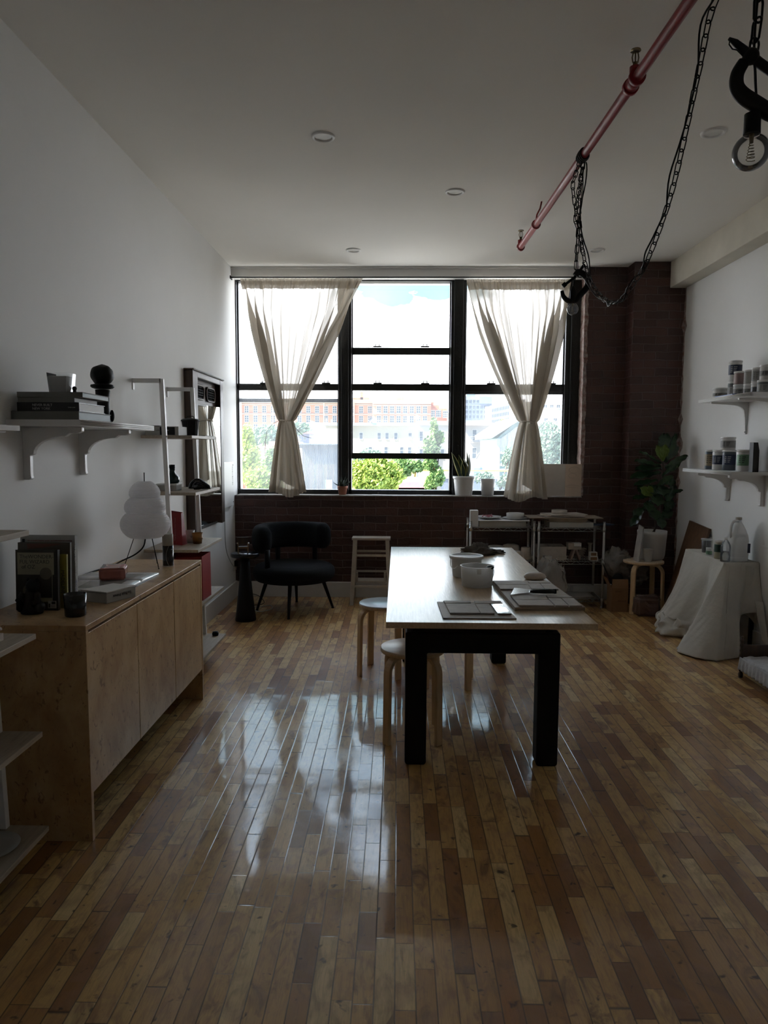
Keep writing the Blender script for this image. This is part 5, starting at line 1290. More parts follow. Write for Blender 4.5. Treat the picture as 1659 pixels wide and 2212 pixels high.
# middle shelf contents, left rack
MB().lathe([(0, 0), (0.070, 0), (0.080, 0.05), (0.082, 0.095), (0.088, 0.10), (0.088, 0.112), (0.07, 0.118), (0, 0.118)], (rx(400, 7.3), 7.30, S1), 32).build('lidded_tub', M['plastic'], label='round lidded tub on the middle shelf of the left rack', cat='tub')
MB().lathe([(0, 0), (0.085, 0), (0.095, 0.03), (0.095, 0.10), (0.08, 0.125), (0.04, 0.14), (0, 0.142)], (rx(560, 7.3), 7.30, S1), 32).build('domed_vessel', M['claypale'], label='domed pale vessel at the back of the left rack middle shelf', cat='vessel')
bxo('white_carton', 'white carton beside the conical mould on the left rack', 'box', (rx(560, 7.2), 7.15, S1), (rx(656, 7.2), 7.26, S1+0.085), M['white'], 0.003)
MB().lathe([(0, 0), (0.056, 0), (0.058, 0.01), (0.046, 0.118), (0.042, 0.122), (0, 0.122)], (rx(717, 7.18), 7.18, S1), 32).build('conical_mould', M['claypale'], label='upturned conical clay cup on the left rack middle shelf', cat='mould')
# middle shelf, right rack
bo = thing('open_carton', 'large white open box on the right rack middle shelf', 'box', (rx(1000, 7.2), 7.24, S2))
xa, xb = rx(862, 7.18), rx(1143, 7.18)
b = MB(); b.box((xa, 7.16, S2), (xb, 7.40, S2+0.004)); b.box((xa, 7.16, S2), (xb, 7.164, S2+0.13)); b.box((xa, 7.396, S2), (xb, 7.40, S2+0.13)); b.box((xa, 7.164, S2), (xa+0.004, 7.396, S2+0.13)); b.box((xb-0.004, 7.164, S2), (xb, 7.396, S2+0.13)); b.box(((xa+xb)/2-0.002, 7.164, S2), ((xa+xb)/2+0.002, 7.396, S2+0.125))
b.build('carton_body', M['claypale'], bo)
lb = thing('small_lidded_box', 'small white lidded box in front of the open carton', 'box', (rx(950, 7.13), 7.13, S2))
bxa, bxb = rx(912, 7.12), rx(994, 7.12)
MB().box((bxa+0.002, 7.102, S2), (bxb-0.002, 7.158, S2+0.036)).build('box_body', M['pot'], lb); MB().box((bxa, 7.10, S2+0.032), (bxb, 7.16, S2+0.044)).build('lid', M['pot'], lb)
random.seed(31)
for k in range(7):
    MB().cbox((rx(1095+random.uniform(-14, 14), 7.14), 7.14, S2+0.003+0.0058*k), (0.085+random.uniform(-0.012, 0.012), 0.06, 0.0045), random.uniform(-0.25, 0.25)).build('clay_test_tile', M['claypale'], label=('lowest', 'second lowest', 'third lowest', 'middle', 'third from top', 'second from top', 'topmost')[k]+' clay tile in the loose stack beside the small lidded box', cat='tile', group='stacked clay test tiles on the right rack')
# slab model of a house, like a clay trestle
tm = thing('clay_trestle_model', 'pinkish clay slab model with splayed legs on the right rack', 'model', (rx(1250, 7.22), 7.22, S2))
cx_ = rx(1245, 7.2); yy = 7.20
b = MB()
for sx in (-1, 1): b.strip([(cx_+sx*0.045-0.01, yy, S2), (cx_+sx*0.008-0.01, yy, S2+0.105)], 0.09, 0.018, (0, 1, 0))
b.build('splayed_legs', mat('pink_clay', (0.36, 0.26, 0.22), 0.7), tm)
MB().box((cx_-0.085, yy-0.05, S2+0.105), (cx_+0.045, yy+0.05, S2+0.135)).box((cx_-0.088, yy-0.05, S2+0.135), (cx_-0.03, yy+0.05, S2+0.170)).build('slab_body', M['clay'], tm)
b = MB()
for k in range(4): b.box((cx_+0.015+0.006*k, yy-0.04, S2+0.045+0.02*k), (cx_+0.075+0.008*k, yy+0.04, S2+0.053+0.02*k))
b.box((cx_+0.025, yy-0.03, S2), (cx_+0.045, yy+0.03, S2+0.05)).build('shelf_slabs', M['clay'], tm)
MB().cbox((cx_-0.0, yy-0.01, S2+0.154), (0.085, 0.07, 0.034), 0.1).build('small_carton', M['pot'], label='small white carton on top of the clay slab model', cat='box')
MB().lathe([(0, 0), (0.032, 0), (0.034, 0.006), (0.018, 0.02), (0.015, 0.04), (0.017, 0.08), (0.016, 0.12), (0.015, 0.145), (0.022, 0.158), (0.027, 0.168), (0, 0.168)], (rx(1395, 7.2), 7.20, S2), 24).build('candle_stick', M['clay'], label='clay candlestick behind the two matchbox frames', cat='candlestick')
for k, nm in enumerate(('lower', 'upper')):
    x0_, x1_ = rx(1395-0*k, 7.12)+0.002*k, rx(1478-8*k, 7.12); z = S2+0.044*k
    o = thing('frame_box', nm+' of two small open fronted boxes at the right rack end', 'box', ((x0_+x1_)/2, 7.12, z))
    b = MB(); t_ = 0.005; b.box((x0_, 7.10, z), (x1_, 7.16, z+t_)); b.box((x0_, 7.10, z+0.042-t_), (x1_, 7.16, z+0.042)); b.box((x0_, 7.10, z+t_), (x0_+t_, 7.16, z+0.042-t_)); b.box((x1_-t_, 7.10, z+t_), (x1_, 7.16, z+0.042-t_)); b.build('box_frame', M['pot'], o)
    MB().box((x0_+t_, 7.115, z+t_), (x1_-t_, 7.155, z+0.042-t_)).build('brown_core', M['kraft'], o)
# low shelf: grey slab; crumpled plastic
bxo('grey_slab', 'large grey slab lying on the lowest shelf of the right rack', 'slab', (rx(1130, 7.2), 7.12, 0.096), (rx(1440, 7.2), 7.42, 0.106), M['card'])
bxo('white_tray', 'white shallow tray at the back of the right rack lowest shelf', 'tray', (rx(1215, 7.4), 7.36, 0.107), (rx(1450, 7.4), 7.43, 0.165), M['pot'], 0.004)
def crumple(name, label, cat, c, r, seed, m, disp=0.35, zmin=0.004, smooth=True):
    b = MB(); c = Vector(c); seg, rings = 56, 36
    def fn(u, v):
        th = u*2*PI; ph = v*PI
        d = Vector((math.sin(ph)*math.cos(th), math.sin(ph)*math.sin(th), -math.cos(ph)))
        q_ = d*2.1+Vector((seed, 0, seed*0.3)); k = 1+disp*mnoise.noise(q_)+disp*0.5*abs(mnoise.noise(q_*2.3))+disp*0.25*mnoise.noise(q_*5)
        p = Vector((d.x*r[0], d.y*r[1], d.z*r[2]))*k
        p = c+p
        p.z = max(p.z, zmin)
        return p
    b.grid(fn, seg, rings, closeu=True, smooth=smooth)
    return b.build(name, m, label=label, cat=cat)
o = crumple('plastic_bag', 'crumpled clear plastic sheeting heaped under the middle of the wire racks', 'plastic bag', (1.50, 6.90, 0.26), (0.15, 0.12, 0.24), 3, M['bag'], 0.3)
crumple('plastic_bag', 'cloudy plastic bag stuffed between the right rack and the plant stool', 'plastic bag', (2.20, 7.14, 0.46), (0.13, 0.09, 0.13), 7, M['bag'], 0.4)
crumple('plastic_bag', 'plastic bag bulging under the seat of the plant stool', 'plastic bag', (2.38, 7.12, 0.34), (0.12, 0.09, 0.10), 11, M['bag'], 0.4)
rg = crumple('crumpled_rag', 'crumpled grey cloth rag near the far end of the work table', 'rag', (0.635, 5.47, TT+0.015), (0.105, 0.075, 0.052), 21, mat('grey_rag', (0.17, 0.15, 0.13), 0.95, bump=0.6, bscale=60, vscale=20), 0.75, zmin=TT+0.001)
crumple('rag_tail', 'small dark end of cloth lying right of the crumpled rag', 'rag', (0.765, 5.50, TT+0.008), (0.055, 0.035, 0.022), 5, bpy.data.materials['grey_rag'], 0.6, zmin=TT+0.001)
# cardboard box with black disc
kb = thing('cardboard_box', 'brown cardboard box on the floor between rack and plant stool', 'box', (2.18, 6.98, 0))
b = MB(); xa, xb, ya, yb, h = 2.100, 2.262, 6.92, 7.08, 0.235; t_ = 0.005
b.box((xa, ya, 0), (xb, ya+t_, h)); b.box((xa, yb-t_, 0), (xb, yb, h)); b.box((xa, ya+t_, 0), (xa+t_, yb-t_, h)); b.box((xb-t_, ya+t_, 0), (xb, yb-t_, h)); b.box((xa+t_, ya+t_, 0), (xb-t_, yb-t_, t_))
b.build('box_body', M['kraft'], kb)
MB().prism([(xa+0.002, ya+0.002, h), (xb, ya+0.002, h), (xb, ya+0.02, h+0.085), (xa+0.01, ya+0.02, h+0.085)], (0, 0.004, 0)).build('box_flap', M['kraft'], kb)
MB().prism([(xa, ya, h), (xa, yb, h), (xa-0.05, yb, h+0.10), (xa-0.05, ya+0.01, h+0.10)], (0.004, 0, 0)).build('box_flap', M['kraft'], kb)
text('WINES', 0.024, (xa+0.03, ya-0.0006, h-0.04), (1, 0, 0), (0, 0, 1), C('box_print', (0.16, 0.08, 0.05), 0.8), kb); text('FRAGILE', 0.022, (xa+0.06, ya-0.0006, 0.10), (1, 0, 0), (0, 0, 1), bpy.data.materials['box_print'], kb)
MB().lathe([(0, 0), (0.052, 0), (0.054, 0.006), (0.052, 0.012), (0, 0.012)], (2.19, 7.03, 0.31), 32, axis=(0, 1, 0.1)).build('black_disc', M['black'], label='black disc standing upright in the cardboard box', cat='disc')
b = MB(); b.cyl((2.245, 7.02, 0.01), (2.04, 7.05, 0.46), 0.005, 8).build('thin_rod', M['black'], label='thin dark rod leaning out of the cardboard box', cat='rod')

# ------------------------------------------------------------------ plant stool, pot, fiddle leaf fig
ps = stool('birch round stool carrying the white plant pot in the brick corner', (2.42, 6.985, 0), 0.0, 0.505, M['birchtop'], r=0.190, foot=0.150)
PZ0 = 0.505; pc = Vector((2.52, 7.06, PZ0))
fl = thing('fiddle_leaf_fig', 'tall fiddle leaf fig in a white pot in the brick corner', 'plant', pc)
MB().lathe([(0, 0), (0.100, 0), (0.116, 0.012), (0.126, 0.05), (0.136, 0.21), (0.137, 0.212), (0.139, 0.25), (0.141, 0.285), (0.132, 0.285), (0.125, 0.23), (0, 0.23)], pc, 56, cap=False).build('pot', M['pot'], fl)
MB().lathe([(0, 0.236), (0.126, 0.232)], pc, 30, cap=False).build('potting_soil', M['soil'], fl)
L7 = lambda px, py, y: at(1340+px*160/1475, 920+py*160/1475, 1, y)
stems = [bezier([pc+Vector((-0.02, 0, 0.22)), L7(760, 1900, 7.05), L7(830, 1400, 7.04), L7(850, 900, 7.03), L7(850, 700, 7.02)], 6),
         bezier([pc+Vector((0.02, 0.01, 0.22)), L7(700, 1900, 7.06), L7(660, 1600, 7.02), L7(600, 1400, 6.99)], 6)]
MB().tube(stems[0], 0.010, 8).tube(stems[1], 0.008, 8).build('stem', M['darkwood'], fl)
def fig_leaf(base, tip, w, up, m, curl=0.25):
    base = Vector(base); tip = Vector(tip); ax = tip-base; Ln = ax.length; t_ = ax.normalized(); side = t_.cross(Vector(up)).normalized(); n_ = side.cross(t_)
    def fn(u, v):
        s_ = v; prof_ = math.sin(PI*min(1, s_**1.35*0.93+0.045))**0.8*(0.75+0.35*s_)
        x_ = (u*2-1)*w*prof_
        wave = 0.10*w*math.sin(7*s_*PI+u*6)*abs(u*2-1)
        return base+t_*(Ln*s_)+side*x_+n_*(abs(u*2-1)**1.3*w*0.35+wave-curl*Ln*s_*s_*0.5+0.02*Ln*abs(math.sin(s_*PI*6))*(1-abs(2*u-1)))
    MB().tube([base, base+t_*Ln*0.05], 0.003, 5).grid(fn, 10, 18).build('leaf', m, fl)
U = (0, -0.5, 1)
LV = [((840, 700), (900, 150), 7.14, 0.075, (0, -1, .2), 'leaf'), ((870, 720), (1100, 150), 7.0, 0.062, (0.8, -1, 0), 'leaf'), ((830, 700), (890, 370), 6.98, 0.048, (0, -1, .1), 'leafnew'), ((810, 690), (720, 390), 6.97, 0.040, (.3, -1, .1), 'leafnew'),
      ((800, 760), (385, 510), 6.93, 0.052, (0, -.5, 1), 'leaf'), ((800, 830), (285, 690), 7.05, 0.058, U, 'leaf'), ((820, 870), (300, 870), 6.95, 0.066, U, 'leaf'), ((800, 960), (205, 1030), 6.92, 0.070, U, 'leaf'),
      ((750, 1100), (275, 1180), 6.96, 0.05, U, 'leaf'), ((900, 850), (1345, 590), 6.98, 0.050, (-.3, -.6, 1), 'leaf'), ((850, 1010), (1225, 700), 6.92, 0.050, (-.4, -.7, 1), 'leaf'), ((880, 700), (1140, 400), 7.1, 0.05, (.5, -1, .3), 'leaf'),
      ((730, 1230), (1060, 1010), 6.95, 0.055, (-.3, -.8, 1), 'leaf'), ((850, 1100), (1080, 1180), 7.05, 0.07, (0, -1, .5), 'leaf'), ((860, 1380), (1250, 1280), 6.98, 0.035, (0, -.6, 1), 'leaf'),
      ((600, 1400), (400, 1230), 6.92, 0.045, (.3, -1, .1), 'leafnew'), ((620, 1420), (560, 1190), 6.95, 0.036, (0, -1, .1), 'leafnew'), ((600, 1440), (330, 1200), 7.02, 0.045, (0, -1, .6), 'leaf'), ((560, 1420), (250, 1450), 6.95, 0.045, U, 'leaf'),
      ((560, 1500), (560, 1720), 6.88, 0.062, (0, -1, .4), 'leaf'), ((500, 1640), (245, 1790), 6.92, 0.045, (0, -.8, .8), 'leaf'), ((460, 1700), (200, 2000), 6.9, 0.042, (-.5, -.8, .4), 'leaf'), ((660, 1640), (700, 1880), 6.9, 0.065, (0, -1, .3), 'leaf'),
      ((830, 1500), (1040, 1650), 6.98, 0.07, (0, -1, .3), 'leaf'), ((830, 1350), (1070, 1420), 6.96, 0.075, (0, -1, .4), 'leaf'), ((780, 1750), (830, 2050), 6.9, 0.05, (0, -1, .2), 'leaf'), ((720, 1350), (740, 1600), 6.9, 0.07, (0, -1, .3), 'leaf'), ((800, 1180), (850, 1400), 6.93, 0.07, (0, -1, .3), 'leaf'), ((860, 1600), (960, 1850), 6.97, 0.06, (0, -1, .3), 'leaf'), ((720, 1200), (560, 1330), 6.98, 0.06, (0, -1, .4), 'leaf')]
for (bx_, tx_, y_, w_, up_, mm) in LV:
    fig_leaf(L7(bx_[0], bx_[1], 7.0), L7(tx_[0], tx_[1], y_), w_, up_, M[mm], 0.10)
S8 = lambda px, py, y: at(1180+px*300/1659, 1130+py*300/1659, 1, y)
b = MB(); a_, b_, c_, d_ = S8(1105, 15, 6.98), S8(1158, 60, 6.86), S8(1103, 470, 6.86), S8(1035, 420, 6.98)
a_.z, b_.z = 0.855, 0.838; c_.z = d_.z = PZ0; 
b.prism([a_, b_, c_, d_], (0.014, 0.01, 0)).build('small_canvas', mat('stained_canvas', (0.52, 0.49, 0.44), 0.7, vscale=7, col2=(0.30, 0.28, 0.25)), label='small pale canvas leaning against the white plant pot', cat='canvas')
pcup = thing('plastic_cup', 'frosted plastic cup on the stool in front of the plant pot', 'cup', (2.425, 6.88, PZ0))
MB().lathe([(0, 0.001), (0.030, 0), (0.033, 0.006), (0.045, 0.125), (0.048, 0.127), (0.044, 0.128), (0.031, 0.008), (0, 0.006)], (2.425, 6.88, PZ0), 32, cap=False).build('cup_body', M['plastic'], pcup)
# wrapped clay block
cbk = thing('wrapped_clay_block', 'block of clay wrapped in plastic on the floor under the plant stool', 'clay block', (2.40, 6.80, 0))
bm = bmesh.new(); bmesh.ops.create_cube(bm, size=1.0); bmesh.ops.scale(bm, vec=(0.225, 0.16, 0.185), verts=bm.verts)
bmesh.ops.bevel(bm, geom=bm.edges[:], offset=0.025, segments=3, affect='EDGES'); bmesh.ops.subdivide_edges(bm, edges=bm.edges[:], cuts=3, use_grid_fill=True)
for v in bm.verts: v.co += v.co.normalized()*0.02*mnoise.noise(v.co*14); v.co.z = max(v.co.z, -0.0925)
me = bpy.data.meshes.new('clay_core'); bmesh.ops.transform(bm, matrix=Matrix.Translation((0, 0, 0.0935)), verts=bm.verts); bm.to_mesh(me)
me.materials.append(mat('red_clay', (0.20, 0.11, 0.09), 0.5)); o = bpy.data.objects.new('clay_core', me); COL.objects.link(o); o.parent = cbk
for v in bm.verts: v.co = Vector((v.co.x*1.05, v.co.y*1.06, (v.co.z-0.09)*1.05+0.097))+v.co.normalized()*0.012*mnoise.noise(v.co*40); v.co.z = max(v.co.z, 0.002)
me = bpy.data.meshes.new('plastic_wrap'); bm.to_mesh(me); bm.free(); me.materials.append(mat_translucent('shiny_wrap', (0.30, 0.22, 0.20), 0.1, 0.12, transp=0.45)); o = bpy.data.objects.new('plastic_wrap', me); COL.objects.link(o); o.parent = cbk

# ================================================================== RIGHT WALL
wall_shelf('lower white bracket shelf on the right wall with paint jars', RX, -1, 5.44, 6.36, 1.425, (6.18, 5.60))
def slim_bracket(mb, y, z, d, h):
    pts = [(0, 0), (d, 0), (d, -0.012), (d*0.45, -0.022)]
    for i in range(7):
        a = i/6*PI/2; pts.append((d*0.42-(d*0.42-0.030)*math.sin(a), -0.024-0.055*(1-math.cos(a))))
    pts += [(0.022, -h*0.5), (0.014, -h), (0, -h)]
    mb.prism([(RX-px_, y-0.012, z+pz_) for px_, pz_ in pts], (0, 0.024, 0))
ws2 = thing('wall_shelf', 'upper white bracket shelf on the right wall with stacked jars', 'shelf', (RX, 5.6, 1.96), 0, 'white bracket shelves')
zu = 2.005; xf = RX-0.338
b = MB(); b.box((xf+0.008, 5.20, zu-0.028), (RX, 6.09, zu))
for k in range(3): b.cyl((xf+0.008, 5.20, zu-0.005-0.009*k), (xf+0.008, 6.09, zu-0.005-0.009*k), 0.0045, 8)
b.build('shelf_board', M['white'], ws2)
for yb in (5.93, 5.45):
    b = MB(); slim_bracket(b, yb, zu-0.028, 0.30, 0.26); b.build('bracket', M['white'], ws2, bevel=0.002)
    b = MB(); b.cyl((RX-0.018, yb-0.013, zu-0.27), (RX-0.018, yb-0.0125, zu-0.27), 0.004, 8).build('screw', M['black'], ws2)
def jar(label, c, r, h, body, lblc=None, l0=0.15, l1=0.75, lid='white', group='paint and glaze jars on the right wall shelves', marks=True, lidh=0.016):
    o = thing('glaze_jar', label, 'jar', c, 0, group)
    MB().lathe([(0, 0), (r*0.94, 0), (r, 0.005), (r, h-lidh-0.008), (r*0.94, h-lidh-0.003), (r*0.94, h-lidh)], c, 32).build('jar_body', body, o)
    MB().lathe([(r*1.0, h-lidh), (r*1.03, h-lidh+0.003), (r*1.03, h-0.003), (r*0.98, h), (0, h)], c, 32).build('lid', M[lid], o)
    if lblc:
        a0_, a1_ = math.radians(165), math.radians(330)
        hb = h-lidh
        MB().lathe([(r+0.0006, hb*l0), (r+0.0006, hb*l1)], c, 28, cap=False, a0=a0_, a1=a1_).build('label_band', lblc, o)
        if marks:
            b = MB()
            for k in range(4):
                for (s0, s1) in ((200+k*3, 222), (232, 250+k*4)):
                    zz = hb*(l0+(l1-l0)*(0.25+0.17*k)); b.lathe([(r+0.0012, zz), (r+0.0012, zz+hb*0.035)], c, 8, cap=False, a0=math.radians(s0), a1=math.radians(s1))
            b.build('label_print', M['darkink'] if lblc is not M['navy'] else M['ink'], o)
    return o
M['navy'] = C('navy_label', (0.02, 0.03, 0.07), 0.5); M['palelabel'] = C('grey_label', (0.34, 0.34, 0.33), 0.6); M['greyglaze'] = C('grey_glaze', (0.16, 0.17, 0.18), 0.3)
M['pinkglaze'] = C('pink_glaze_jar', (0.36, 0.26, 0.25), 0.35); M['slate'] = C('slate_glaze', (0.09, 0.11, 0.13), 0.3); M['golden'] = C('golden_label', (0.28, 0.21, 0.12), 0.5); M['greenlab'] = C('green_label', (0.20, 0.36, 0.22), 0.5)
jar('wide low white jar alone at the window end of the upper right shelf', (2.655, 6.00, zu), 0.056, 0.092, M['pot'], M['palelabel'], 0.3, 0.65)
jar('dark grey jar under the tallest white jar on the upper right shelf', (2.70, 5.85, zu), 0.050, 0.130, M['greyglaze'], M['palelabel'])
jar('tallest white jar with navy band, highest on the upper right shelf', (2.70, 5.85, zu+0.130), 0.050, 0.165, M['pot'], M['navy'], 0.35, 0.88)
jar('white jar with diamond mark below the pink one on the upper right shelf', (2.68, 5.715, zu), 0.047, 0.097, M['pot'], M['palelabel'])
jar('pink glaze jar on top of another jar, upper right shelf', (2.68, 5.715, zu+0.097), 0.047, 0.100, M['pinkglaze'], None)
jar('small white jar, lower of the slim pair on the upper right shelf', (2.685, 5.585, zu), 0.036, 0.090, M['pot'], M['palelabel'], 0.2, 0.7)
jar('slim pale jar on the upper right shelf, directly above the small white one', (2.685, 5.585, zu+0.090), 0.036, 0.105, M['card'], None)
jar('white jar with side print under the striped one, upper right shelf', (2.69, 5.475, zu), 0.037, 0.092, M['pot'], M['greyglaze'])
jar('jar with tall grey label second from the frame edge, upper right shelf', (2.69, 5.475, zu+0.092), 0.037, 0.108, M['pot'], M['palelabel'], 0.1, 0.9)
jar('grey glaze jar under the white jar at the photo edge', (2.68, 5.335, zu), 0.050, 0.095, M['greyglaze'], M['palelabel'], 0.1, 0.8)
jar('white jar cut by the photo edge at the top of the upper right shelf', (2.69, 5.335, zu+0.095), 0.045, 0.110, M['pot'], M['palelabel'], 0.3, 0.7)
MB().box((2.525, 5.50, zu), (2.60, 5.80, zu+0.008)).build('blue_strip', C('bright_blue', (0.02, 0.08, 0.30), 0.4), label='bright blue strip lying along the front of the upper right shelf', cat='strip')
zl = 1.425
jar('jar with golden label at the window end of the lower right shelf', (2.66, 6.13, zl), 0.047, 0.165, M['slate'], M['golden'], 0.2, 0.85)
jar('white jar with navy splatter label, second on the lower right shelf', (2.665, 5.99, zl), 0.050, 0.165, M['pot'], M['navy'], 0.3, 0.8)
jar('navy jar under the stacked white tub on the lower right shelf', (2.685, 5.85, zl), 0.050, 0.165, M['slate'], M['navy'], 0.3, 0.85)
jar('white tub with dark print stacked on the navy jar', (2.68, 5.87, zl+0.165), 0.056, 0.103, M['pot'], M['palelabel'], 0.2, 0.85)
jar('clear slate blue bottle jar squeezed behind the plain white one', (2.72, 5.66, zl), 0.030, 0.165, M['slate'])
jar('plain white jar with green side label on the lower right shelf', (2.66, 5.555, zl), 0.048, 0.168, M['pot'], M['greenlab'], 0.3, 0.85)
lathe_obj('cork_lid_bottle', 'brown stoppered jar rising behind the plain white jar', 'jar', [(0, 0), (0.030, 0), (0.030, 0.165), (0.022, 0.168), (0.022, 0.178), (0.026, 0.180), (0.026, 0.212), (0, 0.213)], (2.765, 5.62, zl), C('amber', (0.06, 0.028, 0.012), 0.4))
MB().prism([(2.655, 5.40, zl), (2.700, 5.40, zl), (2.700, 5.40, zl+0.16), (2.688, 5.40, zl+0.222), (2.655, 5.40, zl+0.222)], (0, 0.06, 0)).build('tape_dispenser', M['black'], label='tall black slanted block at the camera end of the lower right shelf', cat='block')

# leaning boards
wb = MB(); tA = at(1523, 1134, 0, RX-0.004); tB_ = at(1475, 1123, 1, tA.y+0.02)
y1_ = tA.y
q_ = [Vector((RX-0.005, y1_, tA.z)), Vector((tB_.x, tB_.y, tB_.z)), at(1455, 1231, 1, y1_), Vector((RX-0.06, y1_, 0.30))]
b1_ = Vector((RX-0.006, 6.62, 0.90)); 
MB().prism([(2.845, 6.48, 0.872), (2.835, 6.90, 0.905), (2.60, 6.90, 0.002), (2.61, 6.48, 0.002)], (-0.02, 0, 0.003)).build('leaning_board', mat_wood('brown_panel', (0.16, 0.085, 0.045), (0.09, 0.045, 0.022), axis=2, scale=4), label='brown wooden panel leaning on the right wall behind the draped table', cat='board')
MB().prism([(2.74, 6.50, 0.665), (2.74, 6.70, 0.665), (2.53, 6.70, 0.002), (2.53, 6.50, 0.002)], (-0.014, 0, 0.003)).build('leaning_board', M['kraft'], label='smaller tan panel leaning in front of the brown one', cat='board')

# ------------------------------------------------------------------ draped table
dt = thing('draped_side_table', 'narrow dark side table hidden under the cotton cloth at the right wall', 'table', (2.71, 5.98, 0))
MB().box((2.585, 5.615, 0.68), (2.845, 6.35, 0.70)).build('table_top', M['darkwood'], dt)
for x_, y_ in ((2.60, 5.64), (2.825, 5.64), (2.60, 6.33), (2.825, 6.33)):
    MB().box((x_-0.014, y_-0.014, 0), (x_+0.014, y_+0.014, 0.68)).build('leg', M['black'], dt)
CT = 0.705
from mathutils import geometry
# the cloth as one sheet: (s,t) in the plane of the table, draped outwards
xl, xr, yf, yb = 2.575, 2.847, 5.605, 6.362
J = lambda px, py: (1280+px*379/1659, 1080+py*379/1659)
# rim runs left side (back->front) then front side (left->wall)
rim = [Vector((xl, yb, CT)), Vector((xl, yb-0.25, CT)), Vector((xl, yf+0.25, CT)), Vector((xl, yf, CT)), Vector((xl+0.012, yf-0.003, CT)), Vector((xl+0.10, yf, CT)), Vector((xl+0.2, yf, CT)), Vector((xr, yf, CT))]
hem = [Vector((2.31, 6.26, 0.10)), Vector((2.225, 6.09, 0.012)), Vector((2.45, 5.84, 0.010)), Vector((2.195, 5.52, 0.012)), Vector((2.39, 5.27, 0.010)), Vector((2.61, 5.40, 0.012)), Vector((2.70, 5.55, 0.30)), Vector((2.845, 5.50, 0.34))]
def interp(L_, u):
    k = u*(len(L_)-1); i = min(int(k), len(L_)-2); f_ = k-i
    p0, p1, p2, p3 = L_[max(i-1, 0)], L_[i], L_[i+1], L_[min(i+2, len(L_)-1)]
    return 0.5*((2*p1)+(-p0+p2)*f_+(2*p0-5*p1+4*p2-p3)*f_*f_+(-p0+3*p1-3*p2+p3)*f_**3)
def lin(L_, u):
    k = u*(len(L_)-1); i = min(int(k), len(L_)-2); return L_[i].lerp(L_[i+1], k-i)
random.seed(6)
def drape(u, v):
    a = lin(rim, u); b_ = lin(hem, u).lerp(interp(hem, u), 0.35)
    p = a.lerp(b_, v)
    sag = 0.05*math.sin(PI*v)*(1 if u < 0.62 else 0.4)
    out = Vector((-1, 0, 0)) if u < 0.40 else (Vector((-0.7, -0.7, 0)) if u < 0.62 else Vector((0, -1, 0)))
    f_ = mnoise.noise(Vector((u*9, v*1.2, 2.0)))*0.04*v+(0.035*(abs(((u*9+0.25*v) % 1)*2-1)-0.5)*v*(1 if u < 0.40 else 0.25))+0.012*(0.4-abs(mnoise.noise(Vector((u*26, v*7+u*30, 1)))))*v
    p += out*(f_-sag*0.6)
    # broken puddle on the floor at the far-left part
    if u < 0.42 and v > 0.80: p += Vector((0.05*mnoise.noise(Vector((u*24, v*9, 0))), 0.05*mnoise.noise(Vector((u*24, v*9, 5))), 0.06*abs(mnoise.noise(Vector((u*22, v*7, 9))))))
    if v < 0.03: p.z = CT-0.004*v/0.03
    p.z = max(p.z, 0.006)
    return p
cl = thing('cotton_drape', 'natural cotton cloth draped over the narrow table and falling to the floor', 'cloth', (2.6, 5.8, 0))
cm = MB(); cm.grid(drape, 150, 60)
cm.grid(lambda u, v: Vector((xl+(xr-xl)*u, yf+(yb-yf)*v, CT+0.001+0.0016*mnoise.noise(Vector((u*6, v*14, 0))))), 14, 30)
cm.build('cloth_sheet', M['cloth'], cl, solid=0.0025)
# inner hanging flap right of the corner, lower edge higher than the front corner
MB().grid(lambda u, v: Vector((2.70+0.147*u, yf-0.012+0.012*math.sin(u*9), CT-0.003-(0.40+0.10*u*u)*v)), 16, 20).build('hanging_fold', M['cloth'], cl, solid=0.002)
MB().grid(lambda u, v: Vector((2.77+0.075*u, 5.50-0.14*v+0.02*math.sin(u*7), 0.42-(0.25+0.15*u)*v)), 10, 10).build('hanging_fold', M['cloth'], cl, solid=0.002)
# things on it
z = CT+0.003
def onT(px, py): return at(*J(px, py), 2, z)
tubc = thing('clear_tub', 'clear empty plastic tub with white rim at the back of the draped table', 'tub', (2.663, 6.15, z))
MB().lathe([(0, 0.001), (0.034, 0), (0.040, 0.11), (0.038, 0.11), (0.032, 0.004), (0, 0.004)], (2.663, 6.15, z), 32, cap=False).build('tub_body', M['clear'], tubc)
MB().lathe([(0.038, 0.105), (0.044, 0.107), (0.045, 0.118), (0.039, 0.118)], (2.663, 6.15, z), 32, cap=False).build('rim', M['plastic'], tubc)
jar('small tub with green label beside the clear empty tub', (2.632, 6.02, z), 0.024, 0.058, M['plastic'], M['greenlab'], 0.1, 0.7, group='containers on the draped table', lidh=0.01)
jar('squat jar with dark green label behind the clear bottle', (2.612, 5.80, z), 0.033, 0.150, C('cream_jar', (0.50, 0.46, 0.34), 0.4), C('darkgreen_label', (0.02, 0.07, 0.05), 0.5), 0.42, 0.88, group='containers on the draped table')
cbot = thing('clear_bottle', 'clear plastic bottle half full of water at the table front', 'bottle', (2.600, 5.65, z))
MB().lathe([(0, 0.002), (0.034, 0), (0.037, 0.008), (0.036, 0.04), (0.038, 0.05), (0.036, 0.06), (0.038, 0.11), (0.036, 0.13), (0.024, 0.155), (0.014, 0.168), (0.013, 0.178)], (2.600, 5.65, z), 32, cap=False).build('bottle_body', M['clear'], cbot)
MB().lathe([(0.0145, 0.172), (0.016, 0.174), (0.016, 0.190), (0, 0.191)], (2.600, 5.65, z), 20).build('bottle_cap', M['white'], cbot)
MB().lathe([(0, 0.004), (0.0345, 0.004), (0.0345, 0.08), (0, 0.08)], (2.600, 5.65, z), 28, cap=False).build('water', M['clear'], cbot)
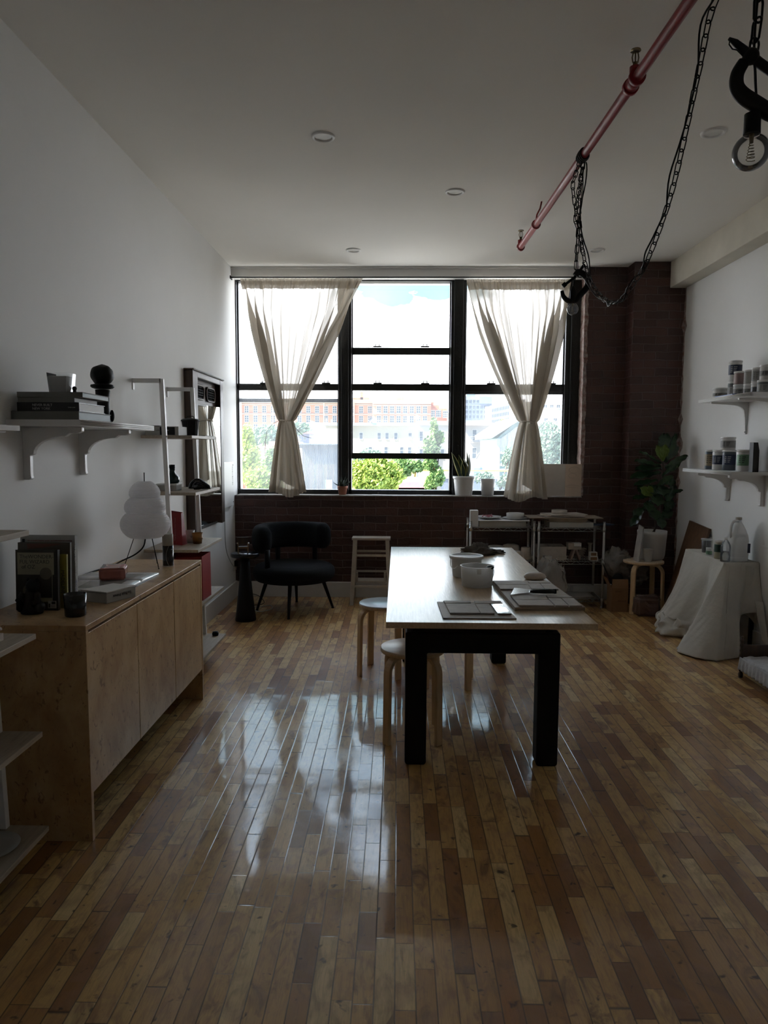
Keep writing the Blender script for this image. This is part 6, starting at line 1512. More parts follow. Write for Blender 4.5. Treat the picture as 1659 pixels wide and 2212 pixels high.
jg = thing('gallon_jug', 'white plastic gallon jug with moulded handle on the draped table', 'jug', (2.722, 5.715, z))
def sq(r, zc, nseg=40, k=0.55):
    return [Vector((2.722+r*math.copysign(abs(math.cos(a))**k, math.cos(a)), 5.715+r*math.copysign(abs(math.sin(a))**k, math.sin(a)), z+zc)) for a in [i*2*PI/nseg for i in range(nseg)]]
rows = [(0.062, 0.0, .5), (0.070, 0.006, .5), (0.071, 0.03, .5), (0.069, 0.035, .5), (0.071, 0.04, .5), (0.071, 0.165, .5), (0.069, 0.19, .6), (0.064, 0.215, .7), (0.053, 0.25, .85), (0.038, 0.285, 1), (0.022, 0.312, 1), (0.019, 0.322, 1), (0.019, 0.332, 1)]
b = MB(); vs = []
for r, zc, k in rows: vs += sq(r, zc, 40, k)
fs = [(i*40+j, i*40+(j+1) % 40, (i+1)*40+(j+1) % 40, (i+1)*40+j) for i in range(len(rows)-1) for j in range(40)]
b.add(vs, fs, 0, True); b.add(vs[:40], [tuple(range(40))[::-1]]); b.build('jug_body', M['plastic'], jg)
MB().tube(bezier([(2.712, 5.70, z+0.318), (2.672, 5.69, z+0.315), (2.652, 5.685, z+0.285), (2.648, 5.685, z+0.235), (2.655, 5.69, z+0.195), (2.672, 5.70, z+0.178)], 6), 0.011, 10).build('handle', M['plastic'], jg)
MB().lathe([(0.021, 0.326), (0.024, 0.328), (0.024, 0.345), (0.022, 0.347), (0, 0.347)], (2.722, 5.715, z), 24).build('jug_cap', C('cream_cap_plastic', (0.55, 0.50, 0.42), 0.5), jg)
MB().box((2.768, 5.6425, z+0.07), (2.790, 5.644, z+0.145)).build('side_label', M['navy'], jg)

# ------------------------------------------------------------------ doll bed bottom right
db = thing('doll_bed', 'small dark wooden doll bed with spindle posts beside the draped table', 'doll bed', (2.62, 4.72, 0))
def spindle(c, h):
    prof = [(0, 0), (0.013, 0.0), (0.016, 0.01), (0.016, 0.03), (0.010, 0.04), (0.015, 0.05), (0.010, 0.06), (0.015, 0.075), (0.015, 0.10)]
    z_ = 0.10
    while z_ < h-0.04: prof += [(0.009, z_+0.006), (0.014, z_+0.016), (0.014, z_+0.024), (0.009, z_+0.034)]; z_ += 0.036
    prof += [(0.006, h-0.02), (0.011, h-0.010), (0, h)]
    return MB().lathe(prof, c, 16)
by0, by1, bx0, bx1 = 4.47, 4.93, 2.415, 2.80
for cx_, cy_, h in ((bx0, by1, 0.300), (bx1, by1, 0.300), (bx0+0.02, by0, 0.09), (bx1, by0, 0.09)):
    spindle((cx_, cy_, 0), h).build('bed_post', M['darkwood'], db)
MB().box((bx0, by1-0.008, 0.10), (bx1, by1+0.008, 0.235)).build('headboard', M['darkwood'], db, bevel=0.003)
MB().box((bx0-0.006, by0, 0.055), (bx0+0.010, by1, 0.08)).box((bx1-0.01, by0, 0.055), (bx1+0.006, by1, 0.08)).box((bx0, by0-0.008, 0.055), (bx1, by0+0.008, 0.08)).build('bed_rail', M['darkwood'], db, bevel=0.002)
def bl(u, v):
    a = (u-0.5)*2; x_ = (bx0+bx1)/2+a*0.20; y_ = by0-0.005+(by1-by0-0.01)*v
    d = max(0, abs(a)-0.93)/0.07
    z_ = 0.150-0.004*math.sin(v*30)*0.5-0.075*d+0.008*mnoise.noise(Vector((x_*30, y_*30, 0)))
    return Vector((x_+(0.004*math.sin(v*60) if d > 0 else 0), y_, z_))
def bl2(u, v):
    x_ = bx0-0.016+0.41*u; y_ = by0-0.008-0.006*math.sin(u*50)*v
    return Vector((x_, y_, 0.150-0.085*v))
o = MB().grid(bl, 60, 50).grid(bl2, 60, 8).grid(lambda u, v: Vector((bx0-0.014-0.007*math.sin(u*58)*v-0.006*v, by0-0.008+(by1-by0)*u, 0.150-0.088*v)), 60, 8).build('blanket', mat('crinkled_white_cotton', (0.60, 0.59, 0.60), 0.9, bump=0.5, bscale=60), solid=0.004, label='crinkled white blanket covering the doll bed', cat='blanket')
lathe_obj('white_ball', 'small white ball on the floor by the doll bed foot', 'ball', [(0, 0), (0.016, 0.004), (0.022, 0.018), (0.022, 0.026), (0.016, 0.040), (0, 0.044)], (2.44, 4.43, 0), M['pot'])

# ================================================================== OUTSIDE, ACROSS THE YARD
GZ = -14.0
MB().box((-260, 8.5, GZ-0.3), (320, 420, GZ)).build('ground', mat('pale_yard_concrete', (0.42, 0.41, 0.38), 0.9, vscale=0.2, var=0.15), kind='structure')
def W_(px, py, y): return at(px, py, 1, y)
M['stone'] = C('cream_limestone', (0.62, 0.54, 0.42), 0.8); M['redbrick'] = mat('orange_brick', (0.52, 0.25, 0.16), 0.85, vscale=1.5, var=0.1); M['tanbrick'] = mat('tan_brick', (0.50, 0.36, 0.24), 0.85, vscale=1.5, var=0.08)
M['deepbrick'] = mat('deep_red_brick', (0.50, 0.18, 0.11), 0.85, vscale=1.5, var=0.1)
M['wpane'] = C('far_window_pane', (0.09, 0.12, 0.15), 0.35, spec=0.2); M['wframe'] = C('far_window_frame', (0.55, 0.54, 0.52), 0.6)
M['siding'] = mat('cream_siding', (0.37, 0.34, 0.26), 0.8, vscale=1, var=0.05); M['stucco'] = mat('white_stucco', (0.37, 0.365, 0.35), 0.85, vscale=1, var=0.06); M['roofgrey'] = C('pale_roofing', (0.26, 0.32, 0.38), 0.7)
M['bluewall'] = mat('blue_grey_panels', (0.22, 0.27, 0.36), 0.6, vscale=0.6, var=0.08); M['mint'] = mat('mint_green_cladding', (0.24, 0.36, 0.33), 0.6, vscale=2, var=0.08)
def facade(mb, x0, x1, y, zt, depth=10, zb=GZ): mb.box((x0, y, zb), (x1, y+depth, zt))
def win_proto(parent, w, h, cols, rows, name='window', frame=None, t=0.06):
    b = MB(); b.box((-w/2, -0.06*w, 0), (w/2, 0.05, h), 1)
    bt = w*0.13
    b.box((-w/2-bt*0.5, -0.16*w, -bt), (w/2+bt*0.5, 0, 0)); b.box((-w/2-bt*0.5, -0.16*w, h), (w/2+bt*0.5, 0, h+bt))
    for i in range(cols+1): x = -w/2+w*i/cols; b.box((x-bt*0.35, -0.10*w, 0), (x+bt*0.35, 0, h))
    for j in range(1, rows): z = h*j/rows; b.box((-w/2, -0.10*w, z-bt*0.3), (w/2, 0, z+bt*0.3))
    return b
def win_copies(parent, b, spots, name='window', frame=None):
    first = None
    for (x, y, z) in spots:
        if first is None:
            first = b.build(name, [frame or M['wframe'], M['wpane']], parent, local=True); o = first
        else:
            o = first.copy(); COL.objects.link(o)
        o.parent = parent; o.location = Vector((x, y, z))-Vector(parent.location)
# --- large brick school
D = 190.0; k = D/FPX
sch = thing('school_building', 'long orange brick school building with cream cornice beyond the white houses', 'building', (0, D, GZ))
xa, xb = W_(480, 870, D).x, W_(930, 870, D).x; xm = W_(806, 870, D).x; zt = W_(850, 866, D).z
b = MB(); facade(b, xa, xm, D, zt+0.1, 14); b.build('tan_wing', M['redbrick'], sch)
b = MB(); facade(b, xm, xb, D-3, zt-0.2, 14); b.build('orange_wing', M['redbrick'], sch)
b = MB()
for (x0, x1, y, z0) in ((xa, xm, D, zt+0.1), (xm, xb, D-3, zt-0.2)):
    b.box((x0, y-0.7, z0-6.5*k), (x1, y+1, z0+0.1)); b.box((x0, y-1.6, z0-3*k), (x1, y+1, z0-1.5*k)); b.box((x0, y-0.4, z0-10*k), (x1, y, z0-8.5*k))
b.build('cornice', M['stone'], sch)
b = MB()
for (x0, x1, y) in ((xa, xm, D), (xm, xb, D-3)):
    zz = W_(700, 895, D).z; b.box((x0, y-0.4, zz-0.6*k), (x1, y, zz+0.9*k))
for px in (765, 806, 700, 590, 520): xx = W_(px, 900, D).x; b.box((xx-1.3*k, D-0.5, GZ), (xx+1.3*k, D, zt))
b.build('string_course', M['stone'], sch)
b = win_proto(sch, 8.5*k, 13.5*k, 2, 3)
spots = []
zr = [W_(700, 891.5, D).z, W_(700, 912, D).z, W_(700, 931, D).z]
for px in list(range(533, 806, 19)):
    if px in (): continue
    x = W_(px, 900, D).x
    for z in zr: spots.append((x, D, z))
for px in range(819, 928, 14):
    x = W_(px, 900, D).x
    for z in zr[:2]: spots.append((x, D-3, z-0.1))
win_copies(sch, b, spots[:95])
b = MB(); x0, x1 = W_(807, 870, D).x, W_(858, 870, D).x
b.prism([(x0, D+1, zt), (x1, D+1, zt), (x1, D+1, zt+8*k), (x0, D+1, zt+3*k)], (0, 12, 0)).build('roof_shed', C('grey_slate', (0.26, 0.24, 0.24), 0.7), sch)
b = MB(); b.box((W_(857, 860, D).x, D+0.5, zt-0.5), (W_(872, 860, D).x, D+5, zt+8*k)); b.box((W_(876, 860, D).x, D+0.5, zt-0.5), (W_(890, 860, D).x, D+4, zt+4*k)); b.box((W_(900, 860, D).x, D+0.5, zt-0.5), (W_(913, 860, D).x, D+4, zt+3*k)); b.box((W_(778, 850, D).x, D+1, zt-0.5), (W_(784, 850, D).x, D+3, zt+19*k)); b.box((W_(778, 850, D).x, D+1, zt-0.5), (W_(797, 850, D).x, D+4, zt+8*k)); b.box((W_(760, 850, D).x, D+2, zt-0.5), (W_(778, 850, D).x, D+4, zt+8*k))
b.build('rooftop_block', M['deepbrick'], sch)
anx = thing('brick_annex', 'bright orange brick annex with wide grid windows at the school right end', 'building', (W_(945, 900, D).x, D-2, GZ))
x0, x1 = W_(931, 880, D-2).x, W_(966, 880, D-2).x
b = MB(); b.box((x0, D-2, GZ), (x1, D+10, W_(945, 882, D-2).z)); b.box((x0, D-1, 0), (W_(937, 870, D).x, D+5, W_(945, 868, D-2).z)); b.box((x0, D-1.5, 0), (W_(948, 870, D).x, D+5, W_(945, 875, D-2).z)); b.build('annex_wall', M['deepbrick'], anx)
b = win_proto(anx, 10*k, 12.5*k, 3, 3); zz = W_(940, 900, D-2).z
win_copies(anx, b, [(W_(934, 900, D-2).x, D-2, zz), (W_(947, 900, D-2).x, D-2, zz), (W_(962, 903, D-2).x, D-2, zz-0.2)])

# --- cream row house in the middle
D = 110.0; k = D/FPX
rh = thing('row_house', 'cream sided row house with a flat pale roof across the yard', 'building', (0, D, GZ))
x0, x1 = W_(640, 950, D).x, W_(897, 950, D).x; zt = W_(830, 919, D).z
b = MB(); facade(b, x0, x1, D, zt, 9); b.build('house_wall', M['siding'], rh)
MB().box((x0, D-0.5, zt-0.8*k), (x1, D+9, zt+0.8*k)).box((x0, D+1, zt+0.1), (x1, D+9, zt+6*k)).build('roof', M['roofgrey'], rh)
b = MB(); b.box((W_(879, 900, D).x, D+2, zt), (W_(884, 900, D).x, D+2.6, W_(880, 896, D).z)); b.box((W_(700, 900, D).x, D+2, zt), (W_(703, 900, D).x, D+2.4, W_(700, 903, D).z)); b.box((W_(712, 900, D).x, D+2, zt), (W_(715, 900, D).x, D+2.4, W_(700, 905, D).z)); b.build('chimney', M['stucco'], rh)
b = MB(); zz = W_(835, 915, D).z; b.cyl((W_(802, 900, D).x, D+1.5, zt), (W_(802, 900, D).x, D+1.5, zt+14*k), 0.09, 6); b.cyl((W_(795, 900, D).x, D+1.5, zt+10*k), (W_(808, 900, D).x, D+1.5, zt+13*k), 0.07, 6)
b.lathe([(0, 0), (0.3, 0.1), (0.42, 0.3)], (W_(803, 900, D).x, D+1.3, zt+11*k), 16, axis=(-0.5, -1, 0.5), cap=False); b.build('roof_aerial', M['greyglaze'], rh)
b = win_proto(rh, 7.5*k, 14*k, 1, 2); zz = W_(800, 949, D).z
win_copies(rh, b, [(W_(px, 940, D).x, D, zz) for px in (666, 716, 780, 819, 836, 855, 886)] + [(W_(px, 940, D).x, D, W_(800, 980, D).z) for px in (800, 834, 868, 885)])
b = MB(); b.box((W_(882, 940, D).x, D-0.4, W_(880, 949, D).z), (W_(889, 940, D).x, D, W_(880, 944, D).z)).build('window_air_conditioner', M['stucco'], rh)
fl_ = thing('flue_pipe', 'tall grey metal flue pipe with a cap between the two houses', 'flue', (W_(901, 950, D-1).x, D-1, GZ))
xx = W_(901, 940, D-1).x; zt2 = W_(901, 905, D-1).z
MB().cyl((xx, D-1, GZ), (xx, D-1, zt2), 3.0*k, 20).build('flue_tube', C('flue_grey', (0.36, 0.40, 0.44), 0.5), fl_)
MB().lathe([(a_*k, b_*k) for a_, b_ in ((3.4, 0), (5, 1), (5, 3), (3.4, 4), (5.5, 5), (5.5, 6.5), (2, 9))], (xx, D-1, zt2-0.1), 20).build('flue_cap', M['wframe'], fl_)
rh2 = thing('row_house', 'cream row house right of the flue, with tall windows behind the thin tree', 'building', (W_(935, 950, D).x, D, GZ))
x0, x1 = W_(904, 950, D).x, W_(987, 950, D).x; zt = W_(935, 917, D).z
b = MB(); facade(b, x0, x1, D, zt, 9); b.build('house_wall', M['stucco'], rh2)
MB().box((x0, D-0.25, zt-0.12), (x1, D+9, zt+0.1)).box((x0, D+1, zt), (x1, D+9, zt+8*k)).build('roof', M['roofgrey'], rh2)
b = win_proto(rh2, 7.5*k, 20*k, 1, 2); win_copies(rh2, b, [(W_(px, 940, D).x, D, W_(800, 952, D).z) for px in (910, 933, 956, 975)] + [(W_(px, 940, D).x, D, W_(800, 990, D).z) for px in (910, 933, 956)])
# --- white house with fire escape
rh3 = thing('row_house', 'white row house with a fire escape seen through the right window', 'building', (W_(1030, 950, D).x, D-4, GZ))
D3 = D-4; k = D3/FPX; x0, x1 = W_(993, 950, D3).x, W_(1079, 950, D3).x; zt = W_(1040, 918, D3).z
b = MB(); facade(b, x0, x1, D3, zt, 9); b.build('house_wall', M['stucco'], rh3)
MB().box((x0, D3-0.8, zt-1.2*k), (x1, D3+9, zt+1.2*k)).box((x0, D3+1, zt), (x1, D3+9, zt+5*k)).build('roof', C('rusty_coping', (0.45, 0.38, 0.35), 0.7), rh3)
b = win_proto(rh3, 9*k, 22*k, 1, 2); win_copies(rh3, b, [(W_(px, 940, D3).x, D3, W_(1040, z, D3).z) for z in (951, 990) for px in (1025, 1048, 1071)])
M['iron'] = C('painted_iron', (0.20, 0.21, 0.22), 0.6)
fe = thing('fire_escape', 'grey iron fire escape platform and ladder on the white house', 'fire escape', (W_(1035, 955, D3).x, D3-0.7, W_(1035, 955, D3).z))
b = MB(); z0 = W_(1035, 954, D3).z; xa_, xb_ = W_(1013, 954, D3).x, W_(1063, 954, D3).x
b.box((xa_, D3-1.4, z0-0.8*k), (xb_, D3-0.05, z0)); b.cyl((xa_, D3-1.4, z0+10*k), (xb_, D3-1.4, z0+10*k), 0.04, 6)
for i in range(15): xx = xa_+(xb_-xa_)*i/14; b.cyl((xx, D3-1.4, z0), (xx, D3-1.4, z0+10*k), 0.025, 5)
b.build('platform', M['iron'], fe)
b = MB(); lx0, lz0 = W_(1026, 992, D3).x, W_(1026, 992, D3).z; lx1 = W_(1050, 955, D3).x
for dy in (-1.0, -0.5): b.cyl((lx0, D3+dy, lz0), (lx1, D3+dy, z0), 0.09, 6)
for i in range(1, 11): k = i/11; b.cyl((lx0+(lx1-lx0)*k, D3-1.0, lz0+(z0-lz0)*k), (lx0+(lx1-lx0)*k, D3-0.5, lz0+(z0-lz0)*k), 0.03, 5)
b.build('ladder', M['iron'], fe)
# --- modern blue grey blocks
D = 260.0; k = D/FPX
mb_ = thing('apartment_block', 'blue grey apartment block with a grid of square windows behind the white house', 'building', (W_(1030, 880, D).x, D, GZ))
x0, x1 = W_(990, 880, D).x, W_(1052, 880, D).x; zt = W_(1025, 856, D).z
b = MB(); b.box((x0, D, GZ), (x1, D+15, zt)); b.box((x1, D+1, GZ), (W_(1064, 880, D).x, D+15, W_(1025, 866, D).z)); b.build('block_wall', M['bluewall'], mb_)
MB().box((W_(1036, 860, D).x, D-0.5, W_(1040, 872, D).z), (W_(1063, 860, D).x, D+8, W_(1040, 857, D).z)).box((W_(1010, 850, D).x, D+4, zt), (W_(1030, 850, D).x, D+9, zt+1.8)).build('glass_penthouse', C('blue_glass', (0.20, 0.32, 0.42), 0.2), mb_)
b = win_proto(mb_, 5*k, 6.5*k, 2, 1); win_copies(mb_, b, [(W_(px, 880, D).x, D, W_(1025, pz_, D).z) for pz_ in (871, 883, 893.5, 904) for px in range(1008, 1052, 8)], frame=M['bluewall'])
mw = thing('apartment_block', 'white trimmed stair tower block between the two blue grey wings', 'building', (W_(1056, 890, D-3).x, D-3, GZ))
MB().box((W_(1050, 880, D-3).x, D-3, GZ), (W_(1061, 880, D-3).x, D-0.1, W_(1056, 878, D-3).z)).build('tower_wall', M['stucco'], mw)
b = win_proto(mw, 5.5*k, 7*k, 1, 1); win_copies(mw, b, [(W_(1055.5, 880, D-3).x, D-3, W_(1025, pz_, D-3).z) for pz_ in (890, 900, 910)])
D = 220.0; k = D/FPX
m2 = thing('apartment_block', 'long blue grey wing with rows of narrow windows stepping up to the right', 'building', (W_(1085, 890, D).x, D, GZ))
b = MB(); xs0, xs1 = W_(1061, 880, D).x, W_(1135, 880, D).x
b.prism([(xs0, D, GZ), (xs1, D, GZ), (xs1, D, W_(1135, 862, D).z), (xs0, D, W_(1061, 876, D).z)], (0, 12, 0)); b.box((W_(1073, 870, D).x, D+2, 0), (W_(1098, 870, D).x, D+10, W_(1080, 864, D).z)); b.build('block_wall', M['bluewall'], m2)
b = win_proto(m2, 1.7*k, 6.5*k, 1, 1)
sp_ = []
for j, (za, zb_) in enumerate(((890, 876), (902, 891), (914, 905))):
    for i in range(20):
        px = 1064+i*3.4; sp_.append((W_(px, 890, D).x, D, W_(px, za+(zb_-za)*i/19, D).z))
win_copies(m2, b, sp_, frame=M['bluewall'])
# --- pale complex far right
D = 150.0; k = D/FPX
m3 = thing('apartment_block', 'very pale modern building at the far right of the window view', 'building', (W_(1200, 880, D).x, D, GZ))
b = MB(); b.box((W_(1120, 880, D).x, D, GZ), (W_(1262, 880, D).x, D+12, W_(1190, 868, D).z)); b.box((W_(1170, 880, D).x, D+3, GZ), (W_(1262, 880, D).x, D+12, W_(1190, 853, D).z)); b.box((W_(1110, 880, D).x, D-8, GZ), (W_(1262, 880, D).x, D, W_(1190, 896, D-8).z)); b.build('block_wall', M['stucco'], m3)
b = win_proto(m3, 7*k, 6*k, 2, 1); win_copies(m3, b, [(W_(px, 880, D).x, D, W_(1190, 881, D).z) for px in (1152, 1165, 1178, 1192, 1206, 1218, 1232)] + [(W_(px, 880, D-8).x, D-8, W_(1190, 910, D-8).z) for px in (1180, 1200, 1220, 1240)])
# --- mint green workshop with pitched end
D = 50.0; k = D/FPX
mg = thing('workshop_building', 'pale green workshop with a sloping roof and slatted gable in the right window', 'building', (W_(1100, 970, D).x, D, GZ))
g0, g1, g2 = W_(1067, 947, D), W_(1116, 911, D), W_(1170, 950, D)
b = MB(); b.prism([(g0.x+0.2, D, GZ), (g2.x, D, GZ), (g2.x, D, g2.z), (g1.x, D, g1.z), (g0.x+0.2, D, g0.z)], (0, 10, 0)); b.build('gable_wall', M['mint'], mg)
b = MB(); u_ = (g1-g0).normalized(); b.prism([g0+Vector((-0.2, -0.5, 0)), g1+Vector((0, -0.5, 0)), g1+Vector((0, -0.5, 0.35)), g0+Vector((-0.2, -0.5, 0.35))], (0, 11, 0)); b.prism([g1+Vector((0, -0.5, 0)), g2+Vector((0.2, -0.5, 0)), g2+Vector((0.2, -0.5, 0.35)), g1+Vector((0, -0.5, 0.35))], (0, 11, 0)); b.build('sloping_roof', C('pale_zinc', (0.34, 0.42, 0.42), 0.5), mg)
b = MB()
for i in range(22):
    px = 1079+i*3.0; x = W_(px, 950, D).x; zt_2 = g0.z+(g1.z-g0.z)*min(1, (x-g0.x)/(g1.x-g0.x))-0.35 if x < g1.x else g1.z-(x-g1.x)*0.6-0.3
    b.box((x-0.045, D-0.08, W_(px, 978, D).z), (x+0.045, D-0.002, zt_2))
for pz_ in (978, 1004, 1015): b.box((g0.x+0.2, D-0.1, W_(1090, pz_, D).z-0.08), (g2.x, D, W_(1090, pz_, D).z+0.08))
for px in (1076, 1100, 1124): x = W_(px, 960, D).x; b.box((x-0.12, D-0.12, GZ), (x+0.12, D, W_(px, 935, D).z if px > 1080 else g0.z))
b.build('slatted_screen', M['wframe'], mg)
# --- corrugated shed
D = 38.0
cs = thing('corrugated_shed', 'tall shed clad in pale corrugated metal seen below the left window rail', 'shed', (W_(690, 1000, D).x, D, GZ))
x0, x1 = W_(643, 960, D).x, W_(740, 960, D).x; zt = W_(690, 959, D).z; n = 160
b = MB(); vs = []
for i in range(n+1):
    x = x0+(x1-x0)*i/n; y = D+0.05*math.sin(i*PI/2.6)
    vs += [(x, y, GZ), (x, y, zt)]
b.add(vs, [(2*i, 2*i+2, 2*i+3, 2*i+1) for i in range(n)], 0, True); b.build('corrugated_wall', mat('galvanised_sheet', (0.34, 0.37, 0.40), 0.5, vscale=0.8, var=0.08), cs)
b = MB(); vs = []
for i in range(n+1):
    x = x0+(x1-x0)*i/n; z = zt+0.03+0.04*math.sin(i*PI/2.6)
    vs += [(x, D-0.3, z-0.05), (x, D+7, z-0.04)]
b.add(vs, [(2*i, 2*i+2, 2*i+3, 2*i+1) for i in range(n)], 0, True); b.box((x0, D+0.05, GZ), (x1, D+7, zt-0.12)); b.build('corrugated_roof', M['roofgrey'], cs)
MB().box((W_(704, 1040, D).x, D-0.1, W_(710, 1056, D).z), (W_(718, 1040, D).x, D, W_(710, 1036, D).z)).build('window', C('blue_pane', (0.30, 0.42, 0.55), 0.3), cs)
# small hut with red roof
D = 60.0; k = D/FPX
ht = thing('garden_hut', 'little dark hut with a red pitched roof above the corrugated shed', 'hut', (W_(652, 940, D).x, D, GZ))
MB().box((W_(642, 940, D).x, D, GZ), (W_(668, 940, D).x, D+3, W_(650, 936, D).z)).build('hut_wall', C('dusky_blue', (0.20, 0.22, 0.30), 0.7), ht)
MB().prism([W_(640, 937, D)+Vector((0, -0.2, 0)), W_(655, 927, D)+Vector((0, -0.2, 0)), W_(671, 934, D)+Vector((0, -0.2, 0)), W_(671, 937, D)+Vector((0, -0.2, 0))], (0, 3.5, 0)).build('hut_roof', C('red_shingle', (0.42, 0.20, 0.20), 0.7), ht)
b = win_proto(ht, 5*k, 6*k, 2, 2); win_copies(ht, b, [(W_(px, 945, D).x, D, W_(650, 950, D).z) for px in (648, 658)])
# white gabled house left of row house
D = 90.0
wg = thing('gabled_house', 'white gabled house wall between the hut and the cream row house', 'building', (W_(685, 930, D).x, D, GZ))
b = MB(); b.prism([(W_(669, 950, D).x, D, GZ), (W_(690, 950, D).x, D, GZ), W_(690, 918, D), W_(669, 908, D)], (0, 8, 0)); b.build('house_wall', M['bluewall'], wg)
MB().box((W_(690, 950, D).x, D-0.1, GZ), (W_(736, 950, D).x, D+8, W_(710, 926, D).z)).build('side_wall', M['stucco'], wg)
# low red roofed shed at left, striped shed roof, fence, pipe bridge
D = 30.0
lr = thing('low_shed', 'low shed with an orange red roof among the trees at the left', 'shed', (W_(570, 960, D).x, D, GZ))
MB().prism([W_(552, 967, D), W_(632, 967, D), W_(632, 955, D)+Vector((0, 2, 0)), W_(556, 955, D)+Vector((0, 2, 0))], (0, 0.1, 0.05)).build('shed_roof', C('orange_tile', (0.52, 0.28, 0.18), 0.7), lr)
MB().box((W_(552, 960, D).x, D+0.1, GZ), (W_(632, 960, D).x, D+3, W_(600, 968, D).z)).build('shed_wall', M['siding'], lr)
D = 20.0
sr = thing('striped_roof_shed', 'small shed roof of white and red corrugated strips below the centre window', 'shed', (W_(895, 1045, D).x, D, GZ))
def ribs(mb, x0, x1, y0, z0, y1, z1, n, r):
    for i in range(n): x = x0+(x1-x0)*(i+0.5)/n; mb.prism([(x-r, y0, z0), (x+r, y0, z0), (x+r, y1, z1), (x-r, y1, z1)], (0, 0, 0.08))
    mb.prism([(x0, y0, z0-0.03), (x1, y0, z0-0.03), (x1, y1, z1-0.03), (x0, y1, z1-0.03)], (0, 0, 0.04))
a_, b_ = W_(867, 1047, D), W_(906, 1047, D); c_ = W_(867, 1036, D+1.2)
b = MB(); ribs(b, a_.x, b_.x, D, a_.z, D+1.2, c_.z, 12, 0.05); b.build('white_sheets', M['wframe'], sr)
a_, b_ = W_(860, 1060, D-1), W_(931, 1060, D-1); c_ = W_(860, 1047, D)
b = MB(); ribs(b, a_.x, b_.x, D-1, a_.z, D, c_.z, 20, 0.055); b.build('red_sheets', C('faded_red_sheet', (0.50, 0.16, 0.17), 0.5), sr)
MB().box((a_.x, D-0.9, GZ), (b_.x, D+1.2, a_.z-0.05)).build('shed_wall', M['siding'], sr)
yp = MB(); D = 28.0
yp.box((W_(882, 1016, D).x, D, W_(882, 1017.5, D).z), (W_(1180, 1016, D).x, D+0.3, W_(882, 1014.5, D).z)).cyl((W_(893, 1016, D).x, D+0.1, GZ), (W_(893, 1016, D).x, D+0.1, W_(882, 1016, D).z), 0.12, 10)
yp.build('pipe_bridge', C('yellow_paint', (0.55, 0.42, 0.12), 0.5), label='yellow horizontal pipe bridge on a post in the yard', cat='pipe')
D = 42.0
bf = thing('yard_fence', 'blue grey slatted fence along the right side of the yard', 'fence', (W_(1040, 1040, D).x, D, GZ))
b = MB(); xa, xb = W_(953, 1040, D).x, W_(1225, 1040, D).x; zt = W_(1000, 1030, D).z; n = 120
for i in range(n): x = xa+(xb-xa)*i/n; b.box((x, D, GZ), (x+(xb-xa)/n*0.82, D+0.03, zt-0.06*(i % 3)))
b.build('fence_slats', C('blue_slats', (0.16, 0.20, 0.28), 0.7), bf)
MB().box((xa, D-0.06, zt-0.1), (xb, D, zt+0.05)).build('top_rail', M['wframe'], bf)
D = 50.0
MB().box((W_(1018, 1010, D).x, D, GZ), (W_(1043, 1010, D).x, D+2, W_(1030, 1006, D).z)).build('blue_tarp_pile', C('blue_tarp', (0.18, 0.28, 0.52), 0.6), label='low pile under a blue tarp beyond the yard fence', cat='tarp pile', bevel=0.2)
MB().box((W_(1005, 990, 85).x, 85, GZ), (W_(1080, 990, 85).x, 92, W_(1040, 994, 85).z)).build('grey_lean_to', mat('grey_roofing_felt', (0.36, 0.37, 0.38), 0.8, vscale=1), label='low grey flat roof in front of the fire escape house', cat='shed')

# ------------------------------------------------------------------ trees
def leafmat(name, c1, c2): return mat(name, c1, 0.6, vscale=1.2, col2=c2)
LM = dict(yellow=leafmat('lime_leaves', (0.40, 0.48, 0.09), (0.22, 0.32, 0.06)), green=leafmat('mid_green_leaves', (0.20, 0.32, 0.10), (0.10, 0.18, 0.06)), blue=leafmat('dusty_green_leaves', (0.24, 0.34, 0.24), (0.13, 0.22, 0.15)))
def tree(label, blobs, lm, seed, leaf=0.16, n=1500, kind_='tree', trunk=None):
    """blobs: list of (px,py,rx_px,rz_px,depth)"""
    random.seed(seed); D_ = blobs[0][4]; c0 = W_(blobs[0][0], blobs[0][1], D_)
    o = thing(kind_, label, 'tree', (c0.x, D_, GZ), 0, 'trees in the yard')
    vs = []; fs = []
    tot = sum(b_[2]*b_[3] for b_ in blobs)
    for (px, py, rx_, rz_, d_) in blobs:
        c = W_(px, py, d_); k = d_/FPX; R_ = (rx_*k, max(rx_, rz_)*k*0.6, rz_*k)
        for i in range(int(n*rx_*rz_/tot)):
            v = Vector((random.gauss(0, 1), random.gauss(0, 1), random.gauss(0, 1))).normalized()*random.random()**0.45
            lump = 1+0.35*mnoise.noise(v*2.5+Vector((seed, 0, 0)))
            p = c+Vector((v.x*R_[0], v.y*R_[1], v.z*R_[2]))*lump
            a = Vector((random.gauss(0, 1), random.gauss(0, 1), random.gauss(0, 1))).normalized(); t_ = a.orthogonal().normalized(); s_ = leaf*random.uniform(0.6, 1.3)
            b0 = len(vs); bb = a.cross(t_)
            vs += [p-t_*s_, p+bb*s_*0.45, p+t_*s_, p-bb*s_*0.45]; fs.append((b0, b0+1, b0+2, b0+3))
    MB().add(vs, fs).build('foliage', lm, o, merge=False)
    tb_ = MB(); tb_.tube([(c0.x, D_, GZ), (c0.x+0.1, D_, (GZ+c0.z)/2), (c0.x, D_, c0.z)], [0.0045*D_, 0.0035*D_, 0.002*D_], 8)
    random.seed(seed+1)
    for b_ in blobs[:4]:
        c = W_(b_[0], b_[1], b_[4]); tb_.tube([(c0.x, D_, c0.z-2.5), ((c0.x+c.x)/2, D_, (c0.z-2.5+c.z)/2), (c.x, b_[4], c.z)], [0.002*D_, 0.0014*D_, 0.0006*D_], 6)
    tb_.build('trunk', M['darkwood'], o)
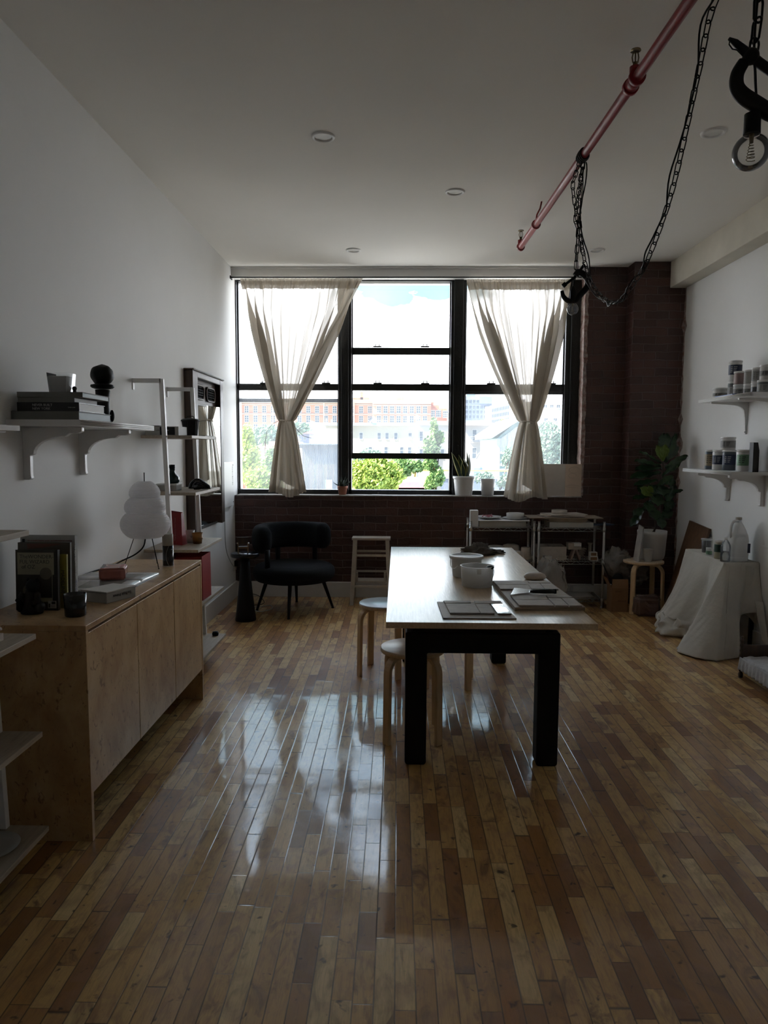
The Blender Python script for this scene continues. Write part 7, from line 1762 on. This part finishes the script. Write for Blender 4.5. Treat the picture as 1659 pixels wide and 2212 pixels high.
tree('lime green tree filling the left edge of the left window', [(540, 1000, 22, 50, 18), (560, 1040, 30, 30, 17), (535, 940, 12, 25, 18), (590, 1050, 22, 18, 17)], LM['yellow'], 1, 0.055, 8320)
tree('dusty green tree behind the left curtain, below the school', [(580, 942, 45, 20, 54), (560, 955, 25, 16, 53), (640, 925, 30, 12, 56), (620, 945, 20, 14, 54)], LM['blue'], 2, 0.160, 7040)
tree('feathery green shrub left of the left curtain foot', [(590, 985, 16, 22, 19), (578, 1005, 14, 20, 19), (572, 950, 10, 12, 20)], LM['green'], 3, 0.050, 2240)
tree('lime green tree in the open lower part of the centre window, left', [(790, 1035, 42, 38, 15), (830, 1030, 40, 34, 15.5), (812, 1000, 30, 12, 15.5), (765, 1025, 20, 30, 15)], LM['yellow'], 4, 0.050, 11000)
tree('mid green tree behind the striped shed roof', [(868, 1010, 28, 20, 25), (900, 1008, 20, 12, 26), (855, 1000, 18, 10, 25)], LM['green'], 5, 0.075, 3520)
tree('slender upright young tree in front of the right row house', [(937, 925, 7, 24, 16), (932, 965, 18, 22, 16), (950, 945, 8, 12, 16), (930, 1000, 14, 16, 16), (943, 1030, 16, 22, 16), (930, 1045, 12, 14, 16)], LM['green'], 6, 0.050, 6400, kind_='tree')
tree('pale bush at the foot of the cream row house', [(800, 985, 26, 16, 80), (780, 990, 20, 10, 80)], LM['blue'], 7, 0.200, 1600)
tree('tall dusty green tree at the right edge of the right window', [(1190, 950, 22, 34, 24), (1185, 985, 26, 26, 24), (1205, 1000, 20, 24, 24), (1180, 925, 14, 14, 24)], LM['blue'], 8, 0.070, 10240)
tree('low green bushes in front of the yard fence at the right', [(1045, 1032, 22, 14, 38), (1100, 990, 16, 24, 40), (1090, 1040, 18, 14, 38)], LM['blue'], 9, 0.100, 2240)
tree('small lime tree above the workshop roof beside the fire escape house', [(1088, 915, 10, 9, 75), (1094, 920, 9, 6, 75)], LM['yellow'], 10, 0.200, 800)

# added out-of-view pale slab, bounces sunlight up through the window onto the ceiling
MB().box((-16, 9.0, -6.0), (20, 15.0, -4.5)).build('ground', mat('added_bounce_slab', (0.72, 0.72, 0.70), 0.6, vscale=0.5, var=0.05), kind='structure')
